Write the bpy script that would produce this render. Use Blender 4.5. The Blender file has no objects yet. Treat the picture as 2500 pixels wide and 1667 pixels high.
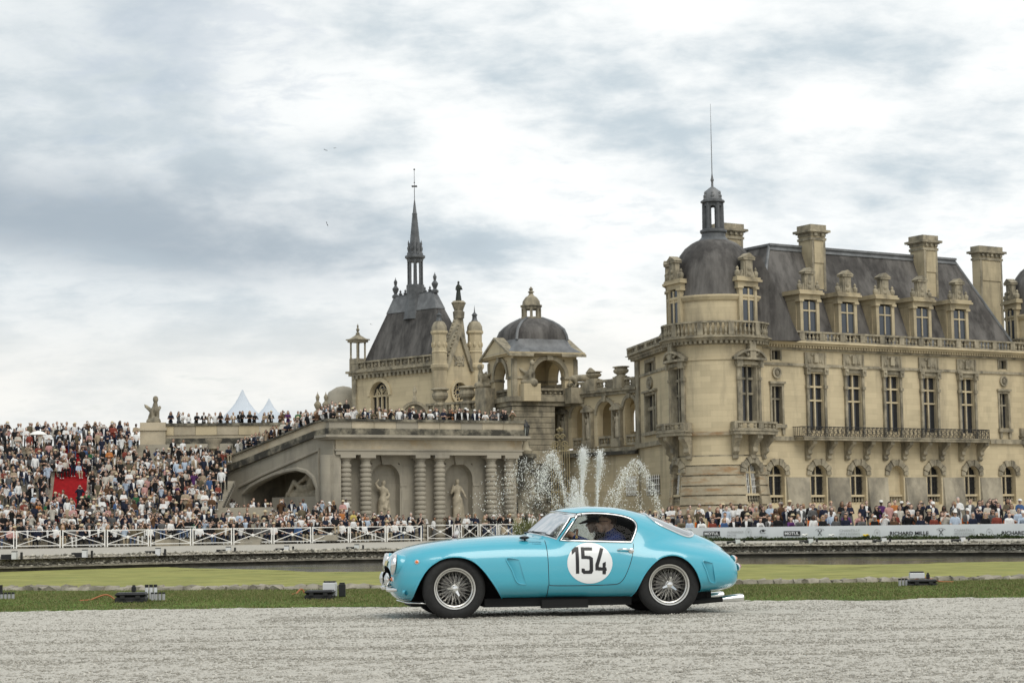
import bpy, bmesh, math, random
import numpy as np
from mathutils import Vector, Matrix
R = math.radians
PI = math.pi
rnd = random.Random(154)
nrng = np.random.default_rng(154)
scn = bpy.context.scene
col = scn.collection

# ------------------------------------------------------------------ camera
FPX = 70.0/36.0*2500.0
CAMH = 1.0
cam_d = bpy.data.cameras.new('camera')
cam_d.lens = 70.0; cam_d.sensor_width = 36.0
cam_d.clip_start = 0.1; cam_d.clip_end = 6000.0
cam_d.dof.use_dof = True; cam_d.dof.focus_distance = 22.3; cam_d.dof.aperture_fstop = 11.0
cam = bpy.data.objects.new('camera', cam_d); col.objects.link(cam)
CM = Matrix.Rotation(R(90+5.32), 3, 'X') @ Matrix.Rotation(R(-0.8), 3, 'Z')
cam.matrix_world = Matrix.Translation((0, 0, CAMH)) @ CM.to_4x4()
scn.camera = cam
def ray(px, py):
    return CM @ Vector(((px-1250.0)/FPX, -(py-833.5)/FPX, -1.0))
def P(px, py, Y):
    d = ray(px, py)
    return Vector((0, 0, CAMH)) + d*(Y/d.y)

# ------------------------------------------------------------------ world and sun
SUN_AZ, SUN_EL = 158.0, 52.0          # compass-like: 180 = behind the camera, 90 = right
SKY_K, SUN_K = 0.10, 1.5
w = bpy.data.worlds.new('World'); scn.world = w; w.use_nodes = True
wt = w.node_tree; wn = wt.nodes; wl = wt.links
wn.clear()
def wnode(t, **k):
    n = wn.new(t)
    for a, b in k.items(): setattr(n, a, b)
    return n
def wmath(op, a, b=None, c=None):
    n = wn.new('ShaderNodeMath'); n.operation = op
    for i, v in enumerate((a, b, c)):
        if v is None: continue
        if isinstance(v, (int, float)): n.inputs[i].default_value = v
        else: wl.new(v, n.inputs[i])
    return n.outputs[0]
w_out = wnode('ShaderNodeOutputWorld'); w_bg = wnode('ShaderNodeBackground')
w_sky = wnode('ShaderNodeTexSky', sky_type='NISHITA', sun_disc=False)
w_sky.sun_elevation = R(SUN_EL); w_sky.sun_rotation = R(SUN_AZ); w_sky.air_density = 1.0; w_sky.dust_density = 1.5
w_tc = wnode('ShaderNodeTexCoord'); w_sep = wnode('ShaderNodeSeparateXYZ')
wl.new(w_tc.outputs['Generated'], w_sep.inputs[0])
dx, dy, dz = w_sep.outputs
zz = wmath('ADD', wmath('ABSOLUTE', dz), 0.30)
cx = wmath('DIVIDE', dx, zz); cy = wmath('DIVIDE', dy, zz)
w_cv = wnode('ShaderNodeCombineXYZ'); wl.new(cx, w_cv.inputs[0]); wl.new(cy, w_cv.inputs[1])
def wnoise(scale, detail, rough, off, dist=0.0, vec=None, sx=1.0, sy=1.0):
    mp = wn.new('ShaderNodeMapping'); mp.inputs['Location'].default_value = off; mp.inputs['Scale'].default_value = (sx, sy, 1)
    wl.new(vec or w_cv.outputs[0], mp.inputs[0])
    n = wn.new('ShaderNodeTexNoise'); n.inputs['Scale'].default_value = scale; n.inputs['Detail'].default_value = detail
    n.inputs['Roughness'].default_value = rough; n.inputs['Distortion'].default_value = dist
    wl.new(mp.outputs[0], n.inputs['Vector']); return n.outputs['Fac']
def wsmooth(v, a, b):
    n = wn.new('ShaderNodeMapRange'); n.interpolation_type = 'SMOOTHSTEP'
    wl.new(v, n.inputs[0]); n.inputs[1].default_value = a; n.inputs[2].default_value = b
    return n.outputs[0]
def wmix(fac, a, b):
    n = wn.new('ShaderNodeMix'); n.data_type = 'RGBA'
    if isinstance(fac, (int, float)): n.inputs[0].default_value = fac
    else: wl.new(fac, n.inputs[0])
    for i, v in ((6, a), (7, b)):
        if isinstance(v, tuple): n.inputs[i].default_value = (*v, 1)
        else: wl.new(v, n.inputs[i])
    return n.outputs[2]
n_big = wnoise(2.0, 2.0, 0.5, (3.1, 1.7, 0), 0.15)
n_mid = wnoise(4.6, 9.0, 0.54, (0.4, 5.2, 0), 0.12)
n_fine = wnoise(17.0, 8.0, 0.62, (7.7, 2.3, 0), 0.25, sy=1.4)
# the broad grey cloud sheet that lies over the western sky: its edge is ragged by the noise
az = wmath('DIVIDE', dx, wmath('MAXIMUM', dy, 0.05))
sheet_a = wmath('ADD', az, wmath('ADD', wmath('MULTIPLY', dz, 0.25), wmath('MULTIPLY', wmath('SUBTRACT', n_mid, 0.5), 0.22)))
sheet = wmath('SUBTRACT', 1.0, wsmooth(sheet_a, -0.13, 0.03))
bar_e = wmath('ADD', dz, wmath('ADD', wmath('MULTIPLY', wmath('ADD', az, 0.25), 0.10), wmath('MULTIPLY', wmath('SUBTRACT', n_mid, 0.5), 0.035)))
bar = wmath('MULTIPLY', wsmooth(bar_e, 0.125, 0.150), wmath('SUBTRACT', 1.0, wsmooth(bar_e, 0.160, 0.200)))
low = wmath('SUBTRACT', 1.0, wsmooth(wmath('ADD', dz, wmath('MULTIPLY', wmath('SUBTRACT', n_mid, 0.5), 0.04)), 0.075, 0.135))
grey = wmath('MULTIPLY', sheet, wmath('SUBTRACT', 1.0, wmath('MULTIPLY', low, 0.8)))
puff = wmath('ADD', wmath('MULTIPLY', n_mid, 0.78), wmath('ADD', wmath('MULTIPLY', n_fine, 0.24), wmath('MULTIPLY', n_big, 0.46)))
bright = wsmooth(puff, 0.55, 0.81)
cloud = wmix(bright, (0.58, 0.67, 0.73), (1.03, 1.05, 1.045))
cloud = wmix(wmath('MULTIPLY', low, 0.6), cloud, (0.98, 0.95, 0.88))
cloud = wmix(wmath('MULTIPLY', wmath('MULTIPLY', grey, wmath('SUBTRACT', 1.0, wmath('MULTIPLY', wsmooth(puff, 0.66, 0.9), 0.55))), 0.84), cloud, (0.555, 0.635, 0.69))
cloud = wmix(wmath('MULTIPLY', wmath('MULTIPLY', bar, sheet), 0.75), cloud, (0.37, 0.44, 0.51))
gap = wmath('MULTIPLY', wsmooth(wmath('ADD', wmath('MULTIPLY', n_fine, 0.5), wmath('MULTIPLY', n_big, 0.6)), 0.58, 0.70), 0.22)
skyk = wnode('ShaderNodeVectorMath', operation='SCALE'); wl.new(w_sky.outputs[0], skyk.inputs[0]); skyk.inputs[3].default_value = SKY_K
mixs = wmix(gap, cloud, skyk.outputs[0])
wl.new(mixs, w_bg.inputs['Color']); w_bg.inputs['Strength'].default_value = 0.82
wl.new(w_bg.outputs[0], w_out.inputs[0])

sun_d = bpy.data.lights.new('sun', 'SUN'); sun_d.energy = SUN_K; sun_d.angle = R(40); sun_d.color = (1.0, 0.95, 0.86)
sun = bpy.data.objects.new('sun', sun_d); col.objects.link(sun)
sdir = Vector((math.sin(R(SUN_AZ))*math.cos(R(SUN_EL)), math.cos(R(SUN_AZ))*math.cos(R(SUN_EL)), math.sin(R(SUN_EL))))
sun.rotation_euler = sdir.to_track_quat('Z', 'Y').to_euler(); sun.location = (0, 0, 60)

vs = scn.view_settings
vs.view_transform = 'Standard'; vs.look = 'None'; vs.exposure = 0.28; vs.gamma = 1.0; vs.use_curve_mapping = False
scn.cycles.use_denoising = True
scn.cycles.max_bounces = 8; scn.cycles.transparent_max_bounces = 12
scn.cycles.caustics_reflective = False; scn.cycles.caustics_refractive = False

# ------------------------------------------------------------------ materials
MATS = {}
def mat(name, color, rough=0.8, metal=0.0, spec=0.4, var=0.0, vscale=4.0, dark=None, dscale=0.5, dlo=0.5, dhi=0.7, damt=0.6,
        bump=0.0, bscale=30.0, coat=0.0, streak=1.0, coord='obj', joints=None, emit=None):
    m = bpy.data.materials.new(name); m.use_nodes = True
    nt = m.node_tree; N = nt.nodes; L = nt.links
    b = N['Principled BSDF']
    b.inputs['Roughness'].default_value = rough; b.inputs['Metallic'].default_value = metal
    b.inputs['Specular IOR Level'].default_value = spec
    if coat: b.inputs['Coat Weight'].default_value = coat; b.inputs['Coat Roughness'].default_value = 0.03
    b.inputs['Base Color'].default_value = (*color, 1)
    if emit: b.inputs['Emission Color'].default_value = (*emit[0], 1); b.inputs['Emission Strength'].default_value = emit[1]
    geo = N.new('ShaderNodeNewGeometry')
    src = geo.outputs['Position']
    out = None
    def noise(scale, detail=4, vec=None, r=0.6):
        n = N.new('ShaderNodeTexNoise'); n.inputs['Scale'].default_value = scale; n.inputs['Detail'].default_value = detail
        n.inputs['Roughness'].default_value = r; L.new(vec or src, n.inputs['Vector']); return n.outputs['Fac']
    def mr(v, a, c, lo, hi):
        n = N.new('ShaderNodeMapRange'); L.new(v, n.inputs[0])
        n.inputs[1].default_value = a; n.inputs[2].default_value = c; n.inputs[3].default_value = lo; n.inputs[4].default_value = hi
        return n.outputs[0]
    def mix(f, a, c, bt='MIX'):
        n = N.new('ShaderNodeMix'); n.data_type = 'RGBA'; n.blend_type = bt
        if isinstance(f, float): n.inputs[0].default_value = f
        else: L.new(f, n.inputs[0])
        for i, v in ((6, a), (7, c)):
            if isinstance(v, tuple): n.inputs[i].default_value = (*v, 1)
            else: L.new(v, n.inputs[i])
        return n.outputs[2]
    cur = color
    if joints:                                  # ashlar: courses of height joints[0], blocks of length joints[1]
        sp = N.new('ShaderNodeSeparateXYZ'); L.new(src, sp.inputs[0])
        def mth(op, a, c=0.0, d=None):
            n = N.new('ShaderNodeMath'); n.operation = op
            for i, v in enumerate((a, c, d)):
                if v is None: continue
                if isinstance(v, (int, float)): n.inputs[i].default_value = v
                else: L.new(v, n.inputs[i])
            return n.outputs[0]
        zc = mth('DIVIDE', sp.outputs[2], joints[0]); fl = mth('FLOOR', zc)
        uu = mth('DIVIDE', mth('ADD', mth('MULTIPLY', sp.outputs[0], 0.87), mth('MULTIPLY', sp.outputs[1], 0.5)), joints[1])
        uu = mth('ADD', uu, mth('MULTIPLY', mth('MODULO', fl, 2.0), 0.5)); fu = mth('FLOOR', uu)
        cv = N.new('ShaderNodeCombineXYZ'); L.new(fu, cv.inputs[0]); L.new(fl, cv.inputs[1])
        wnz = N.new('ShaderNodeTexWhiteNoise'); wnz.noise_dimensions = '2D'; L.new(cv.outputs[0], wnz.inputs[0])
        cur = mix(mr(wnz.outputs[0], 0, 1, 0.0, joints[2]), cur, tuple(c*0.72 for c in color))
        fz = mth('SUBTRACT', zc, fl); jz = mth('LESS_THAN', fz, 0.05)
        cur = mix(mth('MULTIPLY', jz, joints[3]), cur, tuple(c*0.55 for c in color))
    if var:
        cur = mix(mr(noise(vscale), 0.35, 0.65, 0.0, 1.0), tuple(c*(1-var) for c in color) if not joints else cur, tuple(min(1, c*(1+var)) for c in color) if not joints else mix(0.35, cur, tuple(min(1, c*(1+var)) for c in color)))
    if dark:
        vec = None
        if streak != 1.0:
            mp = N.new('ShaderNodeMapping'); mp.inputs['Scale'].default_value = (1, 1, 1.0/streak); L.new(src, mp.inputs[0]); vec = mp.outputs[0]
        cur = mix(mr(noise(dscale, 7, vec, 0.68), dlo, dhi, 0.0, damt), cur, dark)
    if not isinstance(cur, tuple): L.new(cur, b.inputs['Base Color'])
    if bump:
        bn = N.new('ShaderNodeBump'); bn.inputs['Strength'].default_value = min(1.0, bump); bn.inputs['Distance'].default_value = 0.02*max(1, bump)
        L.new(noise(bscale, 5), bn.inputs['Height']); L.new(bn.outputs[0], b.inputs['Normal'])
    MATS[name] = m
    return m
def simple(name, c, rough=0.7, metal=0.0, spec=0.4, coat=0.0): return mat(name, c, rough, metal, spec, coat=coat)

STONE = mat('limestone', (0.54, 0.455, 0.30), 0.85, var=0.2, vscale=0.5, dark=(0.15, 0.13, 0.10), dscale=0.5, dlo=0.52, dhi=0.76, damt=0.7, streak=5.0, bump=0.25, bscale=8, joints=(0.42, 0.95, 0.6, 0.45))
STONE2 = mat('sooty_limestone', (0.45, 0.38, 0.25), 0.86, var=0.25, vscale=0.8, dark=(0.12, 0.105, 0.08), dscale=0.8, dlo=0.46, dhi=0.70, damt=0.75, streak=4.0, bump=0.35, bscale=9, joints=(0.42, 0.95, 0.5, 0.4))
TRIM = mat('weathered_limestone', (0.33, 0.29, 0.21), 0.88, var=0.22, vscale=1.2, dark=(0.075, 0.07, 0.058), dscale=1.3, dlo=0.43, dhi=0.66, damt=0.8, streak=2.0, bump=0.4, bscale=12)
LICHEN = mat('lichened_coping', (0.27, 0.245, 0.185), 0.92, var=0.25, vscale=1.5, dark=(0.03, 0.029, 0.025), dscale=0.8, dlo=0.36, dhi=0.56, damt=0.92, bump=0.5, bscale=9)
GREYST = mat('grey_terrace_stone', (0.335, 0.305, 0.245), 0.88, var=0.2, vscale=0.7, dark=(0.10, 0.095, 0.085), dscale=0.5, dlo=0.5, dhi=0.75, damt=0.7, streak=3.0, bump=0.3, bscale=7, joints=(0.6, 1.4, 0.35, 0.25))
PLINTH = mat('cement_plinth', (0.33, 0.295, 0.225), 0.9, var=0.25, vscale=0.5, dark=(0.12, 0.11, 0.09), dscale=0.4, dlo=0.42, dhi=0.62, damt=0.85, streak=1.5, bump=0.3, bscale=6)
RUST = mat('iron_stained_stone', (0.36, 0.31, 0.22), 0.88, var=0.2, vscale=0.8, dark=(0.25, 0.125, 0.04), dscale=0.5, dlo=0.5, dhi=0.66, damt=0.8, streak=0.25, bump=0.3, bscale=8)
SLATE = mat('slate_roof', (0.050, 0.046, 0.043), 0.7, spec=0.35, var=0.3, vscale=1.5, dark=(0.17, 0.16, 0.15), dscale=0.7, dlo=0.42, dhi=0.64, damt=0.8, streak=6.0, bump=0.3, bscale=14)
LEAD = mat('lead_flashing', (0.14, 0.145, 0.15), 0.5, spec=0.5, var=0.3, vscale=1.2, dark=(0.09, 0.09, 0.095), dscale=1.2, dlo=0.5, dhi=0.7, damt=0.6, streak=3.0)
LEADD = mat('dark_lead', (0.085, 0.09, 0.095), 0.5, spec=0.5, var=0.3, vscale=2.0)
BRONZE = mat('bronze_statue', (0.03, 0.035, 0.03), 0.5, metal=0.4)
IRON = mat('black_iron', (0.02, 0.02, 0.02), 0.5)
GILT = mat('gilt_iron', (0.30, 0.25, 0.14), 0.5, metal=0.3)
MARBLE = mat('weathered_marble', (0.40, 0.35, 0.26), 0.8, var=0.2, vscale=3, dark=(0.16, 0.14, 0.11), dscale=2.0, dlo=0.5, dhi=0.7, damt=0.6)
WPAINT = mat('white_paint', (0.80, 0.79, 0.75), 0.5, var=0.04, vscale=3)
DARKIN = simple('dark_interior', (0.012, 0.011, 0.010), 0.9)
def glass_pane(name, c, rough=0.08):
    m = simple(name, c, rough, 0.0, 0.6); return m
PANE = glass_pane('window_glass', (0.020, 0.022, 0.026))
PANEB = glass_pane('window_glass_blue', (0.045, 0.055, 0.07), 0.05)
BLIND = mat('window_blind', (0.16, 0.15, 0.13), 0.7)

# ------------------------------------------------------------------ mesh builder
class MB:
    def __init__(s, xf=None): s.v = []; s.f = []; s.m = []; s.xf = xf; s.mi = 0
    def add(s, verts, faces, M=None):
        o = len(s.v)
        for p in verts:
            p = Vector(p)
            if M is not None: p = M @ p
            if s.xf: p = s.xf(p)
            s.v.append(tuple(p))
        for f in faces: s.f.append(tuple(i+o for i in f)); s.m.append(s.mi)
        return s
    def box(s, x0, x1, y0, y1, z0, z1, M=None, nx=1):
        V = []; F = []
        for i in range(nx+1):
            x = x0+(x1-x0)*i/nx
            V += [(x, y0, z0), (x, y1, z0), (x, y1, z1), (x, y0, z1)]
        for i in range(nx):
            a = i*4; b = a+4
            for k in range(4):
                k2 = (k+1) % 4
                F.append((a+k, b+k, b+k2, a+k2))
        F.append((0, 1, 2, 3)); e = nx*4; F.append((e+3, e+2, e+1, e))
        return s.add(V, F, M)
    def frustum(s, r0, z0, r1, z1, M=None):         # r = (x0,x1,y0,y1)
        V = [(r0[0], r0[2], z0), (r0[1], r0[2], z0), (r0[1], r0[3], z0), (r0[0], r0[3], z0),
             (r1[0], r1[2], z1), (r1[1], r1[2], z1), (r1[1], r1[3], z1), (r1[0], r1[3], z1)]
        return s.add(V, [(3, 2, 1, 0), (4, 5, 6, 7), (0, 1, 5, 4), (1, 2, 6, 5), (2, 3, 7, 6), (3, 0, 4, 7)], M)
    def prism(s, poly, y0, y1, M=None):             # polygon in (x,z), CCW seen from -y; extruded y0..y1
        n = len(poly)
        V = [(p[0], y0, p[1]) for p in poly]+[(p[0], y1, p[1]) for p in poly]
        F = [tuple(range(n)), tuple(range(2*n-1, n-1, -1))]
        for i in range(n):
            j = (i+1) % n; F.append((j, i, n+i, n+j))
        return s.add(V, F, M)
    def ribbon(s, outer, inner, y0, y1, M=None):    # strip between two open polylines in (x,z), extruded
        n = len(outer); V = []
        for y in (y0, y1):
            V += [(p[0], y, p[1]) for p in outer]+[(p[0], y, p[1]) for p in inner]
        F = []; h = 2*n
        for i in range(n-1):
            F += [(i, i+1, n+i+1, n+i), (h+i+1, h+i, h+n+i, h+n+i+1), (i+1, i, h+i, h+i+1), (n+i, n+i+1, h+n+i+1, h+n+i)]
        F += [(0, n, h+n, h), (n-1, h+n-1, h+2*n-1, 2*n-1)]
        return s.add(V, F, M)
    def lathe(s, prof, n=16, M=None, a0=0.0, a1=2*PI, cap=True):   # prof: [(r,z)] bottom to top
        full = abs(a1-a0-2*PI) < 1e-6; k = n if full else n+1
        V = []; F = []
        for r, z in prof:
            for i in range(k):
                a = a0+(a1-a0)*i/n; V.append((r*math.cos(a), r*math.sin(a), z))
        for j in range(len(prof)-1):
            for i in range(n):
                i2 = (i+1) % k; F.append((j*k+i, j*k+i2, (j+1)*k+i2, (j+1)*k+i))
        if cap and full:
            if prof[0][0] > 1e-6: F.append(tuple(range(k-1, -1, -1)))
            if prof[-1][0] > 1e-6: F.append(tuple(range((len(prof)-1)*k, len(prof)*k)))
        return s.add(V, F, M)
    def tube(s, pts, r, n=6, M=None, closed=False):
        pts = [Vector(p) for p in pts]; rs = r if isinstance(r, (list, tuple)) else [r]*len(pts)
        V = []; F = []; m = len(pts); up = None
        for i, p in enumerate(pts):
            a = pts[(i-1) % m] if (closed or i > 0) else p; b = pts[(i+1) % m] if (closed or i < m-1) else p
            t = (b-a).normalized() if (b-a).length > 1e-9 else Vector((0, 0, 1))
            if up is None: up = Vector((0, 0, 1)) if abs(t.z) < 0.9 else Vector((1, 0, 0))
            u = (up-t*up.dot(t))
            if u.length < 1e-4: u = t.orthogonal()
            u.normalize(); up = u; q = t.cross(u)
            for k in range(n):
                g = 2*PI*k/n; V.append(p+(u*math.cos(g)+q*math.sin(g))*rs[i])
        for i in range(m if closed else m-1):
            i2 = (i+1) % m
            for k in range(n):
                k2 = (k+1) % n; F.append((i*n+k, i*n+k2, i2*n+k2, i2*n+k))
        if not closed: F += [tuple(range(n-1, -1, -1)), tuple(range((m-1)*n, m*n))]
        return s.add(V, F, M)
    def ball(s, c, r, n=8, m=6, M=None):
        rr = r if isinstance(r, (tuple, list)) else (r, r, r)
        V = [(c[0], c[1], c[2]-rr[2])]; F = []
        for j in range(1, m):
            t = -PI/2+PI*j/m
            for i in range(n):
                a = 2*PI*i/n; V.append((c[0]+rr[0]*math.cos(t)*math.cos(a), c[1]+rr[1]*math.cos(t)*math.sin(a), c[2]+rr[2]*math.sin(t)))
        V.append((c[0], c[1], c[2]+rr[2])); e = len(V)-1
        for i in range(n):
            i2 = (i+1) % n; F.append((0, 1+i2, 1+i)); F.append((e, e-n+i, e-n+i2))
            for j in range(m-2): F.append((1+j*n+i, 1+j*n+i2, 1+(j+1)*n+i2, 1+(j+1)*n+i))
        return s.add(V, F, M)
    def mesh(s, name, mats, smooth=None):
        me = bpy.data.meshes.new(name); me.from_pydata(s.v, [], s.f)
        for m in (mats if isinstance(mats, (list, tuple)) else [mats]): me.materials.append(m)
        if any(s.m): me.polygons.foreach_set('material_index', s.m)
        if smooth is not None:
            me.polygons.foreach_set('use_smooth', [True]*len(me.polygons))
            if smooth < 180: me.set_sharp_from_angle(angle=R(smooth))
        me.update(); return me
    def build(s, name, mats, parent=None, smooth=None):
        o = bpy.data.objects.new(name, s.mesh(name, mats, smooth)); col.objects.link(o)
        if parent: o.parent = parent
        return o
def T(x, y, z): return Matrix.Translation((x, y, z))
def RZ(a): return Matrix.Rotation(a, 4, 'Z')
def RX(a): return Matrix.Rotation(a, 4, 'X')
def RY(a): return Matrix.Rotation(a, 4, 'Y')
def SC(x, y, z): return Matrix.Diagonal((x, y, z, 1))
def inst(name, me, parent=None, M=None):
    o = bpy.data.objects.new(name, me); col.objects.link(o)
    if parent: o.parent = parent
    if M is not None: o.matrix_local = M
    return o
def tag(o, label=None, cat=None, group=None, kind=None):
    if label: o['label'] = label
    if cat: o['category'] = cat
    if group: o['group'] = group
    if kind: o['kind'] = kind
    return o
def thing(name, label, cat, loc=(0, 0, 0), rz=0.0, group=None):
    o = bpy.data.objects.new(name, None); col.objects.link(o); o.empty_display_size = 0.1
    o.location = loc; o.rotation_euler = (0, 0, rz)
    return tag(o, label, cat, group)
class Frame:                                        # a facade's own axes: u along it, v into the building, z up
    def __init__(s, A, B):
        s.A = Vector((A[0], A[1], 0)); d = Vector((B[0]-A[0], B[1]-A[1], 0)); s.L = d.length
        s.d = d.normalized(); s.n = Vector((-s.d.y, s.d.x, 0)); s.rz = math.atan2(s.d.y, s.d.x)
    def fp(s, px, py, v=0.0):                       # photo pixel -> (u, z) on the plane v
        o = Vector((0, 0, CAMH)); r = ray(px, py)
        t = (s.A+s.n*v-o).dot(s.n)/r.dot(s.n); q = o+r*t-s.A
        return q.dot(s.d), q.z
    def u(s, px, v=0.0, py=1000): return s.fp(px, py, v)[0]
    def z(s, px, py, v=0.0): return s.fp(px, py, v)[1]
    def world(s, u, v, z=0.0): return s.A+s.d*u+s.n*v+Vector((0, 0, z))
def remesh(objmesh, voxel, ratio=None, name='m', smooth_it=2):
    o = bpy.data.objects.new('tmp', objmesh); col.objects.link(o)
    md = o.modifiers.new('r', 'REMESH'); md.mode = 'VOXEL'; md.voxel_size = voxel; md.adaptivity = 0.0
    if smooth_it:
        sm = o.modifiers.new('s', 'SMOOTH'); sm.factor = 0.5; sm.iterations = smooth_it
    if ratio: dm = o.modifiers.new('d', 'DECIMATE'); dm.ratio = ratio
    dg = bpy.context.evaluated_depsgraph_get()
    me = bpy.data.meshes.new_from_object(o.evaluated_get(dg)); me.name = name
    bpy.data.objects.remove(o); bpy.data.meshes.remove(objmesh)
    me.polygons.foreach_set('use_smooth', [True]*len(me.polygons))
    return me
# ------------------------------------------------------------------ ground, road, verge, basin
def mesh_np(name, V, F, mats, smooth=False, matidx=None):
    me = bpy.data.meshes.new(name); V = np.asarray(V, np.float32); F = np.asarray(F, np.int32); k = F.shape[1]
    me.vertices.add(len(V)); me.vertices.foreach_set('co', V.ravel())
    me.loops.add(F.size); me.loops.foreach_set('vertex_index', F.ravel())
    me.polygons.add(len(F)); me.polygons.foreach_set('loop_start', np.arange(0, F.size, k, dtype=np.int32))
    for m in mats: me.materials.append(m)
    if matidx is not None: me.polygons.foreach_set('material_index', np.asarray(matidx, np.int32))
    if smooth: me.polygons.foreach_set('use_smooth', np.ones(len(F), bool))
    me.update(calc_edges=True); me.validate(); return me
def islandmat(name, c0, c1, rough=0.9, c2=None, spec=0.2):
    m = bpy.data.materials.new(name); m.use_nodes = True; N = m.node_tree.nodes; L = m.node_tree.links
    b = N['Principled BSDF']; b.inputs['Roughness'].default_value = rough; b.inputs['Specular IOR Level'].default_value = spec
    g = N.new('ShaderNodeNewGeometry'); r = N.new('ShaderNodeValToRGB')
    r.color_ramp.elements[0].color = (*c0, 1); r.color_ramp.elements[1].color = (*c1, 1)
    if c2: e = r.color_ramp.elements.new(0.9); e.color = (*c2, 1)
    L.new(g.outputs['Random Per Island'], r.inputs[0]); L.new(r.outputs[0], b.inputs['Base Color']); return m
def vnoise(x, y, scale, seed):                       # cheap smooth value noise, vectorised
    rr = np.random.default_rng(seed); G = rr.random((256, 256)); x = x*scale; y = y*scale
    i = np.floor(x).astype(int); j = np.floor(y).astype(int); f = x-i; g = y-j; f = f*f*(3-2*f); g = g*g*(3-2*g)
    a = G[i % 256, j % 256]; b = G[(i+1) % 256, j % 256]; c = G[i % 256, (j+1) % 256]; d = G[(i+1) % 256, (j+1) % 256]
    return (a*(1-f)+b*f)*(1-g)+(c*(1-f)+d*f)*g
GRAVEL = mat('pale_gravel', (0.53, 0.505, 0.45), 0.95, spec=0.1, var=0.14, vscale=55, dark=(0.36, 0.34, 0.30), dscale=1.1, dlo=0.5, dhi=0.75, damt=0.5, bump=0.9, bscale=60)
FARGRAVEL = mat('far_gravel', (0.40, 0.375, 0.325), 0.95, spec=0.1, var=0.12, vscale=3.0, bump=0.6, bscale=25)
TURF = mat('turf', (0.10, 0.15, 0.035), 0.95, spec=0.1, var=0.35, vscale=1.3, dark=(0.13, 0.10, 0.045), dscale=0.9, dlo=0.52, dhi=0.68, damt=0.8, bump=0.8, bscale=40)
BC = (2.0, 56.5); BR = 23.5; WZ = -0.30
def gz(x, y):
    t = min(1, max(0, (y-45)/25.0)); return 0.15*t*t*(3-2*t)
# one sheet with a round hole for the basin, out to the horizon
V = []; F = []; NA = 160; rad = [BR+0.02, BR+0.5, BR+2, BR+6, BR+14, BR+25, BR+45, BR+80, 300, 900, 3500]
for r in rad:
    for i in range(NA):
        a = 2*PI*i/NA; x = BC[0]+r*math.cos(a); y = BC[1]+r*math.sin(a); V.append((x, y, gz(x, y)-0.02))
for j in range(len(rad)-1):
    for i in range(NA): i2 = (i+1) % NA; F.append((j*NA+i, (j+1)*NA+i, (j+1)*NA+i2, j*NA+i2))
g = inst('ground', mesh_np('ground', V, F, [FARGRAVEL], True)); tag(g, kind='structure')

def edge_y(x): return 25.85+0.10*np.sin(x*0.9)+0.10*np.sin(x*2.3+1)+0.14*(vnoise(x, x*0, 2.1, 5)-0.5)+0.10*(vnoise(x, x*0, 7.3, 8)-0.5)
# gravel road: fine relief near the camera, where single stones show
nx, ny = 300, 420
xs = np.linspace(-1, 1, nx); ys = np.linspace(0, 1, ny)
gx, gy = np.meshgrid(xs, ys)
far = edge_y(gx*8.5); Yg = 10.5+(far-10.5)*gy; Xg = gx*(Yg*0.29+1.0)
H = (vnoise(Xg, Yg, 1.1, 1)-0.5)*0.018+(vnoise(Xg, Yg*1.6, 5, 2)-0.5)*0.008+(vnoise(Xg, Yg*1.3, 17, 3)-0.5)*0.012+(vnoise(Xg, Yg, 36, 4)-0.5)*0.010
carm = np.exp(-(((Yg-22.6)/1.2)**4))*(np.abs(Xg-0.7) < 3.5)
rut = sum(np.exp(-((Yg-y0_-0.25*np.sin(Xg*0.21+y0_))/w_)**2)*d_ for y0_, w_, d_ in ((18.6, .16, .012), (17.1, .20, .010), (15.4, .15, .009), (20.4, .14, .007)))
H = H*(1-0.8*carm)-rut*(0.4+1.2*vnoise(Xg, Yg, 0.8, 31))
Zg = 0.004+H+0.004
Vg = np.stack([Xg, Yg, Zg], -1).reshape(-1, 3)
idx = np.arange(nx*ny).reshape(ny, nx)
Fg = np.stack([idx[:-1, :-1], idx[:-1, 1:], idx[1:, 1:], idx[1:, :-1]], -1).reshape(-1, 4)
o = inst('gravel_road', mesh_np('gravel_road', Vg, Fg, [GRAVEL], True)); tag(o, kind='structure')
o = MB()
o.add([(-60, -40, -0.004), (60, -40, -0.004), (60, 25.6, -0.004), (-60, 25.6, -0.004)], [(0, 1, 2, 3)])
tag(o.build('gravel_road_apron', GRAVEL), kind='structure')
# single stones on the road
PEB = islandmat('pebble', (0.42, 0.40, 0.355), (0.64, 0.61, 0.545), 0.95, (0.27, 0.255, 0.22))
NP = 125000
py = 12.2+(25.75-12.2)*nrng.random(NP)**1.25
pxx = (nrng.random(NP)*2-1)*(py*0.275+0.5)
keep = py < edge_y(pxx)-0.02; py = py[keep]; pxx = pxx[keep]; NP = len(py)
rr = 0.0045+0.0080*nrng.random(NP)**2
u, v = nrng.random(NP)*2*PI, nrng.random(NP)*0.6
base = np.array([(1, 0, 0), (0, 1, 0), (-1, 0, 0), (0, -1, 0), (0.1, 0, 0.75), (0, 0.1, -0.75)], float)
Bv = np.repeat(base[None], NP, 0)*(0.75+0.5*nrng.random((NP, 6, 1)))*rr[:, None, None]
ca, sa = np.cos(u)[:, None], np.sin(u)[:, None]
bx_, by_ = Bv[..., 0]*1.35, Bv[..., 1]
X_ = bx_*ca-by_*sa+pxx[:, None]; Y_ = bx_*sa+by_*ca+py[:, None]; Z_ = Bv[..., 2]+(rr*0.25+0.006+(vnoise(pxx, py, 1.1, 1)-0.5)*0.018+(vnoise(pxx, py*1.6, 5, 2)-0.5)*0.012)[:, None]
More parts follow.
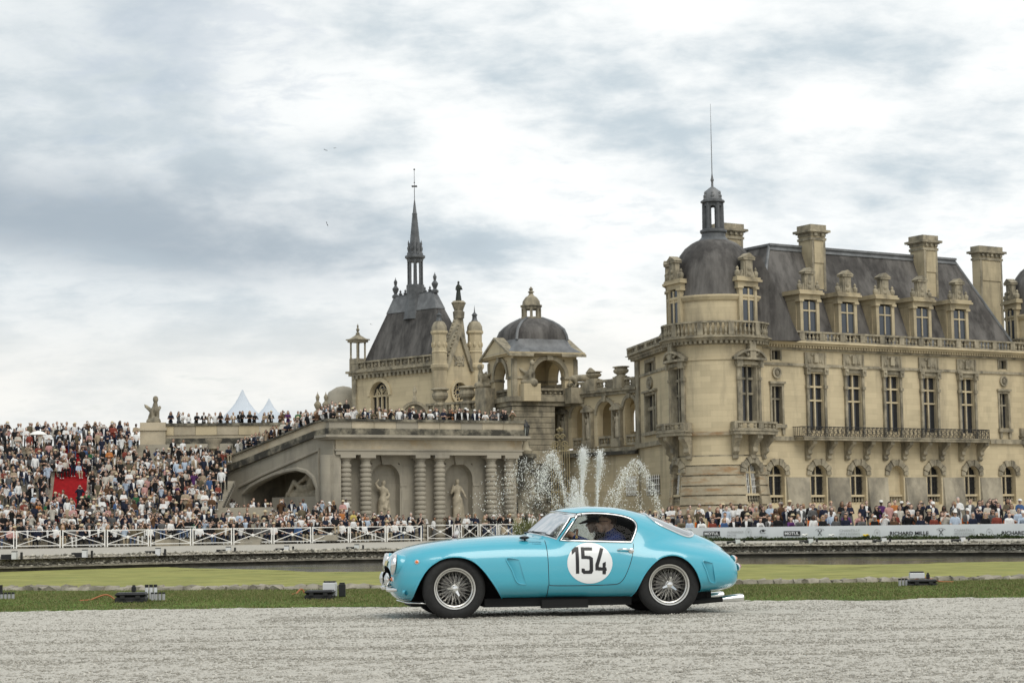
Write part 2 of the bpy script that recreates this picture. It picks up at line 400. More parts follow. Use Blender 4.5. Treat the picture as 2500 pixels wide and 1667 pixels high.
tri = np.array([(0, 1, 4), (1, 2, 4), (2, 3, 4), (3, 0, 4), (1, 0, 5), (2, 1, 5), (3, 2, 5), (0, 3, 5)])
Fp = (np.arange(NP)[:, None, None]*6+tri[None]).reshape(-1, 3)
o = inst('loose_gravel', mesh_np('loose_gravel', np.stack([X_, Y_, Z_], -1).reshape(-1, 3), Fp, [PEB]))
tag(o, 'pale loose gravel stones strewn over the road surface', 'gravel', kind='stuff')

# turf verge between road and basin
nx, ny = 120, 24
gx, gy = np.meshgrid(np.linspace(-16, 17, nx), np.linspace(0, 1, ny))
y0 = edge_y(gx)-0.06
y1 = BC[1]-np.sqrt(np.maximum(BR**2-(gx-BC[0])**2, 0))-0.28
Yv = y0+(y1-y0)*gy; Zv = 0.008+0.05*np.sin(PI*gy)*(0.5+vnoise(gx, Yv, 0.5, 11))
idx = np.arange(nx*ny).reshape(ny, nx)
Fg = np.stack([idx[:-1, :-1], idx[:-1, 1:], idx[1:, 1:], idx[1:, :-1]], -1).reshape(-1, 4)
o = inst('turf_verge', mesh_np('turf_verge', np.stack([gx, Yv, Zv], -1).reshape(-1, 3), Fg, [TURF], True)); tag(o, kind='structure')
GRASS = islandmat('grass_blade', (0.085, 0.14, 0.03), (0.145, 0.205, 0.055), 0.8, (0.22, 0.19, 0.09))
NB = 190000
bx = nrng.random(NB)*22-10.5; t = nrng.random(NB)**0.9
e0 = edge_y(bx)-0.05; e1 = BC[1]-np.sqrt(np.maximum(BR**2-(bx-BC[0])**2, 0))-0.3
by = e0+(e1-e0)*t
dry = (vnoise(bx, by, 0.7, 21) > 0.55) & (t > 0.6)
keep = nrng.random(NB) > np.where(t > 0.78, 0.5, 0.0); bx, by, t = bx[keep], by[keep], t[keep]; NB = len(bx)
hb = (0.010+0.016*nrng.random(NB))*(0.7+0.8*vnoise(bx, by, 0.9, 12)); ang = nrng.random(NB)*PI; wd = 0.006+0.006*nrng.random(NB)
zb = 0.008+0.05*np.sin(PI*t)*(0.5+vnoise(bx, by, 0.5, 11))-0.01
lean = (nrng.random((NB, 2))-0.5)*0.05
A_ = np.stack([bx-np.cos(ang)*wd, by-np.sin(ang)*wd, zb], -1); B_ = np.stack([bx+np.cos(ang)*wd, by+np.sin(ang)*wd, zb], -1)
C_ = np.stack([bx+lean[:, 0], by+lean[:, 1], zb+hb+0.01], -1)
o = inst('grass', mesh_np('grass', np.stack([A_, B_, C_], 1).reshape(-1, 3), np.arange(NB*3).reshape(-1, 3), [GRASS]))
tag(o, 'short green grass growing on the verge beside the gravel', 'grass', kind='stuff')

# water
WATER = bpy.data.materials.new('pond_water'); WATER.use_nodes = True
N = WATER.node_tree.nodes; L = WATER.node_tree.links; b = N['Principled BSDF']
b.inputs['Base Color'].default_value = (0.05, 0.047, 0.032, 1); b.inputs['Roughness'].default_value = 0.12
tc = N.new('ShaderNodeNewGeometry'); mp = N.new('ShaderNodeMapping'); mp.inputs['Scale'].default_value = (1, 2.6, 1); L.new(tc.outputs['Position'], mp.inputs[0])
nz = N.new('ShaderNodeTexNoise'); nz.inputs['Scale'].default_value = 1.6; nz.inputs['Detail'].default_value = 5; L.new(mp.outputs[0], nz.inputs[0])
bp = N.new('ShaderNodeBump'); bp.inputs['Strength'].default_value = 0.35; bp.inputs['Distance'].default_value = 0.05; L.new(nz.outputs[0], bp.inputs['Height']); L.new(bp.outputs[0], b.inputs['Normal'])
o = MB(); o.lathe([(0.0, WZ), (BR-0.02, WZ)], 96, T(BC[0], BC[1], 0), cap=False)
tag(o.build('water', WATER), kind='structure')
bed = MB(); bed.lathe([(0.0, WZ-0.5), (BR+0.25, WZ-0.5), (BR+0.25, -0.05)], 96, T(BC[0], BC[1], 0), cap=False)
tag(bed.build('basin_bed', DARKIN), kind='structure')
# duckweed: a floating mat with a ragged edge, torn open in streaks
DUCK = mat('duckweed', (0.26, 0.255, 0.08), 0.9, spec=0.15, var=0.18, vscale=1.2, dark=(0.17, 0.195, 0.06), dscale=0.5, dlo=0.48, dhi=0.68, damt=0.7, streak=1.0, bump=0.3, bscale=40)
nt = DUCK.node_tree; N = nt.nodes; L = nt.links; b = N['Principled BSDF']
ge = N.new('ShaderNodeNewGeometry'); mp = N.new('ShaderNodeMapping'); mp.inputs['Scale'].default_value = (0.18, 0.75, 1); L.new(ge.outputs['Position'], mp.inputs[0])
nz = N.new('ShaderNodeTexNoise'); nz.inputs['Scale'].default_value = 1.0; nz.inputs['Detail'].default_value = 7; nz.inputs['Roughness'].default_value = 0.62; L.new(mp.outputs[0], nz.inputs[0])
mrn = N.new('ShaderNodeMapRange'); L.new(nz.outputs[0], mrn.inputs[0]); mrn.inputs[1].default_value = 0.335; mrn.inputs[2].default_value = 0.36; L.new(mrn.outputs[0], b.inputs['Alpha'])
V = []; F = []; n = 150
for i in range(n+1):
    x = -19.0+ (19.0+21.0)*i/n; d = math.sqrt(max(0, BR**2-(x-BC[0])**2))-0.1
    yf = 63.0+1.3*math.sin(x*0.35)+0.9*math.sin(x*0.83+2)+0.6*rnd.random()+(max(0, -x-6.5)*1.6)
    ynear = BC[1]-d; yf = max(ynear, min(yf, BC[1]+d-0.05))
    V += [(x, ynear, WZ+0.006), (x, yf, WZ+0.006)]
    if i: k = 2*i; F.append((k-2, k, k+1, k-1))
m = MB(); m.add(V, F)
for k in range(34):                                  # rafts that drifted off the mat
    x = rnd.uniform(-10, 17); y = rnd.uniform(63.5, 74); rx = rnd.uniform(0.2, 1.6); ry = rnd.uniform(0.05, 0.22); q = rnd.randint(9, 13)
    if (x-BC[0])**2+(y-BC[1])**2 > (BR-1.6)**2: continue
    m.add([(x+rx*math.cos(2*PI*i/q)*rnd.uniform(0.6, 1.2), y+ry*math.sin(2*PI*i/q)*rnd.uniform(0.6, 1.2), WZ+0.007) for i in range(q)], [tuple(range(q))])
tag(m.build('duckweed', DUCK), 'yellow green duckweed floating over the near half of the basin', 'duckweed', kind='stuff')

# the basin's stone rim: near stones one by one, rubble on the far bank
def rock_mesh(name, sx, sy, sz, seed, mt, jag=0.22):
    bm = bmesh.new(); bmesh.ops.create_cube(bm, size=1.0); bmesh.ops.subdivide_edges(bm, edges=bm.edges[:], cuts=1, use_grid_fill=True)
    r = random.Random(seed)
    for q in bm.verts:
        q.co = Vector((q.co.x*sx, q.co.y*sy, q.co.z*sz))
        if q.co.length > 0: q.co *= (1-0.18*((abs(q.co.x)/sx*2)*(abs(q.co.y)/sy*2)*(abs(q.co.z)/sz*2)))
        q.co += Vector((r.uniform(-1, 1)*sx, r.uniform(-1, 1)*sy, r.uniform(-1, 1)*sz))*jag*0.5
    me = bpy.data.meshes.new(name); bm.to_mesh(me); bm.free(); me.materials.append(mt)
    me.polygons.foreach_set('use_smooth', [True]*len(me.polygons)); me.set_sharp_from_angle(angle=R(38)); return me
KERB = mat('rough_kerb_stone', (0.36, 0.33, 0.27), 0.95, spec=0.1, var=0.3, vscale=6, dark=(0.09, 0.085, 0.065), dscale=3.0, dlo=0.45, dhi=0.66, damt=0.75, bump=1.0, bscale=16)
RUBBLE = islandmat('bank_rubble', (0.09, 0.085, 0.07), (0.44, 0.41, 0.34), 0.95, (0.55, 0.52, 0.44))
WETWALL = mat('wet_bank_wall', (0.085, 0.075, 0.055), 0.7, var=0.4, vscale=1.5, dark=(0.02, 0.02, 0.015), dscale=1.2, dlo=0.45, dhi=0.65, damt=0.8, streak=0.3, bump=0.6, bscale=6)
LEDGE = mat('bank_ledge', (0.24, 0.22, 0.18), 0.9, var=0.3, vscale=2.5, dark=(0.07, 0.065, 0.05), dscale=1.5, dlo=0.5, dhi=0.66, damt=0.8, bump=0.6, bscale=9)
rim = thing('basin_rim', 'rough stone rim around the round duckweed covered basin', 'stone rim', (BC[0], BC[1], 0))
rocks = [rock_mesh('stone', rnd.uniform(0.12, 0.32), rnd.uniform(0.22, 0.32), rnd.uniform(0.13, 0.17), k, KERB, 0.30) for k in range(14)]
a = PI+R(62)
while a < 2*PI-R(60):
    k = rnd.randrange(14); me = rocks[k]; wdt = max(v.co.x for v in me.vertices)-min(v.co.x for v in me.vertices)
    a += wdt*0.36/BR
    r = BR+rnd.uniform(-0.04, 0.10)
    inst('stone', me, rim, T(r*math.cos(a), r*math.sin(a), rnd.uniform(-0.01, 0.012)) @ RZ(a+PI/2+rnd.uniform(-0.12, 0.12)) @ RX(rnd.uniform(-0.1, 0.1)))
    a += wdt*0.36/BR
m = MB(); m.lathe([(BR+0.15, WZ-0.3), (BR-0.05, WZ-0.3), (BR-0.05, -0.12), (BR+0.15, -0.12)], 120, None, PI+R(4), 2*PI-R(4)); m.build('near_wall', WETWALL, rim)
m = MB(); m.lathe([(BR+0.05, -0.17), (BR, WZ-0.3)], 140, None, R(-8), PI+R(8)); m.build('wet_wall', WETWALL, rim)
m = MB(); m.lathe([(BR+0.02, -0.18), (BR-0.10, -0.18), (BR-0.10, -0.135), (BR+0.32, -0.13)][::-1], 140, None, R(-8), PI+R(8)); m.build('ledge', LEDGE, rim)
m = MB(); m.lathe([(BR+1.1, 0.145), (BR+0.75, 0.20), (BR+0.5, 0.19), (BR+0.18, -0.15)], 140, None, R(-8), PI+R(8)); m.build('bank', KERB, rim, 180)
NR = 7000; aa = nrng.random(NR)*(PI+R(10))-R(5); tt = nrng.random(NR)
base = np.array([(1, 0, 0), (0.2, 1, 0), (-1, 0.1, 0), (0, -1, 0.1), (0.2, 0, 0.8), (0, 0.1, -0.8)], float)
sc_ = 0.025+0.06*nrng.random(NR)**1.6; Bv = np.repeat(base[None], NR, 0)*(0.6+0.7*nrng.random((NR, 6, 1)))*sc_[:, None, None]
rad_ = BR+0.16+0.5*tt; zz_ = -0.13+0.35*np.minimum(1, tt*1.3)
g2 = nrng.random(NR)*6.28; ca, sa = np.cos(g2)[:, None], np.sin(g2)[:, None]
X_ = Bv[..., 0]*1.5*ca-Bv[..., 1]*sa+(rad_*np.cos(aa))[:, None]; Y_ = Bv[..., 0]*1.5*sa+Bv[..., 1]*ca+(rad_*np.sin(aa))[:, None]; Z_ = Bv[..., 2]+zz_[:, None]
Fp = (np.arange(NR)[:, None, None]*6+tri[None]).reshape(-1, 3)
o = inst('rubble', mesh_np('rubble', np.stack([X_, Y_, Z_], -1).reshape(-1, 3), Fp, [RUBBLE]), rim); o['kind'] = 'stuff'
# strip of grass behind the far bank
m = MB(); V = []; F = []
for i in range(61):
    a = R(58)+R(78)*i/60
    for r in (BR+0.95, BR+1.0+2.4*max(0, math.sin(PI*i/60))**0.7):
        x = BC[0]+r*math.cos(a); y = BC[1]+r*math.sin(a); V.append((x, y, gz(x, y)+0.006))
    if i: k = 2*i; F.append((k-2, k-1, k+1, k))
m.add(V, F); tag(m.build('grass_strip', TURF), kind='structure')
# ------------------------------------------------------------------ architecture helpers
def wall_open(mb, u0, u1, z0, z1, v0, v1, rects, step=None):
    us = sorted(set([u0, u1]+[min(max(r[i], u0), u1) for r in rects for i in (0, 1)]))
    for a, b in zip(us[:-1], us[1:]):
        if b-a < 1e-5: continue
        c = (a+b)/2; zs = z0
        for r in sorted([r for r in rects if r[0] < c < r[1]], key=lambda r: r[2]):
            if r[2] > zs: mb.box(a, b, v0, v1, zs, r[2], nx=max(1, int((b-a)/step)) if step else 1)
            zs = max(zs, r[3])
        if zs < z1: mb.box(a, b, v0, v1, zs, z1, nx=max(1, int((b-a)/step)) if step else 1)
def arc(uc, zc, r, a0=0.0, a1=PI, n=14, rz=None):
    rz = rz or r
    return [(uc+r*math.cos(a0+(a1-a0)*i/n), zc+rz*math.sin(a0+(a1-a0)*i/n)) for i in range(n+1)]
def arch_fill(mb, uc, r, zs, zt, v0, v1):
    p = arc(uc, zs, r); h = len(p)//2
    top_r = [(uc+r, zt)]*(h+1); 
    outer = [(uc+r, zs+(zt-zs)*min(1, i/(h*0.5))) if i <= h*0.5 else (uc+r-(r)*(i-h*0.5)/(h*0.5), zt) for i in range(h+1)]
    mb.ribbon(outer, p[:h+1], v0, v1)
    outer2 = [(2*uc-q[0], q[1]) for q in outer]; inner2 = [(2*uc-q[0], q[1]) for q in p[:h+1]]
    mb.ribbon(inner2, outer2, v0, v1)
def baluster_prof(h, r):
    return [(r*0.9, 0), (r*0.9, h*0.08), (r*0.5, h*0.12), (r, h*0.35), (r*0.45, h*0.72), (r*0.8, h*0.86), (r*0.8, h)]
def balustrade(mb, u0, u1, z0, z1, v0, v1, pitch=0.42, pier=2.6, pierw=0.45, step=None, rail=0.18, plinth=0.2):
    nx = lambda a, b: max(1, int((b-a)/step)) if step else 1
    mb.box(u0, u1, v0, v1, z0, z0+plinth, nx=nx(u0, u1)); mb.box(u0, u1, v0-0.04, v1+0.04, z1-rail, z1, nx=nx(u0, u1))
    n = max(1, round((u1-u0)/pier)); w = (u1-u0)/n; vm = (v0+v1)/2
    for i in range(n+1):
        c = u0+i*w; a, b = max(u0, c-pierw/2), min(u1, c+pierw/2)
        mb.box(a, b, v0-0.02, v1+0.02, z0+plinth, z1-rail)
        if i < n:
            s0, s1 = c+pierw/2, c+w-pierw/2; k = max(1, int((s1-s0)/pitch))
            for j in range(k):
                mb.lathe(baluster_prof(z1-rail-z0-plinth, min(0.15, pitch*0.36)), 6, T(s0+(j+0.5)*(s1-s0)/k, vm, z0+plinth), cap=False)
def dentils(mb, u0, u1, z0, z1, v0, v1, pitch):
    n = int((u1-u0)/pitch)
    for i in range(n):
        c = u0+(i+0.5)*(u1-u0)/n; mb.box(c-pitch*0.28, c+pitch*0.28, v0, v1, z0, z1)
def cross_window(root, u0, u1, z0, z1, trans, xf=None, dep=0.30, mul=0.13, frame=0.14, pane=PANE, name='window', stone=TRIM, sur=0.0):
    """stone cross window: surround, mullion, transoms; every light is a pane of its own"""
    m = MB(xf); uc = (u0+u1)/2
    m.box(uc-mul/2, uc+mul/2, dep-0.14, dep+0.04, z0, z1)
    zz = [z0]+list(trans)+[z1]
    for t in trans: m.box(u0, u1, dep-0.12, dep+0.05, t-mul/2, t+mul/2)
    for a, b in ((u0-frame, u0+0.02), (u1-0.02, u1+frame)): m.box(a, b, -0.07-sur, dep+0.06, z0-0.05, z1+frame)
    m.box(u0, u1, -0.07-sur, dep+0.06, z1-0.02, z1+frame)
    w = m.build(name, stone, root)
    for a, b in ((u0+0.02, uc-mul/2), (uc+mul/2, u1-0.02)):
        for c, d in zip(zz[:-1], zz[1:]):
            p = MB(xf); p.box(a, b, dep+0.02, dep+0.05, c, d)
            q = p.build('pane', pane if not isinstance(pane, list) else rnd.choice(pane), w)
    return w
def urn(mb, M, h=1.0, r=0.35, n=10):
    pr = [(0.75, 0), (0.75, 0.1), (0.5, 0.17), (0.55, 0.25), (0.82, 0.38), (0.95, 0.55), (0.9, 0.68), (0.75, 0.76), (0.8, 0.84), (1.05, 0.9), (1.0, 0.97), (0.7, 1.0)]
    mb.lathe([(a*r, b*h) for a, b in pr], n, M)
def finial(mb, M, h, r, n=8):
    pr = [(0.9, 0), (1.0, 0.1), (0.4, 0.2), (0.8, 0.36), (0.9, 0.44), (0.3, 0.58), (0.45, 0.7), (0.5, 0.76), (0.1, 0.9), (0.0, 1.0)]
    mb.lathe([(a*r, b*h) for a, b in pr], n, M)
def pediment(mb, uc, hw, z, h, v0, v1):
    mb.prism([(uc-hw, z), (uc+hw, z), (uc, z+h)], v0, v1)
def segpediment(mb, uc, hw, z, h, v0, v1, th=0.2):
    r = (hw*hw+h*h)/(2*h); a = math.asin(hw/r); zc = z+h-r
    o = arc(uc, zc, r, PI/2-a, PI/2+a, 10); i = arc(uc, zc, r-th, PI/2-a*0.98, PI/2+a*0.98, 10)
    mb.ribbon(o, i, v0, v1); mb.box(uc-hw, uc+hw, v0+0.004, v1, z-th, z+0.02)
    mb.prism([p for p in i if p[1] > z]+[(uc-hw*0.8, z), (uc+hw*0.8, z)], v0+0.22, v1)
def relief(mb, u0, u1, z0, z1, v, seed, n=16, s=0.16):   # carved ornament: a cluster of scrolls and bosses
    r = random.Random(seed)
    for k in range(n):
        u = r.uniform(0, 1)**1.0; zc = z0+(z1-z0)*r.uniform(0.12, 0.9); q = s*r.uniform(0.5, 1.1)
        for sg in (-1, 1):
            uu = (u0+u1)/2+sg*u*(u1-u0)/2*0.85
            mb.ball((uu, v, zc), (q, q*0.7, q*r.uniform(0.7, 1.6)), 6, 4)
def blob(caps, voxel, ratio, name, mt, smooth_it=2):
    m = MB()
    for c in caps:
        a, b, r0, r1 = Vector(c[0]), Vector(c[1]), c[2], c[3]
        n = 3; pts = [a.lerp(b, i/n) for i in range(n+1)]
        if (b-a).length > 1e-4: m.tube(pts, [r0+(r1-r0)*i/n for i in range(n+1)], 10)
        m.ball(a, r0, 10, 8); m.ball(b, r1, 10, 8)
    me = remesh(m.mesh(name, mt), voxel, ratio, name, smooth_it)
    if not me.materials: me.materials.append(mt)
    return me
def statue_mesh(name, mt, kind):
    if kind == 'nude':      # contrapposto, drape falling from the hip to the plinth
        c = [((-0.12, 0, 0.1), (-0.10, 0.02, 0.62), .075, .10), ((-0.10, 0.02, .62), (-0.10, 0, 1.12), .10, .15), ((0.16, -.04, .1), (0.15, -.10, .6), .07, .10), ((0.15, -.10, .6), (0.10, 0, 1.12), .10, .15),
             ((-0.02, 0, 1.10), (0.03, 0, 1.35), .21, .17), ((0.03, 0, 1.35), (-0.02, 0, 1.68), .17, .20), ((-.18, 0, 1.74), (.16, 0, 1.70), .10, .10), ((0, 0, 1.75), (0.03, -.02, 1.92), .08, .075), ((0.04, -.03, 2.02), (0.05, -.03, 2.08), .12, .115),
             ((-.22, 0, 1.74), (-.42, -.02, 1.98), .085, .07), ((-.42, -.02, 1.98), (-.26, -.06, 2.22), .065, .05), ((.22, 0, 1.68), (.36, -.05, 1.38), .085, .07), ((.36, -.05, 1.38), (.22, -.16, 1.2), .065, .05),
             ((.25, .05, 1.15), (.33, .08, .1), .14, .22), ((-.1, .1, 1.0), (.0, .14, .1), .16, .26), ((.28, -.06, 1.1), (.1, -.12, .72), .07, .12)]
    elif kind == 'draped':
        c = [((-0.1, 0, .1), (-0.1, 0, 1.1), .17, .19), ((.12, -.03, .1), (.1, 0, 1.1), .17, .18), ((0, 0, 1.05), (0, 0, 1.4), .23, .18), ((0, 0, 1.4), (0, 0, 1.68), .18, .20), ((-.18, 0, 1.72), (.18, 0, 1.72), .10, .10),
             ((0, 0, 1.75), (0, -.02, 1.92), .08, .07), ((0, -.03, 2.02), (0, -.03, 2.09), .12, .115), ((-.22, 0, 1.72), (-.36, 0, 1.42), .09, .08), ((-.36, 0, 1.42), (-.3, -.16, 1.85), .07, .05), ((.22, 0, 1.72), (.40, 0, 1.40), .085, .07), ((.4, 0, 1.4), (.52, -.08, 1.12), .065, .05), ((.22, .06, 1.1), (.3, .1, .1), .12, .2)]
    elif kind == 'virgin':
        c = [((0, 0, 0.05), (0, 0, 1.0), .34, .22), ((0, 0, 1.0), (0, 0, 1.55), .22, .23), ((0, 0, 1.6), (0, 0, 1.8), .12, .08), ((0, -.03, 1.93), (0, -.03, 2.0), .13, .12), ((.2, 0, 1.5), (.35, -.1, 1.25), .1, .09), ((.35, -.1, 1.25), (.12, -.25, 1.35), .08, .06), ((-.2, 0, 1.5), (-.3, -.15, 1.2), .1, .09), ((.22, -.15, 1.3), (.22, -.15, 1.5), .13, .1)]
    elif kind == 'god':     # reclining river god
        c = [((-1.0, 0, .25), (-.3, -.1, .45), .14, .2), ((-.3, -.1, .45), (.2, 0, .55), .22, .28), ((.2, 0, .55), (.55, 0, 1.1), .30, .34), ((.3, -.1, 1.35), (.8, .1, 1.3), .16, .16), ((.58, 0, 1.5), (.6, -.05, 1.62), .13, .2), ((.85, 0, 1.3), (1.15, -.1, .8), .14, .11), ((1.15, -.1, .8), (1.3, -.3, .4), .11, .08), ((.25, -.1, 1.3), (-.05, -.3, .95), .14, .1), ((-.05, -.3, .95), (-.35, -.3, .8), .1, .08), ((-.2, -.1, .45), (-.7, -.25, .85), .18, .14), ((-.7, -.25, .85), (-1.1, -.25, .2), .13, .1), ((-1.2, 0, .15), (1.4, .1, .15), .25, .3)]
    elif kind == 'sphinx':  # seated, wings raised
        c = [((0, .35, .3), (0, -.25, .75), .32, .26), ((0, -.25, .75), (0, -.3, 1.15), .22, .13), ((0, -.36, 1.35), (0, -.36, 1.42), .17, .16), ((-.14, -.35, .05), (-.14, -.32, .75), .09, .11), ((.14, -.35, .05), (.14, -.32, .75), .09, .11), ((-.25, .35, .12), (-.25, -.1, .1), .17, .1), ((.25, .35, .12), (.25, -.1, .1), .17, .1),
             ((-.2, .05, .75), (-.42, .35, 1.0), .13, .1), ((.2, .05, .75), (.38, .35, .95), .13, .1), ((-.42, .35, 1.0), (-.5, .45, 1.12), .08, .04), ((0, .5, .1), (0, -.5, .05), .3, .3)]
    else:                   # lion, standing with raised head
        c = [((0, .75, .75), (0, -.55, .82), .27, .3), ((0, -.6, .9), (0, -.85, 1.25), .3, .22), ((0, -.9, 1.35), (0, -1.12, 1.3), .22, .14), ((0, -.8, 1.45), (0, -.7, 1.2), .2, .28)]
        for sx in (-.17, .17):
            c += [((sx, -.6, .7), (sx, -.62, .08), .13, .09), ((sx, .7, .7), (sx, .55, .35), .16, .1), ((sx, .55, .35), (sx, .72, .08), .09, .08)]
        c += [((0, .95, .8), (0, 1.15, .45), .06, .05), ((0, 1.15, .45), (0, 1.1, .15), .05, .09)]
    m = blob(c, 0.045, 0.35, name, mt); return m
ST = {k: statue_mesh('statue_'+k, MARBLE if k in ('nude', 'draped', 'god') else TRIM, k) for k in ('nude', 'draped', 'god', 'sphinx', 'lion')}
ST['virgin'] = statue_mesh('statue_virgin', BRONZE, 'virgin')
def put_statue(name, key, label, loc, s=1.0, rz=0.0, cat='statue', sz=None):
    o = inst(name, ST[key]); o.location = loc; o.rotation_euler = (0, 0, rz); o.scale = (s, s, sz or s); tag(o, label, cat); return o
# ------------------------------------------------------------------ chateau wing
MF = Frame((P(1980, 1000, 150).x, 150), (P(1980, 1000, 150).x+math.cos(R(32)), 150+math.sin(R(32))))
chat = thing('chateau_wing', 'long cream stone chateau wing with five tall cross windows and slate mansard', 'building', MF.A, MF.rz)
fz = lambda py, px=2085, v=0.0: MF.z(px, py, v)
UA, UB = MF.u(1848), MF.u(2508)
zc_bot = fz(851, 1980); zb0 = fz(834, 1980, -0.5); zb1 = fz(813, 1980, -0.5); z_str = fz(1073, 1980)
wins = [1992, 2085, 2178, 2269, 2361]; arches = [1994, 2091, 2183, 2275.5, 2367, 2457]
wz0, wz1 = fz(1052), fz(914.5)
rects = []; arch_r = 0.76; za_s = fz(1160); za_0 = fz(1232)
for p in wins: c = MF.u(p); rects.append((c-0.74, c+0.74, wz0, wz1))
for p in arches: c = MF.u(p); rects.append((c-arch_r, c+arch_r, za_0, za_s+arch_r))
lw = MF.u(1897); rw = MF.u(2451)
sw0, sw1 = MF.z(1897, 1034), MF.z(1897, 942); su0, su1 = MF.z(1897, 878), MF.z(1897, 855)
for c in (lw, rw): rects += [(c-0.5, c+0.5, sw0, sw1), (c-0.42, c+0.42, su0, su1)]
la = MF.u(1892); rects.append((la-arch_r, la+arch_r, za_0, za_s+arch_r))
m = MB(); wall_open(m, UA, UB, -1.0, zc_bot, 0.0, 0.7, rects)
for p in arches+[1892]: arch_fill(m, MF.u(p), arch_r, za_s, za_s+arch_r, 0.0, 0.7)
m.build('wall', STONE, chat)
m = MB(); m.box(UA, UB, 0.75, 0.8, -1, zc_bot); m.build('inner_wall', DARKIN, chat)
m = MB()                                            # string courses, cornice, dentils
m.box(MF.u(2412), UB, -0.22, 0.02, z_str-0.12, z_str+0.25); m.box(UA, MF.u(1962), -0.18, 0.02, z_str-0.1, z_str+0.22)
zmid = fz(893, 1980)
m.box(UA, UB, -0.10, 0.015, zmid-0.06, zmid+0.14)
m.box(UA, UB, -0.16, 0.03, zc_bot-0.16, zc_bot+0.02); m.build('string_mouldings', TRIM, chat)
m = MB(); m.box(UA, UB, -0.52, 0.9, zc_bot+0.18, zc_bot+0.34); m.box(UA, UB, -0.75, 0.9, zc_bot+0.34, zb0)
dentils(m, UA, UB, zc_bot, zc_bot+0.182, -0.42, 0.02, 0.27)
m.build('cornice', STONE, chat)
m = MB(); balustrade(m, UA, UB, zb0, zb1+0.12, -0.62, -0.36, 0.33, 2.05, 0.5, None, 0.13, 0.1); m.build('balustrade', TRIM, chat)
t1, t2 = fz(980), fz(947)
for k, p in enumerate(wins):
    c = MF.u(p)
    w = cross_window(chat, c-0.74, c+0.74, wz0, wz1, (t1, t2), dep=0.22, mul=0.13, frame=0.05, pane=PANE, stone=STONE)
    m = MB()
    for s in (-1, 1):                                # colonnettes, capitals
        m.box(c+s*0.86-0.11, c+s*0.86+0.11, -0.20, 0.01, wz0-0.9, wz1-0.1); m.box(c+s*0.88-0.16, c+s*0.88+0.16, -0.28, 0.01, t2-0.14, t2+0.1)
        m.box(c+s*0.88-0.18, c+s*0.88+0.18, -0.36, 0.01, wz1-0.12, wz1+0.38); m.ball((c+s*0.88, -0.34, wz1+0.22), 0.15, 6, 4)
        m.box(c+s*0.98-0.07, c+s*0.98+0.07, -0.14, 0.01, wz1+0.55, zc_bot-0.3)
    m.box(c-1.18, c+1.18, -0.34, 0.01, wz1+0.40, wz1+0.56); m.box(c-0.66, c+0.66, -0.16, 0.01, wz1+0.1, wz1+0.40)
    m.box(c-0.92, c+0.92, -0.08, 0.01, wz1+0.62, zc_bot-0.32); relief(m, c-0.8, c+0.8, wz1+0.7, zc_bot-0.35, -0.1, 40, 9, 0.15)
    m.box(c-0.2, c+0.2, -0.26, 0.01, wz1+0.8, zc_bot-0.42)
    m.build('window_surround', TRIM, chat)
for c in (lw, rw):
    cross_window(chat, c-0.5, c+0.5, sw0, sw1, (sw0+(sw1-sw0)*0.66,), dep=0.34, mul=0.13, frame=0.16)
    cross_window(chat, c-0.42, c+0.42, su0, su1, (), dep=0.3, mul=0.13, frame=0.12)
    m = MB(); zc = MF.z(1897, 910)
    m.lathe([(0.42, 0), (0.42, 0.16), (0.28, 0.16), (0.26, 0.06), (0, 0.06)], 16, T(c, 0, zc) @ RX(PI/2)); md_ = m.build('medallion', TRIM, chat); m = MB(); m.ball((c+0.02, -0.1, zc), (0.17, 0.14, 0.25), 8, 6); m.build('bust', TRIM, md_)
    m = MB(); m.box(c-0.75, c+0.75, -0.22, 0.01, sw1+0.17, sw1+0.33); m.build('window_hood', TRIM, chat)
    m = MB(); m.box(c-0.75, c+0.75, -0.25, 0.01, sw0-0.32, sw0-0.05)
    for s in (-1, 1): m.box(c+s*0.5-0.12, c+s*0.5+0.12, -0.16, 0.01, sw0-0.8, sw0-0.318)
    m.build('window_sill', TRIM, chat)
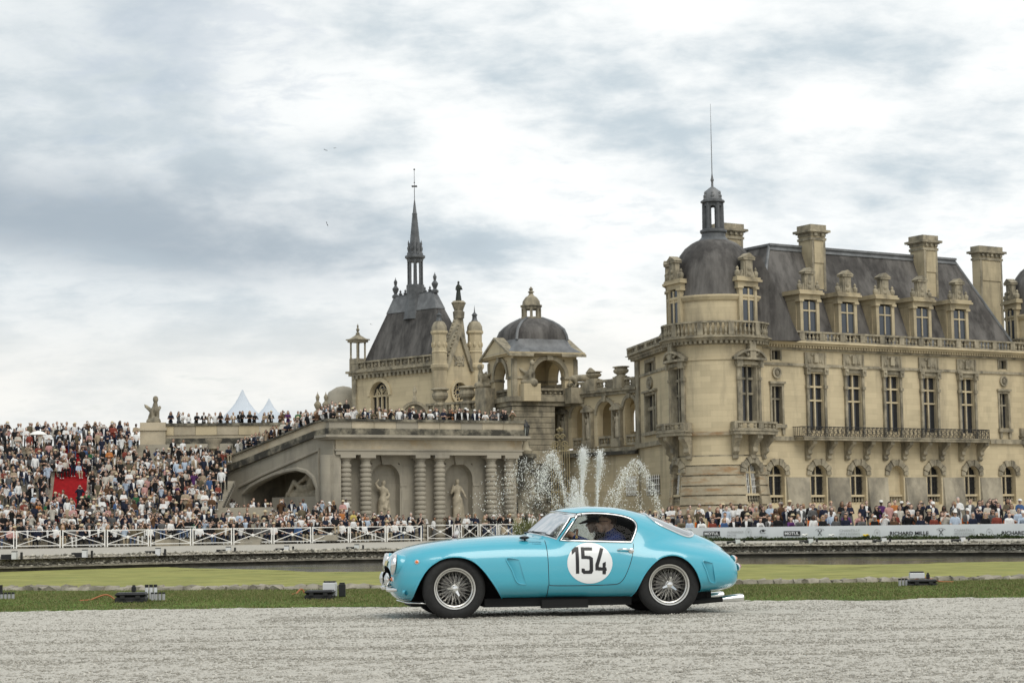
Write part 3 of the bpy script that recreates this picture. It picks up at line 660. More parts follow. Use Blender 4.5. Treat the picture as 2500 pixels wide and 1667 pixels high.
def arched_window(root, c, r, z0, zs, dep, xf=None, blind=False, vous=True, sill=None, wall=STONE):
    m = MB(xf)
    nv = 9
    if vous:
        w = m.box(c-r-0.1, c-r-0.02, 0.02, 0.1, z0, zs)
    m.box(c-r, c+r, dep-0.1, dep+0.12, z0, z0+0.2); sill = sill or z0+0.55
    m.box(c-r, c+r, dep-0.25, dep+0.1, sill-0.1, sill+0.06)
    if not blind:
        m.box(c-0.05, c+0.05, dep-0.08, dep+0.05, sill, zs+r*0.98); m.box(c-r, c+r, dep-0.1, dep+0.05, zs-0.07, zs+0.07)
    wn_ = m.build('window', wall, root)
    g = MB(xf)
    if blind: g.prism([(c-r, z0), (c+r, z0)]+arc(c, zs, r), dep-0.02, dep+0.05); g.build('blocked_opening', STONE, wn_)
    else:
        for s in (-1, 1):
            p = MB(xf); a0, a1 = (0, PI/2) if s > 0 else (PI/2, PI)
            q = arc(c, zs, r, a0, a1, 8)
            p.prism(([(c, sill), (c+r, sill)]+q+[]) if s > 0 else ([(c-r, sill), (c, sill)]+q), dep+0.06, dep+0.09); p.build('pane', PANE, wn_)
        b = MB(xf)
        for i in range(1, 8):
            if i == 4: continue
            x = c-r+2*r*i/8; h = math.sqrt(max(0, r*r-(x-c)**2)); b.box(x-0.018, x+0.018, dep-0.04, dep, sill, zs+h*0.96)
        for zz_ in (sill+(zs-sill)*0.35, sill+(zs-sill)*0.7): b.box(c-r, c+r, dep-0.045, dep-0.01, zz_-0.02, zz_+0.02)
        b.build('window_bars', IRON if not xf else WPAINT, wn_)
    bl = MB(xf)
    for i in range(5):
        x = c-r*0.8+i*r*0.4; bl.lathe(baluster_prof(sill-0.1-z0-0.2, 0.1), 6, T(x, dep-0.08, z0+0.2), cap=False)
    bl.build('sill_balusters', TRIM, wn_)
    if vous:
        for i in range(nv):
            a0 = PI*i/nv+0.02; a1 = PI*(i+1)/nv-0.02; ro = r+0.46+(0.05 if i % 2 else -0.02)
            q = MB(xf); q.ribbon(arc(c, zs, ro, a0, a1, 3), arc(c, zs, r+0.01, a0, a1, 3), -0.14-0.05*(i % 2), 0.05); q.build('voussoir', TRIM, wn_)
    return wn_
for p in arches: arched_window(chat, MF.u(p), arch_r, za_0, za_s, 0.45, blind=(p == 2183), sill=fz(1209))
arched_window(chat, la, arch_r, za_0, za_s, 0.45, sill=fz(1209))
# battered cement plinth, cut back around each arch
cs = sorted([MF.u(p) for p in arches]+[la]); zt = za_s-0.15
m = MB()
for a, b in zip(cs[:-1], cs[1:]):
    x0, x1 = a+arch_r+0.12, b-arch_r-0.12
    m.add([(x0, 0.0, -1), (x1, 0.0, -1), (x1, 0.0, zt), (x0, 0.0, zt), (x0+0.1, -0.5, -1), (x1-0.1, -0.5, -1), (x1-0.05, -0.05, zt), (x0+0.05, -0.05, zt)],
          [(4, 5, 6, 7), (0, 4, 7, 3), (5, 1, 2, 6), (7, 6, 2, 3), (0, 1, 5, 4)])
m.build('plinth', PLINTH, chat)
# iron balcony on consoles
u0, u1 = MF.u(1960, -1.2), MF.u(2414, -1.2); zs0 = fz(1072, 1980, -1.2)
m = MB(); m.box(u0, u1, -1.25, 0.01, zs0-0.05, zs0+0.14); m.box(u0-0.05, u1+0.05, -1.32, 0.0, zs0+0.14, zs0+0.22); m.build('balcony_slab', TRIM, chat)
m = MB(); zr = fz(1040, 1980, -1.2); v = -1.15
m.box(u0, u1, v-0.03, v+0.03, zr-0.05, zr); m.box(u0, u1, v-0.03, v+0.03, zs0+0.24, zs0+0.28)
n = int((u1-u0)/0.42)
for i in range(n+1):
    x = u0+(u1-u0)*i/n; m.box(x-0.02, x+0.02, v-0.02, v+0.02, zs0+0.2, zr)
    if i < n:
        xm = x+(u1-u0)/n/2; zmn, h = (zs0+0.28+zr)/2, (zr-zs0-0.28)/2
        m.tube([(xm+0.15*math.cos(t)*(1 if i % 3 else .6), v, zmn+h*0.85*math.sin(t)) for t in np.linspace(0, 2*PI, 11)[:-1]], 0.022, 4, closed=True)
        m.tube([(xm+0.17*math.sin(t*2), v+0.01, zmn+h*0.9*(t/PI-1)) for t in np.linspace(0, 2*PI, 12)], 0.02, 4)
for x in (u0, u1): m.box(x-0.03, x+0.03, v, -0.02, zr-0.05, zr); m.box(x-0.02, x+0.02, v, -0.02, zs0+0.2, zs0+0.28); [m.box(x-0.02, x+0.02, v+k*0.2, v+k*0.2+0.03, zs0+0.2, zr) for k in range(6)]
m.build('balcony_railing', IRON, chat)
for p in (1975, 2026, 2071, 2117.5, 2164, 2210, 2256, 2301, 2349, 2394):
    c = MF.u(p, -0.4); m = MB(); pr = [(-1.0, zs0-0.05), (-1.02, zs0-0.28), (-0.7, zs0-0.5), (-0.42, zs0-0.75), (-0.45, zs0-1.0), (-0.2, zs0-1.15), (-0.32, zs0-1.35), (-0.14, zs0-1.5), (0.02, zs0-1.5), (0.02, zs0-0.05)]
    m.prism(pr[::-1], -0.19, 0.19, T(c, 0, 0) @ RZ(PI/2) @ SC(1, 1, 1)); m.build('console', TRIM, chat)
# roof, dormers, chimneys
zr_base = zb0-0.1
ru0, rz0 = MF.fp(1878, 601, 3.6); ru1, rz1 = MF.fp(2329, 637, 3.6); zrg = (rz0+rz1)/2
rb = (UA+0.6, MF.u(2493, 0.6), 0.55, 11.0)
m = MB(); k = 0.16
zl = zr_base+0.9
lerp = lambda a, b, t: a+(b-a)*t
rt = (ru0, ru1, 3.6, 7.8)
mid = tuple(lerp(rb[i], rt[i], 0.10) for i in range(4))
m.frustum(mid, zl, rt, zrg); m.build('roof', SLATE, chat)
m = MB(); m.frustum(rb, zr_base, tuple(lerp(rb[i], rt[i], 0.105) for i in range(4)), zl+0.01)
m.frustum((rt[0]-0.08, rt[1]+0.08, rt[2]-0.2, rt[3]+0.2), zrg-0.3, (rt[0], rt[1], rt[2]-0.1, rt[3]+0.1), zrg+0.02); m.box(rt[0]-0.1, rt[1]+0.1, rt[2]-0.22, rt[3]+0.2, zrg+0.02, zrg+0.2)
for (ub, ut) in ((rb[0], rt[0]), (rb[1], rt[1])):    # hip rolls
    m.tube([(lerp(ub, ut, 0.1), lerp(0.55, 3.6, 0.1), zl), (ut, 3.6, zrg)], 0.12, 6)
m.build('roof_flashing', LEAD, chat)
def dormer(root, c, zb, xf=None, w=0.60, h=2.15, v0=0.25, back=3.0, pane=PANEB, tot=1.0):
    m = MB(xf); z1 = zb+h
    for s in (-1, 1):
        m.box(c+s*(w+0.14)-0.14, c+s*(w+0.14)+0.14, v0, v0+0.5, zb-0.5, z1+0.15); m.box(c+s*(w+0.2)-0.22, c+s*(w+0.2)+0.22, v0-0.12, v0+0.45, z1-0.02, z1+0.16)
        m.box(c+s*(w+0.22)-0.12, c+s*(w+0.22)+0.12, v0+0.45, back, zb-0.5, z1+0.3)
    m.box(c-w-0.38, c+w+0.38, v0-0.05, back, z1+0.14, z1+0.52); m.box(c-w-0.55, c+w+0.55, v0-0.32, back+0.1, z1+0.52, z1+0.68); m.box(c-w-0.5, c+w+0.5, v0-0.2, back, z1+0.68, z1+0.85)
    dd = m.build('dormer', STONE2, root)
    n = MB(xf); zc = z1+0.85                         # carved crown: aedicule with pediment, scrolls, two pots
    n.box(c-0.30, c+0.30, v0-0.05, v0+0.45, zc, zc+1.3); n.box(c-0.42, c-0.30, v0, v0+0.4, zc, zc+1.25); n.box(c+0.30, c+0.42, v0, v0+0.4, zc, zc+1.25)
    n.box(c-0.52, c+0.52, v0-0.15, v0+0.55, zc+1.25, zc+1.4); pediment(n, c, 0.58, zc+1.4, 0.36, v0-0.18, v0+0.55)
    relief(n, c-0.3, c+0.3, zc, zc+1.0, v0-0.05, 7, 4, 0.13)
    for s in (-1, 1):
        n.prism([(c+s*0.42, zc), (c+s*0.78, zc), (c+s*0.46, zc+0.55)][::s], v0+0.05, v0+0.35)
        n.lathe([(0.13, 0), (0.2, 0.2), (0.2, 0.38), (0.08, 0.5), (0.12, 0.62), (0.0, 0.8)], 7, T(c+s*0.88, v0+0.12, zc))
    n.build('dormer_crown', TRIM, dd)
    f = MB(xf); f.box(c-0.05, c+0.05, v0+0.05, v0+0.2, zb, z1); f.box(c-w, c+w, v0+0.06, v0+0.2, zb+h*0.66, zb+h*0.66+0.10); f.build('mullion', STONE, dd)
    for a, b in ((c-w, c-0.05), (c+0.05, c+w)):
        for e, g_ in ((zb-0.3, zb+h*0.66), (zb+h*0.66+0.10, z1)):
            p = MB(xf); p.box(a, b, v0+0.14, v0+0.17, e, g_); p.build('pane', pane, dd)
    return dd
dz0, dz1 = MF.z(2077, 811, 0.25), MF.z(2077, 742, 0.25)
for p in (1984, 2077, 2169, 2260, 2351): dormer(chat, MF.u(p, 0.25), dz0, w=0.66, h=dz1-dz0)
def chimney(root, u0, u1, v0, v1, z0, zt, name='chimney'):
    m = MB(); m.box(u0, u1, v0, v1, z0, zt-0.9)
    for s in (0.12,): m.box(u0+0.25, u1-0.25, v0-0.07, v0+0.02, zt-3.0, zt-1.35)
    m.mi = 1
    m.box(u0-0.08, u1+0.08, v0-0.08, v1+0.08, zt-1.22, zt-1.02); m.box(u0-0.05, u1+0.05, v0-0.05, v1+0.05, zt-0.9, zt-0.62)
    m.box(u0-0.32, u1+0.32, v0-0.32, v1+0.32, zt-0.6, zt-0.42); m.box(u0-0.16, u1+0.16, v0-0.16, v1+0.16, zt-0.68, zt-0.6); m.box(u0-0.08, u1+0.08, v0-0.08, v1+0.08, zt-0.42, zt)
    n = int((u1-u0)/0.5)
    for i in range(n): m.box(u0+(i+0.3)*(u1-u0)/n, u0+(i+0.7)*(u1-u0)/n, v0-0.2, v0, zt-0.9, zt-0.68)
    for s in (u0+0.02, u1-0.24): m.box(s, s+0.22, v0-0.05, v0+0.02, z0, zt-1.22)
    return m.build(name, [STONE2, TRIM], root)
for (a, b, yt, v, dpt) in ((1982, 2016, 549, 2.3, 1.5), (2255, 2289, 575, 2.3, 1.5), (2392, 2446, 602, 7.6, 0.9)):
    ua, ub = MF.u(a, v, 650), MF.u(b, v, 650); zt = MF.z((a+b)/2, yt, v); chimney(chat, ua, ub, v, v+dpt, zb0 if v > 5 else zb0+2.0, zt)
ua, ub = MF.u(1762, 8, 600), MF.u(1814, 8, 600); chimney(chat, ua, ub, 8, 9.6, zb0+3, MF.z(1790, 546, 8))

# ------------------------------------------------------------------ round towers
TC = (15.25, 148.3); TR = 3.45
def tz(py, Y=148.3, px=1750): return P(px, py, Y).z
S_ = 148.3/FPX
def round_tower(name, label, cx, cy, angs, detail=True):
    root = thing(name, label, 'tower', (cx, cy, 0), math.atan2(-cx, cy)*1.0)
    root.rotation_euler = (0, 0, -math.atan2(cx, cy))
    z_b = tz(1058, 145); zb_top = tz(787, 145); zb_bot = tz(822, 145); zc = tz(838, 145)
    def flare(z): return 0.62*max(0.0, min(1.0, (z_b-1.2-z)/(z_b-1.2)))**1.15 if z < z_b-1.2 else 0.0
    def xf(p): 
        r = TR-p.y+flare(p.z); a = p.x/TR; return Vector((r*math.sin(a), -r*math.cos(a), p.z))
    st = 0.35; C = PI*TR
    a_l, a_r = [TR*R(a) for a in angs]
    wz = (tz(1032, 145.5), tz(895, 145.5)); ww = 0.74
    az0, azs = tz(1232, 145.5), tz(1153, 145.5); ar = 0.66
    ops = [(c-ww, c+ww, wz[0], wz[1]) for c in (a_l, a_r)]
    m = MB(xf); wall_open(m, -C, C, z_b, zc+0.1, 0.0, 0.7, ops, st); m.build('upper_wall', STONE, root)
    js = [z_b, tz(1112, 145), tz(1136, 145), tz(1160, 145), tz(1185, 145), tz(1209, 145), tz(1233, 145), tz(1258, 145), -0.9]
    for k, (zt_, zb_) in enumerate(zip(js[:-1], js[1:])):     # rusticated courses, joints sunk between them
        m = MB(xf); o2 = [(c-ar, c+ar, az0, azs+ar) for c in (a_l, a_r)]
        vv = 0.0 if k else 0.06
        wall_open(m, -C, C, zb_+0.06, zt_-0.05, vv, 0.7, o2, st); m.build('stone_course', RUST if k in (2, 3, 4, 5, 6) else STONE, root)
    m = MB(xf); wall_open(m, -C, C, -0.9, z_b, 0.16, 0.72, [(c-ar, c+ar, az0, azs+ar) for c in (a_l, a_r)], st)
    for c in (a_l, a_r): arch_fill(m, c, ar, azs, azs+ar, 0.05, 0.7)
    m.build('joint_bed', TRIM, root)
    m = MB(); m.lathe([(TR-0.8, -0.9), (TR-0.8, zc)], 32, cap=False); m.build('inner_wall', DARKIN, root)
    m = MB(xf); m.box(-C, C, -0.14, 0.05, z_b-0.12, z_b+0.14, nx=60); m.build('string_course', RUST, root)
    m = MB(xf); m.box(-C, C, -0.09, 0.05, tz(875, 145)-0.08, tz(875, 145)+0.08, nx=60); m.build('string_course', STONE, root)
    m = MB(); zt_ = zb_bot; pr = [(TR-0.1, zc-0.1), (TR+0.15, zc-0.05), (TR+0.2, zc+0.12), (TR+0.55, zc+0.2), (TR+0.62, zc+0.34), (TR+0.82, zc+0.4), (TR+0.82, zt_), (TR-0.5, zt_+0.01)]
    m.lathe(pr, 64, cap=False)
    for i in range(64): m.box(-0.1, 0.1, -0.52, 0, zc-0.02, zc+0.19, RZ(2*PI*i/64) @ T(0, -TR, 0))
    m.build('cornice', TRIM, root, 30)
    RB = TR+0.62
    def xb(p): r = RB-p.y; a = p.x/RB; return Vector((r*math.sin(a), -r*math.cos(a), p.z))
    m = MB(xb); balustrade(m, -PI*RB, PI*RB, zb_bot, zb_top+0.08, 0.0, 0.26, 0.36, 2.3, 0.42, 0.4, 0.13, 0.1); m.build('balustrade', TRIM, root)
    for c in (a_l, a_r):
        h = wz[1]-wz[0]
        cross_window(root, c-ww, c+ww, wz[0], wz[1], (tz(961, 145.5), tz(924, 145.5)), xf, dep=0.36, mul=0.17, frame=0.12)
        m = MB(xf)
        for s in (-1, 1):
            m.box(c+s*1.02-0.13, c+s*1.02+0.13, -0.2, 0.02, wz[0]-0.6, wz[1]); m.box(c+s*1.02-0.18, c+s*1.02+0.18, -0.28, 0.02, tz(924, 145.5)-0.12, tz(924, 145.5)+0.1)
            m.box(c+s*1.02-0.2, c+s*1.02+0.2, -0.42, 0.02, wz[1]-0.05, wz[1]+0.5)
        m.box(c-1.3, c+1.3, -0.25, 0.02, wz[1]+0.1, wz[1]+0.34, nx=6); m.box(c-1.5, c+1.5, -0.55, 0.02, wz[1]+0.46, wz[1]+0.62, nx=8)
        segpediment(m, c, 1.5, wz[1]+0.66, 0.62, -0.55, 0.0, 0.16); m.box(c-0.26, c+0.26, -0.5, 0, wz[1]+0.6, zc+0.1); relief(m, c-0.7, c+0.7, wz[1]+0.75, wz[1]+1.3, -0.4, 3, 5, 0.14)
        m.build('window_surround', TRIM, root)
        m = MB(xf); zs = tz(1055, 144); v = -1.15; hw = 1.75
        m.box(c-hw, c+hw, v, 0.05, zs-0.14, zs+0.1, nx=10); m.box(c-hw-0.08, c+hw+0.08, v-0.08, 0.05, zs+0.1, zs+0.2, nx=10)
        balustrade(m, c-hw+0.05, c+hw-0.05, zs+0.2, tz(1028, 144), v+0.04, v+0.26, 0.34, 1.75, 0.36, 0.4, 0.14, 0.1)
        for s in (c-hw+0.05, c+hw-0.25): m.box(s, s+0.2, v+0.27, -0.02, zs+0.2, tz(1028, 144)-0.01)
        m.build('balcony', TRIM, root)
        for uu in (-1.45, 0.0, 1.45):
            q = MB(xf); pr = [(-1.0, zs-0.14), (-1.02, zs-0.4), (-0.66, zs-0.75), (-0.45, zs-1.05), (-0.5, zs-1.35), (-0.2, zs-1.6), (-0.26, zs-1.85), (0.0, zs-1.95), (0.05, zs-0.14)]
            q.prism(pr[::-1], -0.2, 0.2, T(c+uu, 0, 0) @ RZ(PI/2)); q.build('console', TRIM, root)
        arched_window(root, c, ar, az0, azs, 0.42, xf, sill=tz(1207, 145.5))
    # attic drum, dome, lantern
    za0, za1 = zb_bot-0.05, tz(722, 145.2); RD = TR-0.12
    def xd(p): r = RD-p.y; a = p.x/RD; return Vector((r*math.sin(a), -r*math.cos(a), p.z))
    m = MB(); m.lathe([(RD, za0), (RD, za1-0.3)], 56, cap=False); m.build('attic_wall', STONE, root, 180)
    m = MB(); m.lathe([(RD, za1-0.34), (RD+0.12, za1-0.3), (RD+0.28, za1-0.05), (RD+0.28, za1+0.08), (RD-0.1, za1+0.1)], 56, cap=False); m.build('attic_cornice', STONE, root, 30)
    px = S_
    dome = [(RD+0.05, za1+0.06), (107*px, za1+0.28), (103*px, tz(690)), (100*px, tz(668)), (94*px, tz(645)), (85*px, tz(625)), (72*px, tz(608)), (56*px, tz(596)), (44*px, tz(590))]
    m = MB(); m.lathe(dome, 56, cap=False); m.build('dome', SLATE, root, 180)
    m = MB(); m.lathe([(44*px, tz(592)), (36*px, tz(586)), (30*px, tz(580)), (29*px, tz(572)), (33*px, tz(568)), (33*px, tz(563)), (26*px, tz(560)), (0, tz(560))], 24); 
    z0, z1 = tz(560), tz(497)
    for i in range(6):
        a = 2*PI*i/6+0.52; m.box(-0.15, 0.15, -0.12, 0.12, z0, z1, RZ(a) @ T(0, -20*px, 0)); m.lathe([(0.13, z0), (0.1, z1)], 6, RZ(a) @ T(0, -23.5*px, 0))
        b = RZ(a+PI/6) @ T(0, -18.5*px, 0); w = 0.24
        q = arc(0, z1-0.45, w, 0, PI, 8); m.ribbon([(w+0.1, z1-0.45)]*2+[(w+0.1, z1+0.02), (0.2, z1+0.02), (0, z1+0.02), (-0.2, z1+0.02), (-w-0.1, z1+0.02)]+[(-w-0.1, z1-0.45)]*2, q, -0.08, 0.08, b)
    m.lathe([(22*px, z1-0.02), (24*px, tz(496)), (30*px, tz(495)), (30*px, tz(491)), (23*px, tz(488))], 12)
    m.build('lantern', LEADD, root, 35)
    m = MB(); m.lathe([(22*px, tz(489)), (21.5*px, tz(478)), (17*px, tz(466)), (8*px, tz(459)), (3*px, tz(456)), (2.5*px, tz(445)), (4.5*px, tz(440)), (3*px, tz(436)), (1.2*px, tz(425)), (0.8*px, tz(330)), (0.3*px, tz(254))], 12)
    for i in range(6): finial(m, RZ(2*PI*i/6) @ T(0, -21*px, tz(490)), 0.75, 0.17, 6)
    m.build('lantern_cap', LEAD, root, 40)
    dzb, dzt = tz(789, 145.5), tz(705, 145.5)
    for a in list(angs)+([angs[0]-38] if detail else []):
        dormer(root, RD*R(a-(0 if a != angs[0] else -2)), dzb, xd, 0.56, dzt-dzb, -0.32, 0.9, PANEB)
    return root
tower = round_tower('round_tower', 'round cream corner tower with slate dome, open lantern and long spike', TC[0], TC[1], (-61, 43.6))
round_tower('round_tower', 'round cream tower with slate dome at the far end of the wing', 44.6, 164.5, (-61, 43.6), False)

# ------------------------------------------------------------------ return facade beside the tower
RF = Frame((P(1556, 1000, 160).x, 160), (12.1, 148.6))
ret = thing('chateau_return', 'narrow cream stone return facade between the round tower and the arcade', 'building', RF.A, RF.rz)
zc2 = zc_bot; rL = RF.L
wu0, wu1 = RF.u(1577), RF.u(1602)
rwz = (RF.z(1590, 1053), RF.z(1590, 963)); ruz = (RF.z(1587, 907), RF.z(1587, 883))
m = MB(); wall_open(m, 0, rL, -1, zc2, 0, 0.7, [(wu0, wu1, *rwz), (wu0+0.2, wu1-0.2, *ruz)]); m.box(0, 0.72, 0.0, 8.0, -1, zc2); m.build('wall', STONE, ret)
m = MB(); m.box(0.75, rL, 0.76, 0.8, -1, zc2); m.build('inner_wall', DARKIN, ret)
cross_window(ret, wu0, wu1, *rwz, (rwz[0]+(rwz[1]-rwz[0])*0.64,), dep=0.3, mul=0.26, frame=0.3)
cross_window(ret, wu0+0.2, wu1-0.2, *ruz, (), dep=0.3, mul=0.26, frame=0.25)
m = MB(); zst = RF.z(1560, 1084); wc = (wu0+wu1)/2
m.box(-0.2, rL, -0.25, 0.02, zst-0.35, zst); m.box(-0.1, rL, -0.1, 0.02, fz(893, 1980)-0.06, fz(893, 1980)+0.14); m.box(-0.15, 1.1, -0.15, 0.02, zst, zc2)
m.box(-0.6, rL, -0.55, 0.9, zc2+0.2, zc2+0.42); m.box(-0.75, rL, -0.75, 0.9, zc2+0.42, zb0); m.box(-0.75, 0.9, 0.9, 8, zc2+0.2, zb0)
dentils(m, -0.2, rL, zc2, zc2+0.21, -0.48, 0.02, 0.5)
m.lathe([(0.5, 0), (0.5, 0.16), (0.32, 0.16), (0.3, 0.05), (0, 0.05)], 14, T(wc, 0, RF.z(1587, 935)) @ SC(1.6, 1, 1) @ RX(PI/2)); m.ball((wc, -0.1, RF.z(1587, 935)), (0.3, 0.14, 0.26), 8, 6)
m.box(wu0-0.5, wu1+0.5, -0.25, 0.01, rwz[1]+0.2, rwz[1]+0.36); m.box(wu0-0.5, wu1+0.5, -0.3, 0.01, rwz[0]-0.3, rwz[0]-0.04)
m.build('cornice', TRIM, ret)
m = MB(); balustrade(m, -0.6, rL, zb0, zb1, -0.62, -0.34, 0.6, 3.4, 0.7); m.build('balustrade', TRIM, ret)
m = MB(); m.frustum((0.6, rL+3, 0.6, 9), zb0-0.1, (5.5, rL+3, 4.0, 6.0), zb0+6.2); m.build('roof', SLATE, ret)
# ------------------------------------------------------------------ arcade gallery between the chateau and the domed gate
GF = Frame((P(1322, 1000, 170).x, 170), (RF.A.x-0.2, 160.4))
gal = thing('arcade_gallery', 'cream stone arcade gallery with arches, balustrade and urns above a rampart wall', 'building', GF.A, GF.rz)
gL = GF.L
gz1 = GF.z(1500, 950); gbt = GF.z(1500, 925); gzf = GF.z(1500, 1088); gtop = gz1-0.55
ops = []; arcs_ = []
for (a, b, yt) in ((1334, 1369, 996), (1395, 1433, 989), (1458, 1500, 979), (1525, 1553, 970)):
    ua, ub = GF.u(a), GF.u(b); c, r = (ua+ub)/2, (ub-ua)/2; r = min(r, 1.35); zt = GF.z((a+b)/2, yt); ops.append((c-r, c+r, gzf, zt)); arcs_.append((c, r, zt-r))
m = MB(); wall_open(m, 0, gL+0.5, gzf, gz1, 0, 0.6, ops)
for c, r, zs in arcs_: arch_fill(m, c, r, zs, zs+r, 0, 0.6)
m.build('arcade_wall', STONE, gal)
m = MB(); wall_open(m, 0, gL+0.5, gzf, gz1, 3.4, 4.0, [(c-r, c+r, gzf+1.3, zs+r) for c, r, zs in arcs_[2:3]])
c, r, zs = arcs_[2]; arch_fill(m, c, r, zs, zs+r, 3.4, 4.0); m.box(0, gL, 0.6, 3.4, gz1-0.3, gz1-0.01); m.build('rear_wall', STONE, gal)
c, r, zs = arcs_[0]; m = MB(); m.prism([(c-r, gzf), (c+r, gzf)]+arc(c, zs, r), 0.3, 0.5); m.build('blind_arch', STONE, gal)
for c, r, zs in arcs_:
    m = MB(); m.ribbon(arc(c, zs, r+0.28), arc(c, zs, r+0.01), -0.14, 0.02); m.prism([(c-0.16, zs+r-0.05), (c+0.16, zs+r-0.05), (c+0.24, zs+r+0.5), (c-0.24, zs+r+0.5)], -0.25, 0.02); m.build('archivolt', TRIM, gal)
    m = MB(); balustrade(m, c-r, c+r, gzf, gzf+0.85, 0.1, 0.35, 0.36, 4, 0.2); m.build('arch_balustrade', TRIM, gal)
m = MB(); m.box(-0.2, gL+0.6, -0.45, 0.7, gz1-0.18, gz1); m.box(-0.2, gL+0.6, -0.25, 0.02, gz1-0.45, gz1-0.18); m.box(-0.2, gL+0.6, -0.35, 0.02, gzf-0.45, gzf-0.15); m.build('cornice', TRIM, gal)
m = MB(); balustrade(m, -0.2, gL+0.4, gz1, gbt, -0.25, 0.05, 0.42, 3.0, 0.7); m.build('balustrade', TRIM, gal)
for px_ in (1377, 1439, 1510):
    u = GF.u(px_); m = MB(); zc = gzf+2.3
    m.box(u-0.55, u-0.38, -0.35, 0.02, gzf+0.6, zc+0.6); m.box(u+0.38, u+0.55, -0.35, 0.02, gzf+0.6, zc+0.6); m.box(u-0.6, u+0.6, -0.4, 0.02, gzf-0.1, gzf+0.6); m.box(u-0.65, u+0.65, -0.45, 0.02, zc+0.6, zc+0.78); pediment(m, u, 0.65, zc+0.78, 0.4, -0.42, 0.02)
    a = m.build('niche_frame', TRIM, gal)
    s = inst('niche_figure', ST['draped'], a, T(u, -0.12, gzf+0.65) @ SC(0.95, 0.95, 0.95))
for px_, yt in ((1451, 907), (1517, 894)):
    u, zt = GF.fp(px_, yt); m = MB(); m.box(u-0.55, u+0.55, -0.5, 0.4, gz1, gbt+0.12); urn(m, T(u, -0.05, gbt+0.1) @ SC(1.5, 1, 1), zt-gbt-0.1, 0.55); m.build('urn', TRIM, gal)
m = MB(); m.box(-3.2, gL+0.6, -0.05, 0.6, -1, gzf-0.15); m.build('rampart_wall', STONE, gal)
m = MB(); m.box(-3.2, gL+0.5, -0.5, 0.02, gzf-0.75, gzf-0.46); m.build('mossy_ledge', LICHEN, gal)
def barred_window(root, u0, u1, z0, z1):
    m = MB(); m.box(u0-0.15, u1+0.15, -0.08, 0.0, z0-0.15, z0); w = m.build('window', TRIM, root)
    p = MB(); p.box(u0, u1, -0.02, -0.012, z0, z1); p.build('pane', PANE, w)
    b = MB()
    for i in range(7): x = u0+(u1-u0)*i/6; b.box(x-0.03, x+0.03, -0.14, -0.10, z0-0.1, z1+0.1)
    for k in range(3): zz_ = z0+(z1-z0)*(0.15+0.35*k); b.box(u0-0.2, u1+0.2, -0.15, -0.09, zz_-0.03, zz_+0.03)
    b.build('window_bars', WPAINT, w)
# ------------------------------------------------------------------ domed gate pavilion
DF = Frame((P(1255, 1000, 165).x, 165), (P(1255, 1000, 165).x+math.cos(R(22)), 165+math.sin(R(22))))
pav = thing('domed_pavilion', 'square open stone pavilion with great arches, grey slate dome and small lantern', 'building', DF.A, DF.rz)
S = 5.75; dz = lambda py, px=1255: DF.z(px, py)
ze, zf = dz(866), dz(968); aw = 0.5*(DF.u(1380)-DF.u(1304)); ac = 0.5*(DF.u(1380)+DF.u(1304)); azt = DF.z(1342, 878)
Cm = T(S/2, S/2, 0)
for k in range(4):
    m = MB(); Mk = Cm @ RZ(k*PI/2) @ T(-S/2, -S/2, 0)
    class Q(MB): pass
    q = MB(xf=lambda p, Mk=Mk: Mk @ p)
    c_ = ac if k in (0, 2) else S/2
    wall_open(q, 0.003, S-0.003, zf, ze, 0, 0.8, [(c_-aw, c_+aw, zf, azt)]); arch_fill(q, c_, aw, azt-aw, azt, 0, 0.8)
    q.build('arch_wall', STONE, pav)
    q = MB(xf=lambda p, Mk=Mk: Mk @ p); zs = azt-aw
    q.ribbon(arc(c_, zs, aw+0.35), arc(c_, zs, aw+0.01), -0.12, 0.02); q.box(c_-0.25, c_+0.25, -0.3, 0.02, azt-0.05, ze); q.box(-0.02, c_-aw+0.05, -0.12, 0.85, zs-0.2, zs); q.box(c_+aw-0.05, S+0.02, -0.12, 0.85, zs-0.2, zs)
    q.box(0, 0.3, -0.1, 0.02, zf, ze-0.3); q.box(S-0.3, S, -0.1, 0.02, zf, ze-0.3); q.build('archivolt', TRIM, pav)
    q = MB(xf=lambda p, Mk=Mk: Mk @ p); balustrade(q, c_-aw, c_+aw, zf, zf+0.75, 0.15, 0.45, 0.4, 4, 0.2); q.build('arch_balustrade', TRIM, pav)
for k in (1, 3):
    q = MB(xf=lambda p, Mk=Cm @ RZ(k*PI/2) @ T(-S/2, -S/2, 0): Mk @ p)
    pediment(q, S/2, S/2+0.5, ze+0.1, 1.55, -0.5, 0.3); q.build('pediment', STONE, pav)
    q = MB(xf=lambda p, Mk=Cm @ RZ(k*PI/2) @ T(-S/2, -S/2, 0): Mk @ p)
    for s in (-1, 1): q.add([(S/2+s*(S/2+0.65), -0.62, ze+0.06), (S/2, -0.62, ze+1.7), (S/2, 1.6, ze+1.7), (S/2+s*(S/2+0.65), 1.6, ze+0.06), (S/2+s*(S/2+0.65), -0.62, ze-0.14), (S/2, -0.62, ze+1.48), (S/2, 1.6, ze+1.48), (S/2+s*(S/2+0.65), 1.6, ze-0.14)], [(0, 1, 2, 3), (7, 6, 5, 4), (0, 4, 5, 1), (3, 2, 6, 7), (0, 3, 7, 4), (1, 5, 6, 2)])
    q.build('raking_cornice', TRIM, pav)
m = MB(); m.box(-0.35, S+0.35, -0.35, S+0.35, ze-0.02, ze+0.12); m.box(-0.55, S+0.55, -0.55, S+0.55, ze+0.12, ze+0.24); m.build('eaves_cornice', STONE, pav)
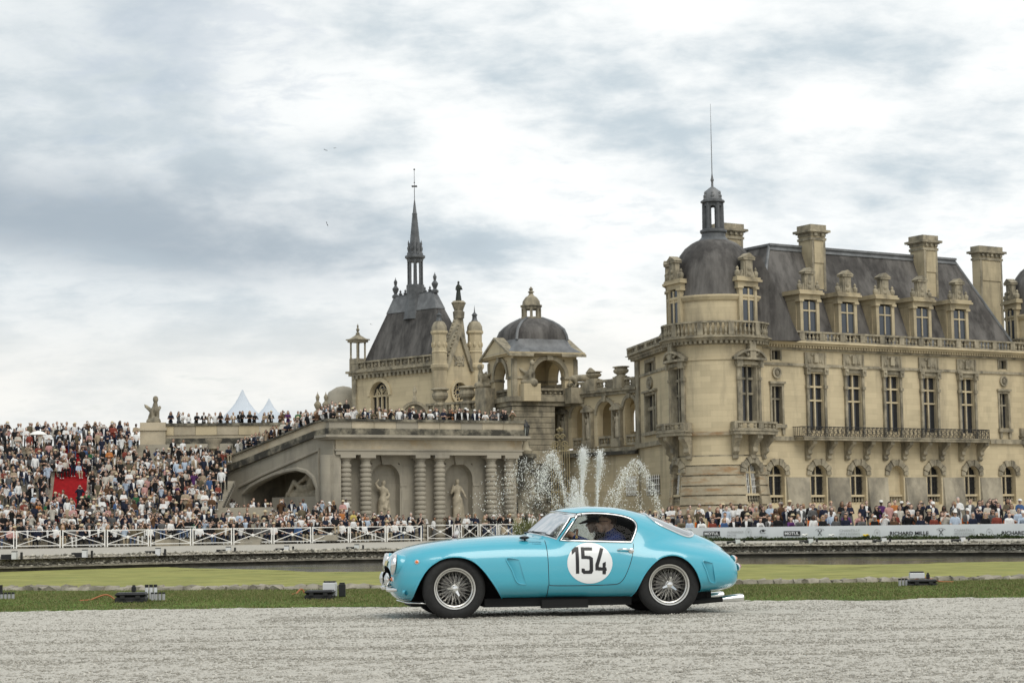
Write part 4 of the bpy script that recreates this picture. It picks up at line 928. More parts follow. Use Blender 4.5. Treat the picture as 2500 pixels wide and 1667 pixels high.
def sqloft(mb, prof, n=40, M=None):
    V = []; F = []
    for h, z, e in prof:
        for i in range(n):
            a = 2*PI*(i+0.5)/n; ca, sa = math.cos(a), math.sin(a); r = h/((abs(ca)**e+abs(sa)**e)**(1/e)); V.append((r*ca, r*sa, z))
    for j in range(len(prof)-1):
        for i in range(n): i2 = (i+1) % n; F.append((j*n+i, j*n+i2, (j+1)*n+i2, (j+1)*n+i))
    F.append(tuple(range((len(prof)-1)*n, len(prof)*n))); mb.add(V, F, M)
DY = 168.5; dY = lambda py: P(1308, py, DY).z
m = MB(); sqloft(m, [(S/2+0.55, ze+0.24, 30), (S/2+0.2, ze+0.5, 16), (S/2-0.12, ze+0.8, 8), (2.66, dY(842), 6), (2.60, dY(834), 5)], 48, Cm); m.build('dome_skirt', LEAD, pav, 50)
m = MB(); sqloft(m, [(2.60, dY(835), 5), (2.57, dY(822), 4.4), (2.44, dY(808), 3.8), (2.1, dY(797), 3.3), (1.7, dY(788), 2.8), (1.2, dY(781), 2.4), (0.9, dY(778), 2)], 48, Cm); m.build('dome', SLATE, pav, 60)
m = MB()
for k in range(4):
    pr = [(2.60, dY(835), 5), (2.57, dY(822), 4.4), (2.44, dY(808), 3.8), (2.1, dY(797), 3.3), (1.7, dY(788), 2.8), (1.2, dY(781), 2.4), (0.95, dY(777.5), 2)]
    m.tube([(1.02*h/(2*0.7071**e)**(1/e)*math.cos(PI/4), 1.02*h/(2*0.7071**e)**(1/e)*math.sin(PI/4), z) for h, z, e in pr], 0.13, 6, Cm @ RZ(k*PI/2))
m.build('dome_rib', LEAD, pav, 60)
m = MB(); z0, z1 = dY(778), dY(748); m.lathe([(0.95, z0-0.1), (0.95, z0+0.12), (0.85, z0+0.14)], 8, Cm)
for i in range(8):
    a = 2*PI*i/8+0.39; m.box(-0.12, 0.12, -0.1, 0.1, z0+0.1, z1, Cm @ RZ(a) @ T(0, -0.74, 0))
m.lathe([(0.86, z1-0.25), (0.9, z1-0.02), (1.0, z1), (1.0, z1+0.1), (0.8, z1+0.14)], 8, Cm); m.build('lantern', TRIM, pav)
m = MB(); m.lathe([(0.78, z1+0.12), (0.74, z1+0.45), (0.5, z1+0.8), (0.25, z1+0.95), (0.16, z1+1.15), (0.3, z1+1.25), (0.12, z1+1.4), (0.2, z1+1.5), (0.0, z1+1.75)], 12, Cm); m.build('lantern_cap', TRIM, pav, 50)
m = MB(); m.box(-0.55, S+0.3, -0.55, S, zf-0.4, zf-0.01); m.box(-0.35, S+0.2, -0.35, S, zf-0.75, zf-0.4)
for k in range(8): zz_ = zf-0.8-k*0.46; m.box(-0.25, S*0.62, -0.25, S, zz_-0.42, zz_)
zz_ = zf-0.8-8*0.46; m.box(-0.55, S*0.66, -0.55, S, zz_-0.35, zz_); m.box(-0.75, S*0.7, -0.75, S, zz_-1.1, zz_-0.352); m.build('gate_pier', TRIM, pav)
m = MB(); m.box(-1.0, S*0.75, -1.0, S, -1, zz_-1.1); m.box(-1.2, S*0.77, -1.2, S, zz_-3.0, zz_-2.2); m.build('pier_base', LICHEN, pav)
def onpav(u, v, z): return DF.world(u, v, z)
put_statue('sphinx_statue', 'sphinx', 'seated stone sphinx on the pier at the dome pavilion corner', DF.world(DF.u(1289), -0.3, zf+1.05), 1.25, DF.rz+0.3)
m = MB(); m.box(-0.75, 0.75, -0.75, 0.75, zf-0.41, zf+1.05, T(DF.u(1289), -0.3, 0)); m.build('statue_pedestal', STONE, pav)
put_statue('lion_statue', 'lion', 'stone lion standing on the gallery parapet beside the domed pavilion', P(1420, 918, 166)+Vector((0, 0, -1.0)), 1.05, R(115))
m = MB(); pq = P(1420, 918, 166); m.box(-1.3, 1.3, -0.6, 0.6, -2.3, -1.0); o = m.build('lion_pedestal', TRIM); o.location = pq; o.rotation_euler = (0, 0, R(25)); tag(o, 'stone block pedestal under the lion statue on the parapet', 'pedestal')
put_statue('seated_beast_statue', 'sphinx', 'stone beast seated on the bridge parapet between chapel and domed pavilion', P(1183, 945, 170), 1.25, R(-60))
# bridge parapet left of the pavilion, carrying the beast
BF = Frame((P(1040, 1000, 172).x, 172), (DF.A.x-1.8, DF.A.y+2.0)); br = thing('bridge_parapet', 'weathered stone bridge parapet with urns joining chapel and domed pavilion', 'parapet', BF.A, BF.rz)
zb = BF.z(1183, 947); m = MB(); balustrade(m, 0, BF.L-1.2, zb-1.9, zb-1.0, 0, 0.3, 0.42, 2.4, 0.5); m.build('balustrade', TRIM, br)
m = MB(); m.box(0, BF.L, -0.1, 0.6, zb-4.5, zb-1.9); m.box(BF.u(1183)-0.6, BF.u(1183)+0.6, -0.5, 0.7, zb-2.4, zb-0.02); m.build('wall', TRIM, br)
for px_ in (1072, 1138):
    m = MB(); u = BF.u(px_); m.box(u-0.4, u+0.4, -0.2, 0.5, zb-4, zb-1.2); urn(m, T(u, 0.15, zb-1.2), 1.5, 0.75); m.build('urn', TRIM, br)
# ------------------------------------------------------------------ chapel
CF = Frame((P(862, 1000, 186.5).x, 186.5), (P(1078, 1000, 178).x, 178))
chp = thing('chapel', 'cream stone chapel with steep slate roof and dark lead spire', 'chapel', CF.A, CF.rz)
cL = CF.L; cz = lambda py, px=1060: CF.z(px, py)
ccz, cb1 = cz(897), cz(865); CW = 4.9
wc, ww = CF.u(927), 0.5*(CF.u(949)-CF.u(905)); ww = min(ww, 1.45); wt_, wb_ = CF.z(927, 932), CF.z(927, 1030)
m = MB(); wall_open(m, 0, cL, -1+5, ccz, 0, 0.7, [(wc-ww, wc+ww, wb_, wt_)]); arch_fill(m, wc, ww, wt_-ww, wt_, 0, 0.7)
m.box(0, 0.7, 0.7, CW, 4, ccz); m.box(0.7, cL, CW-0.7, CW, 4, ccz); m.build('wall', STONE, chp)
m = MB(); zs = wt_-ww
for k in (-1, 0, 1): m.box(wc+k*ww*0.5-0.06, wc+k*ww*0.5+0.06, 0.25, 0.45, wb_, zs+ww*0.5)
for k in (-0.5, 0.5): m.tube([(wc+k*ww+0.28*math.cos(t), 0.35, zs+0.1+0.28*math.sin(t)) for t in np.linspace(0, 2*PI, 12)[:-1]], 0.06, 5, closed=True)
m.tube([(wc+0.32*math.cos(t), 0.35, zs+0.62+0.32*math.sin(t)) for t in np.linspace(0, 2*PI, 12)[:-1]], 0.06, 5, closed=True); m.box(wc-ww, wc+ww, 0.25, 0.45, zs-0.1, zs+0.05)
m.ribbon(arc(wc, zs, ww+0.4), arc(wc, zs, ww+0.02), -0.12, 0.02)
w_ = m.build('window', STONE, chp)
m = MB(); m.prism([(wc-ww, wb_), (wc+ww, wb_)]+arc(wc, zs, ww), 0.46, 0.5); m.build('pane', PANE, w_)
m = MB(); m.box(-0.3, cL, -0.3, 0.4, ccz-0.1, ccz+0.15); m.box(-0.5, cL, -0.5, 0.4, ccz+0.15, ccz+0.35); dentils(m, 0, cL, ccz-0.4, ccz-0.1, -0.28, 0.02, 0.55)
m.box(0.05, 0.6, -0.2, 0.02, 4, ccz-0.1); m.box(2.2, 2.5, -0.15, 0.02, 4, ccz-0.4) if False else None; m.build('cornice', TRIM, chp)
m = MB(); zb = ccz+0.35
m.box(0, cL, -0.3, 0, zb, zb+0.15); m.box(0, cL, -0.32, 0.02, cb1-0.14, cb1)
n = int(cL/0.95)
for i in range(n):
    u = (i+0.5)*cL/n; m.box(u-cL/n/2-0.07, u-cL/n/2+0.07, -0.28, -0.02, zb, cb1); h = (cb1-zb)/2
    m.tube([(u+0.3*math.cos(t), -0.15, zb+h+h*0.6*math.sin(t)) for t in np.linspace(0, 2*PI, 9)[:-1]], 0.07, 4, closed=True); m.ball((u, -0.15, zb+h), 0.16, 6, 4)
m.build('carved_parapet', TRIM, chp)
tu0, tz0 = CF.fp(966, 728, 2.45); tu1, _ = CF.fp(1062, 726, 2.45)
m = MB(); m.frustum((0.5, cL-0.3, 0.45, CW-0.4), ccz+0.4, (tu0, tu1, 2.3, 2.6), tz0); m.build('roof', SLATE, chp)
m = MB(); z_ = lerp(ccz+0.4, tz0, 0.76); k = 0.78
m.frustum(tuple(lerp(a, b, k)+s*0.05 for a, b, s in zip((0.5, cL-0.3, 0.45, CW-0.4), (tu0, tu1, 2.3, 2.6), (-1, 1, -1, 1))), lerp(ccz+0.4, tz0, k), (tu0-0.05, tu1+0.05, 2.25, 2.65), tz0+0.05)
m.frustum((0.4, cL-0.2, 0.35, CW-0.3), ccz+0.35, tuple(lerp(a, b, 0.07)+s*0.04 for a, b, s in zip((0.5, cL-0.3, 0.45, CW-0.4), (tu0, tu1, 2.3, 2.6), (-1, 1, -1, 1))), lerp(ccz+0.4, tz0, 0.07))
m.build('roof_flashing', LEAD, chp)
m = MB()
for u in np.linspace(tu0, tu1, 9): finial(m, T(u, 2.45, tz0), 0.75, 0.22, 6)
for u in (tu0, tu1): finial(m, T(u, 2.45, tz0), 2.0, 0.35, 8)
m.box(tu0, tu1, 2.35, 2.55, tz0, tz0+0.2); m.build('ridge_crest', LEADD, chp)
su = CF.u(1014, 2.45, 700); q_ = CF.world(su, 2.45); sz = lambda py: P(1014, py, q_.y).z; pp = q_.y/FPX
spire = m = MB(); Ms = T(su, 2.45, 0)
m.lathe([(30*pp, sz(780)), (22*pp, sz(735)), (21*pp, sz(718)), (22*pp, sz(712)), (22*pp, sz(696)), (18*pp, sz(695))], 8, Ms)
for i in range(8): m.lathe([(3.4*pp, sz(697)), (2.6*pp, sz(690)), (2.6*pp, sz(640)), (3.6*pp, sz(634))], 6, Ms @ RZ(2*PI*i/8) @ T(0, -17*pp, 0))
m.lathe([(5*pp, sz(697)), (4*pp, sz(634))], 6, Ms)
m.lathe([(19*pp, sz(640)), (20*pp, sz(634)), (25*pp, sz(630)), (25*pp, sz(625)), (19*pp, sz(622)), (17*pp, sz(612)), (15*pp, sz(598)), (12.5*pp, sz(592)), (6*pp, sz(526)), (6.5*pp, sz(522)), (5*pp, sz(520)), (1.6*pp, sz(492)), (0.8*pp, sz(488))], 8, Ms)
for i in range(8): finial(m, Ms @ RZ(2*PI*i/8+0.39) @ T(0, -17*pp, sz(623)), sz(585)-sz(623), 4*pp, 6)
m.build('spire', LEADD, chp, 40)
m = MB(); m.lathe([(0.9*pp, sz(490)), (0.5*pp, sz(412))], 5, Ms); m.box(-8*pp, 8*pp, -0.06, 0.06, sz(456.5), sz(454), Ms); m.box(-0.06, 0.06, -8*pp, 8*pp, sz(456.5), sz(454), Ms); m.ball((0, 0, sz(414)), 2.4*pp, 6, 4, Ms); m.ball((0, 0, sz(446)), 1.8*pp, 6, 4, Ms); m.build('spire_cross', IRON, chp)
# gable front and its turrets
GB = Frame((CF.world(cL, 0).x, CF.world(cL, 0).y), (P(1165, 1000, 181.2).x, 181.2))
gab = thing('chapel_gable', 'pointed chapel gable with rose window, carved arms and two domed turrets', 'gable', GB.A, GB.rz)
gL = GB.L; gc = GB.u(1124); gbz = GB.z(1124, 897)
rw_ = GB.u(1141)-GB.u(1107); rz_c = GB.z(1124, 957); rr_ = min(rw_/2, 1.3)
m = MB(); wall_open(m, 0, gL, 4, gbz, 0.1, 0.8, [(gc-rr_, gc+rr_, rz_c-rr_, rz_c+rr_)])
full = arc(gc, rz_c, rr_, 0, 2*PI, 32)
for a0 in range(4):
    q = arc(gc, rz_c, rr_, a0*PI/2, (a0+1)*PI/2, 8); cx_, cz_ = gc+rr_*(1 if a0 in (0, 3) else -1), rz_c+rr_*(1 if a0 < 2 else -1)
    m.ribbon([(cx_, cz_)]*9, q, 0.1, 0.8)
m.build('wall', STONE, gab)
m = MB(); azp = GB.z(1126, 800); m.prism([(0.6, gbz), (gL-0.6, gbz), (gc, azp)], 0.1, 0.6); m.build('gable_wall', STONE, gab)
m = MB()
for s in (0.3, gL-0.3): m.add([(s, -0.15, gbz-0.3), (gc, -0.15, azp+0.3), (gc, 0.7, azp+0.3), (s, 0.7, gbz-0.3), (s+(0.5 if s < gc else -0.5), -0.15, gbz-0.3), (gc, -0.15, azp-0.8), (gc, 0.7, azp-0.8), (s+(0.5 if s < gc else -0.5), 0.7, gbz-0.3)], [(0, 1, 2, 3), (7, 6, 5, 4), (0, 4, 5, 1), (3, 2, 6, 7), (0, 3, 7, 4), (1, 5, 6, 2)])
for k in range(12):
    for s in (0.3, gL-0.3): m.ball((lerp(s, gc, (k+0.5)/12), 0.0, lerp(gbz-0.1, azp+0.4, (k+0.5)/12)), 0.11, 6, 4)
relief(m, gc-0.7, gc+0.7, GB.z(1124, 895), GB.z(1124, 865), 0.08, 5, 26, 0.12); m.build('gable_moulding', TRIM, gab)
pz0, pz1 = GB.z(1120, 830, .85), GB.z(1120, 735, .85); pc = GB.u(1120, .85, 780)
m = MB(); m.prism([(0.35, gbz), (gL-0.35, gbz), (pc+0.3, pz1-1.4), (pc-0.3, pz1-1.4)], 0.62, 1.1)
for k in range(15):
    for s in (-1, 1): m.ball((lerp(0.35 if s < 0 else gL-0.35, pc+s*0.3, (k+0.5)/15), 0.85, lerp(gbz, pz1-1.4, (k+0.5)/15)), 0.13, 6, 4)
m.lathe([(0.5, pz1-1.6), (0.55, pz1-1.0), (0.4, pz1-0.9), (0.62, pz1-0.3), (0.7, pz1-0.2), (0.5, pz1)], 10, T(pc, 0.85, 0)); m.build('statue_column', TRIM, gab)
wp = GB.world(pc, 0.85, pz1); put_statue('virgin_statue', 'virgin', 'dark bronze robed statue standing on top of the chapel gable', wp, (P(1120, 686, wp.y).z-pz1)/2.12, R(20))
m = MB(); m.ribbon(arc(gc, rz_c, rr_+0.25, 0, 2*PI, 24), arc(gc, rz_c, rr_+0.01, 0, 2*PI, 24), -0.05, 0.12)
for k in range(10): a = 2*PI*k/10; m.tube([(gc+0.25*math.cos(a), 0.35, rz_c+0.25*math.sin(a)), (gc+rr_*0.98*math.cos(a), 0.35, rz_c+rr_*0.98*math.sin(a))], 0.05, 4); a += PI/10; m.tube([(gc+rr_*0.8*math.cos(a)+0.17*math.cos(t), 0.35, rz_c+rr_*0.8*math.sin(a)+0.17*math.sin(t)) for t in np.linspace(0, 2*PI, 8)[:-1]], 0.04, 4, closed=True)
m.tube([(gc+0.25*math.cos(t), 0.35, rz_c+0.25*math.sin(t)) for t in np.linspace(0, 2*PI, 12)[:-1]], 0.06, 4, closed=True)
w_ = m.build('rose_window', STONE, gab); m = MB(); m.prism(arc(gc, rz_c, rr_, 0, 2*PI, 24)[:-1], 0.45, 0.5); m.build('pane', PANE, w_)
for px_, u in ((1079, 0.0), (1164, gL)):
    wp = GB.world(u, 0.2); tz_ = lambda py: P(px_, py, wp.y).z; r = 17.5*wp.y/FPX; m = MB(); Mt = T(u, 0.2, 0)
    m.lathe([(r, 4), (r, tz_(905)), (r*1.25, tz_(897)), (r*1.25, tz_(890)), (r*1.02, tz_(888)), (r*1.02, tz_(862)), (r*1.12, tz_(860)), (r, tz_(857)), (r, tz_(818)), (r*1.2, tz_(813)), (r*1.2, tz_(808))], 8, Mt)
    for i in range(8): m.ball((0, 0, 0), (0.16, 0.1, 0.25), 6, 4, Mt @ RZ(2*PI*i/8) @ T(0, -r, tz_(842)))
    m.build('turret', STONE, gab); m = MB()
    m.lathe([(r*1.1, tz_(808)), (r*1.05, tz_(797)), (r*0.75, tz_(787)), (r*0.45, tz_(784))], 8, Mt); m.build('turret_dome', TRIM, gab, 50)
    m = MB(); yt = 765 if px_ == 1079 else 764; m.lathe([(r*0.5, tz_(784)), (r*0.35, tz_(780)), (r*0.3, tz_(772)), (r*0.42, tz_(769)), (r*0.2, tz_(yt)), (r*0.1, tz_(yt-1)), (0.0, tz_(750 if px_ == 1079 else 745))], 8, Mt); m.build('turret_finial', LEADD, gab, 50)
    o2 = CF  # noqa
wp = CF.world(0.4, 0.3); lz = lambda py: P(875, py, wp.y).z; lp = wp.y/FPX; m = MB(); Ml = T(0.4, 0.3, 0); r = 15*lp
m.box(-r, r, -r, r, ccz+0.3, lz(876), Ml)
for i in range(4): m.lathe([(3.4*lp, lz(876)), (2.6*lp, lz(872)), (2.6*lp, lz(840)), (3.4*lp, lz(836))], 6, Ml @ RZ(PI/4+i*PI/2) @ T(0, -r*1.15, 0))
m.box(-r*1.2, r*1.2, -r*1.2, r*1.2, lz(836), lz(831), Ml); m.box(-r*1.4, r*1.4, -r*1.4, r*1.4, lz(831), lz(828), Ml); m.lathe([(r*1.5, lz(828)), (r*0.5, lz(819)), (r*0.25, lz(815))], 4, Ml @ RZ(PI/4)); finial(m, Ml @ T(0, 0, lz(816)), lz(789)-lz(816), 5*lp); m.build('corner_lantern', TRIM, chp)
ap = thing('apse_dome', 'low weathered grey half dome behind the terrace left of the chapel', 'dome', P(838, 1010, 190)); ap.location.z = 0
za = P(838, 942, 190).z; m = MB(); m.lathe([(48*190/FPX, P(838, 1010, 190).z), (46*190/FPX, P(838, 980, 190).z), (36*190/FPX, P(838, 957, 190).z), (16*190/FPX, P(838, 945, 190).z), (0, za)], 20); m.build('dome', GREYST, ap, 60)
m = MB(); m.lathe([(52*190/FPX, 4), (52*190/FPX, P(838, 1008, 190).z)], 20); m.build('drum', GREYST, ap, 60)
m = MB(); 
for dx_ in (-60, -40): finial(m, T(dx_*190/FPX, -1, P(838, 1012, 190).z), 2.2, 0.4)
m.build('finial', TRIM, ap)
# stone dormer with pinnacle on the terrace in front of the chapel
tp = thing('terrace_pediment', 'arched stone pediment with pinnacle on the terrace before the chapel', 'pediment', P(1013, 1010, 168)); tp.location.z = 0
zt = lambda py: P(1013, py, 168).z; m = MB(); s_ = 168/FPX; segpediment(m, 0, 36*s_, zt(1010), 30*s_, -0.5, 0.5, 0.25); m.box(-36*s_, 36*s_, -0.4, 0.4, zt(1040), zt(1010)); m.build('arch', TRIM, tp)
m = MB(); m.lathe([(7*s_, zt(984)), (5*s_, zt(972)), (3*s_, zt(966)), (5*s_, zt(956)), (3*s_, zt(948)), (0, zt(940))], 8); m.build('pinnacle', TRIM, tp)
# ------------------------------------------------------------------ terrace with ringed columns
TF = Frame((P(812, 1100, 138).x, 138), (P(1264, 1100, 144.5).x, 144.5))
ter = thing('terrace_pavilion', 'grey stone terrace front with ringed columns, niches and a stained parapet', 'terrace', TF.A, TF.rz)
tL = TF.L; tzf = lambda py, px=900: TF.z(px, py)
zp, zb_, zc_, zf_, za_, zcap = tzf(1023), tzf(1046), tzf(1062), tzf(1073), tzf(1100), tzf(1110)
cols = [TF.u(p, 0.0) for p in (847, 896, 1029, 1076, 1202, 1246)]; nich = [TF.u(953), TF.u(1132)]
nr = 1.12; nzs = tzf(1129)-nr
m = MB(); BV = 1.0                                   # back wall of the loggia, with the two niches
wall_open(m, 0, tL, -0.5, zcap, BV, BV+0.6, [(c-nr, c+nr, -0.5, nzs+nr) for c in nich])
for c in nich: arch_fill(m, c, nr, nzs, nzs+nr, BV, BV+0.6)
m.build('loggia_wall', GREYST, ter)
for c in nich:
    m = MB(); V = []; F = []; n = 12                  # half round niche with its shell
    m.lathe([(nr, -0.5), (nr, nzs)], n, T(c, BV+0.3, 0), 0, PI, cap=False)
    for j in range(7):
        b = (PI/2)*j/6
        for i in range(n+1): a = PI*i/n; V.append((c+nr*math.cos(b)*math.cos(a), BV+0.3+nr*math.cos(b)*math.sin(a), nzs+nr*math.sin(b)))
    for j in range(6):
        for i in range(n): F.append((j*(n+1)+i, j*(n+1)+i+1, (j+1)*(n+1)+i+1, (j+1)*(n+1)+i))
    m.add(V, F); m.build('niche', GREYST, ter, 60)
    m = MB(); m.prism([(c-0.28, nzs+nr-0.1), (c+0.28, nzs+nr-0.1), (c+0.4, zcap), (c-0.4, zcap)], BV-0.2, BV+0.1); m.build('keystone', GREYST, ter)
    m = MB(); zi = tzf(1186)
    for s in (-1, 1): m.box(c+s*(nr+0.25)-0.24, c+s*(nr+0.25)+0.24, BV-0.08, BV+0.1, zi, zi+0.22); m.box(c+s*(nr+0.25)-0.16, c+s*(nr+0.25)+0.16, BV-0.04, BV+0.1, -0.5, zi)
    m.build('niche_impost', GREYST, ter)
for i, c in enumerate(cols):                         # column drums: every ring stands proud
    m = MB(); pr = [(0.50, -0.5), (0.50, 0.0)]; z = 0.0; k = 0; top = zcap-0.62
    nring = 17; dzr = top/nring
    for k in range(nring): z = k*dzr; pr += [(0.335, z), (0.335, z+dzr*0.2), (0.40, z+dzr*0.3), (0.43, z+dzr*0.6), (0.40, z+dzr*0.9), (0.335, z+dzr*0.98)]
    pr += [(0.335, top), (0.34, zcap-0.42), (0.40, zcap-0.38), (0.40, zcap-0.3), (0.52, zcap-0.22)]
    m.lathe(pr, 18, T(c, 0.35, 0)); m.box(c-0.56, c+0.56, -0.21, 0.91, zcap-0.22, zcap-0.005); m.build('ringed_column', GREYST, ter, 40)
m = MB(); pm = [-0.0, 0.5]; m.box(-0.1, 0.62, 0.0, 1.6, -0.5, zcap); m.lathe([(0.55, -0.5), (0.55, zcap)], 16, T(-0.1, 0.6, 0)); m.build('corner_pier', GREYST, ter, 40)
PALEST = mat('frieze_stone', (0.42, 0.365, 0.27), 0.85, var=0.2, vscale=0.6, dark=(0.36, 0.22, 0.08), dscale=0.4, dlo=0.55, dhi=0.7, damt=0.6, streak=1.0, bump=0.3, bscale=8)
m = MB(); m.box(0.2, tL+0.3, -0.15, 1.7, zcap, za_); m.box(0.1, tL+0.4, -0.22, 1.7, za_, za_+0.1); m.build('architrave', GREYST, ter)
m = MB(); m.box(0.2, tL+0.3, -0.1, 1.7, za_+0.1, zf_); m.build('frieze', PALEST, ter)
m = MB(); m.box(-0.5, tL+0.5, -0.45, 1.7, zf_, zf_+0.14); m.box(-0.75, tL+0.7, -0.7, 1.7, zf_+0.14, zc_); m.build('cornice', GREYST, ter)
m = MB(); m.box(-0.4, tL+0.45, -0.32, 0.4, zc_, zb_); m.build('stained_band', LICHEN, ter)
k = 9
for i in range(k):                                   # parapet blocks, butted with open joints
    a, b = lerp(-0.35, tL+0.4, i/k), lerp(-0.35, tL+0.4, (i+1)/k)
    m = MB(); m.box(a+0.012, b-0.012, -0.26, 0.34, zb_, zp-0.18); m.build('parapet_block', PALEST if i % 3 else GREYST, ter)
m = MB(); m.box(-0.5, tL+0.5, -0.38, 0.46, zp-0.18, zp); m.build('coping', LICHEN, ter)
TERZ = zp-1.12
m = MB(); m.box(-0.2, tL+0.4, 0.4, 26, TERZ-0.3, TERZ+0.3); m.build('terrace_floor', GREYST, ter)
m = MB(); m.box(-0.1, tL+0.3, 1.65, 1.75, -0.5, TERZ-0.3); m.box(tL-0.3, tL+0.3, 0.9, 20, -0.5, zp-0.2); m.build('side_wall', GREYST, ter)
for c, key, lab, yy in ((nich[0]-0.1, 'nude', 'pale marble statue with raised arm and falling drape in a terrace niche', 1), (nich[1], 'draped', 'pale marble draped statue with hand at its shoulder in a terrace niche', 1)):
    wp = TF.world(c, BV+0.25); zt = P(948, 1171, wp.y).z; h = 2.9
    put_statue('niche_statue', key, lab, (wp.x, wp.y, zt-h), h/2.2, TF.rz)
    m = MB(); m.box(-0.75, 0.75, -0.6, 0.6, gz(wp.x, wp.y)-0.1, zt-h+0.15); o = m.build('statue_pedestal', GREYST); o.location = (wp.x, wp.y, 0); o.rotation_euler = (0, 0, TF.rz); tag(o, 'stone pedestal under the %s marble niche statue' % ('raised arm' if key == 'nude' else 'draped'), 'pedestal')
# ------------------------------------------------------------------ ramp wall with grotto arch
WF = Frame((P(534, 1150, 147).x, 147), (TF.A.x, TF.A.y))
ramp = thing('ramp_wall', 'sloping grey stone ramp wall with stained coping and a dark grotto arch', 'wall', WF.A, WF.rz)
rp = lambda px, py: WF.fp(px, py)
line = [(534, 1122), (600, 1098), (660, 1074), (720, 1050), (770, 1030), (803, 1022), (813, 1022)]
opn = {595: 1205, 612: 1188, 640: 1172, 672: 1158, 700: 1150, 727: 1146, 750: 1152, 766: 1167, 776: 1192}
def liney(px):
    for (a, ya), (b, yb) in zip(line[:-1], line[1:]):
        if a <= px <= b: return lerp(ya, yb, (px-a)/(b-a))
    return line[-1][1]
xs_ = sorted(set([534, 560, 580, 594.9, 776.1, 790, 803, 813]+list(opn)))
top = [rp(x, liney(x)+36+max(0, (700-x)*0.0)) for x in xs_]; bot = [(rp(x, opn[x]) if x in opn else (rp(x, 1300)[0], -0.5)) for x in xs_]
bot = [(t_[0], b_[1]) for t_, b_ in zip(top, bot)]
m = MB(); m.ribbon(top, bot, 0.0, 0.7); m.build('wall', GREYST, ramp)
for nm, d0, d1, v0, v1, mt in (('coping', -0.2, 3.5, -0.22, 0.55, LICHEN), ('parapet', 3.4, 22, -0.08, 0.5, PALEST), ('stained_band', 22, 38, -0.2, 0.6, LICHEN)):
    m = MB(); a = [rp(x, liney(x)+d0) for x, _ in line]; b = [rp(x, liney(x)+d1) for x, _ in line]; m.ribbon(a, [(p[0], q[1]) for p, q in zip(a, b)], v0, v1); m.build(nm, mt, ramp)
m = MB(); pts = [rp(585, 1188), rp(640, 1160), rp(780, 1098), rp(780, 1225)]
m.tube([(p[0], -0.02, p[1]) for p in pts], 0.14, 6); m.build('panel_moulding', GREYST, ramp)
m = MB(); ks = sorted(opn); m.tube([(rp(x, opn[x])[0], -0.02, rp(x, opn[x]-1)[1]) for x in ks]+[(rp(776, 1192)[0], -0.02, 0)], 0.16, 6); m.build('arch_moulding', GREYST, ramp)
gr = MB(); a, b = rp(590, 1200)[0], rp(782, 1200)[0]; gr.box(a, b, 4.0, 4.2, -0.5, 6.0); gr.box(a-0.2, a, 0.7, 4.2, -0.5, 6); gr.box(b, b+0.2, 0.7, 4.2, -0.5, 6); gr.box(a, b, 0.7, 4.2, 5.2, 5.4); gr.build('grotto_wall', PLINTH, ramp)
wp = WF.world(rp(716, 1200)[0], 1.3); put_statue('river_god_statue', 'god', 'pale marble reclining river god inside the dark grotto arch', (wp.x, wp.y, P(716, 1216, wp.y).z), 1.35, WF.rz+0.2)
m = MB(); m.box(-3.0, 3.2, -0.8, 0.9, gz(wp.x, wp.y)-0.1, P(716, 1216, wp.y).z+0.1); o = m.build('statue_pedestal', GREYST); o.location = (wp.x, wp.y, 0); o.rotation_euler = (0, 0, WF.rz); tag(o, 'low stone ledge under the reclining river god', 'pedestal')
# inner stair floor behind the ramp parapet for the people on it
def rampz(px): return WF.z(px, liney(px))-1.1
RAMP_UP = 0.62
m = MB(); xs2 = [534, 600, 660, 720, 770, 813]; m.ribbon([(rp(x, 1100)[0], rampz(x)+RAMP_UP) for x in xs2], [(rp(x, 1100)[0], rampz(x)-0.4) for x in xs2], 0.72, 5.0); m.build('ramp_floor', GREYST, ramp)
# ------------------------------------------------------------------ upper wall left of the ramp
UF = Frame((P(372, 1050, 150.5).x, 150.5), (P(790, 1050, 152).x, 152))
upw = thing('upper_terrace_wall', 'long weathered stone wall below spectators at the head of the stairs', 'wall', UF.A, UF.rz)
zt = UF.z(450, 1033); m = MB(); m.box(0.1, UF.L, 0, 0.9, 2, zt-0.9); m.build('wall', PALEST, upw)
for i in range(8): a, b = lerp(0, UF.L, i/8), lerp(0, UF.L, (i+1)/8); m = MB(); m.box(a+0.012, b-0.012, -0.06, 0.9, zt-0.9, zt-0.2); m.build('parapet_block', PALEST if i % 2 else STONE, upw)
m = MB(); m.box(-0.25, UF.L, -0.3, 1.0, zt-1.75, zt-1.15); m.build('stained_band', LICHEN, upw)
m = MB(); m.box(-0.2, UF.L, -0.15, 1.0, zt-0.2, zt); m.build('coping', LICHEN, upw)
m = MB(); m.box(-0.9, 1.0, -0.4, 2.2, 3, zt+0.06); m.box(-1.0, 1.1, -0.5, 2.3, zt-0.55, zt-0.35); m.build('end_pier', PALEST, upw)
m = MB(); m.box(1.1, UF.L+3, 0.9, 12, zt-1.5, zt-0.65); m.build('upper_floor', GREYST, upw)
UPZ = zt-1.15
wp = UF.world(0.1, 0.7, zt+0.06); put_statue('winged_sphinx_statue', 'sphinx', 'winged stone sphinx on the pier at the head of the stairs', wp, 1.3, UF.rz+0.25)
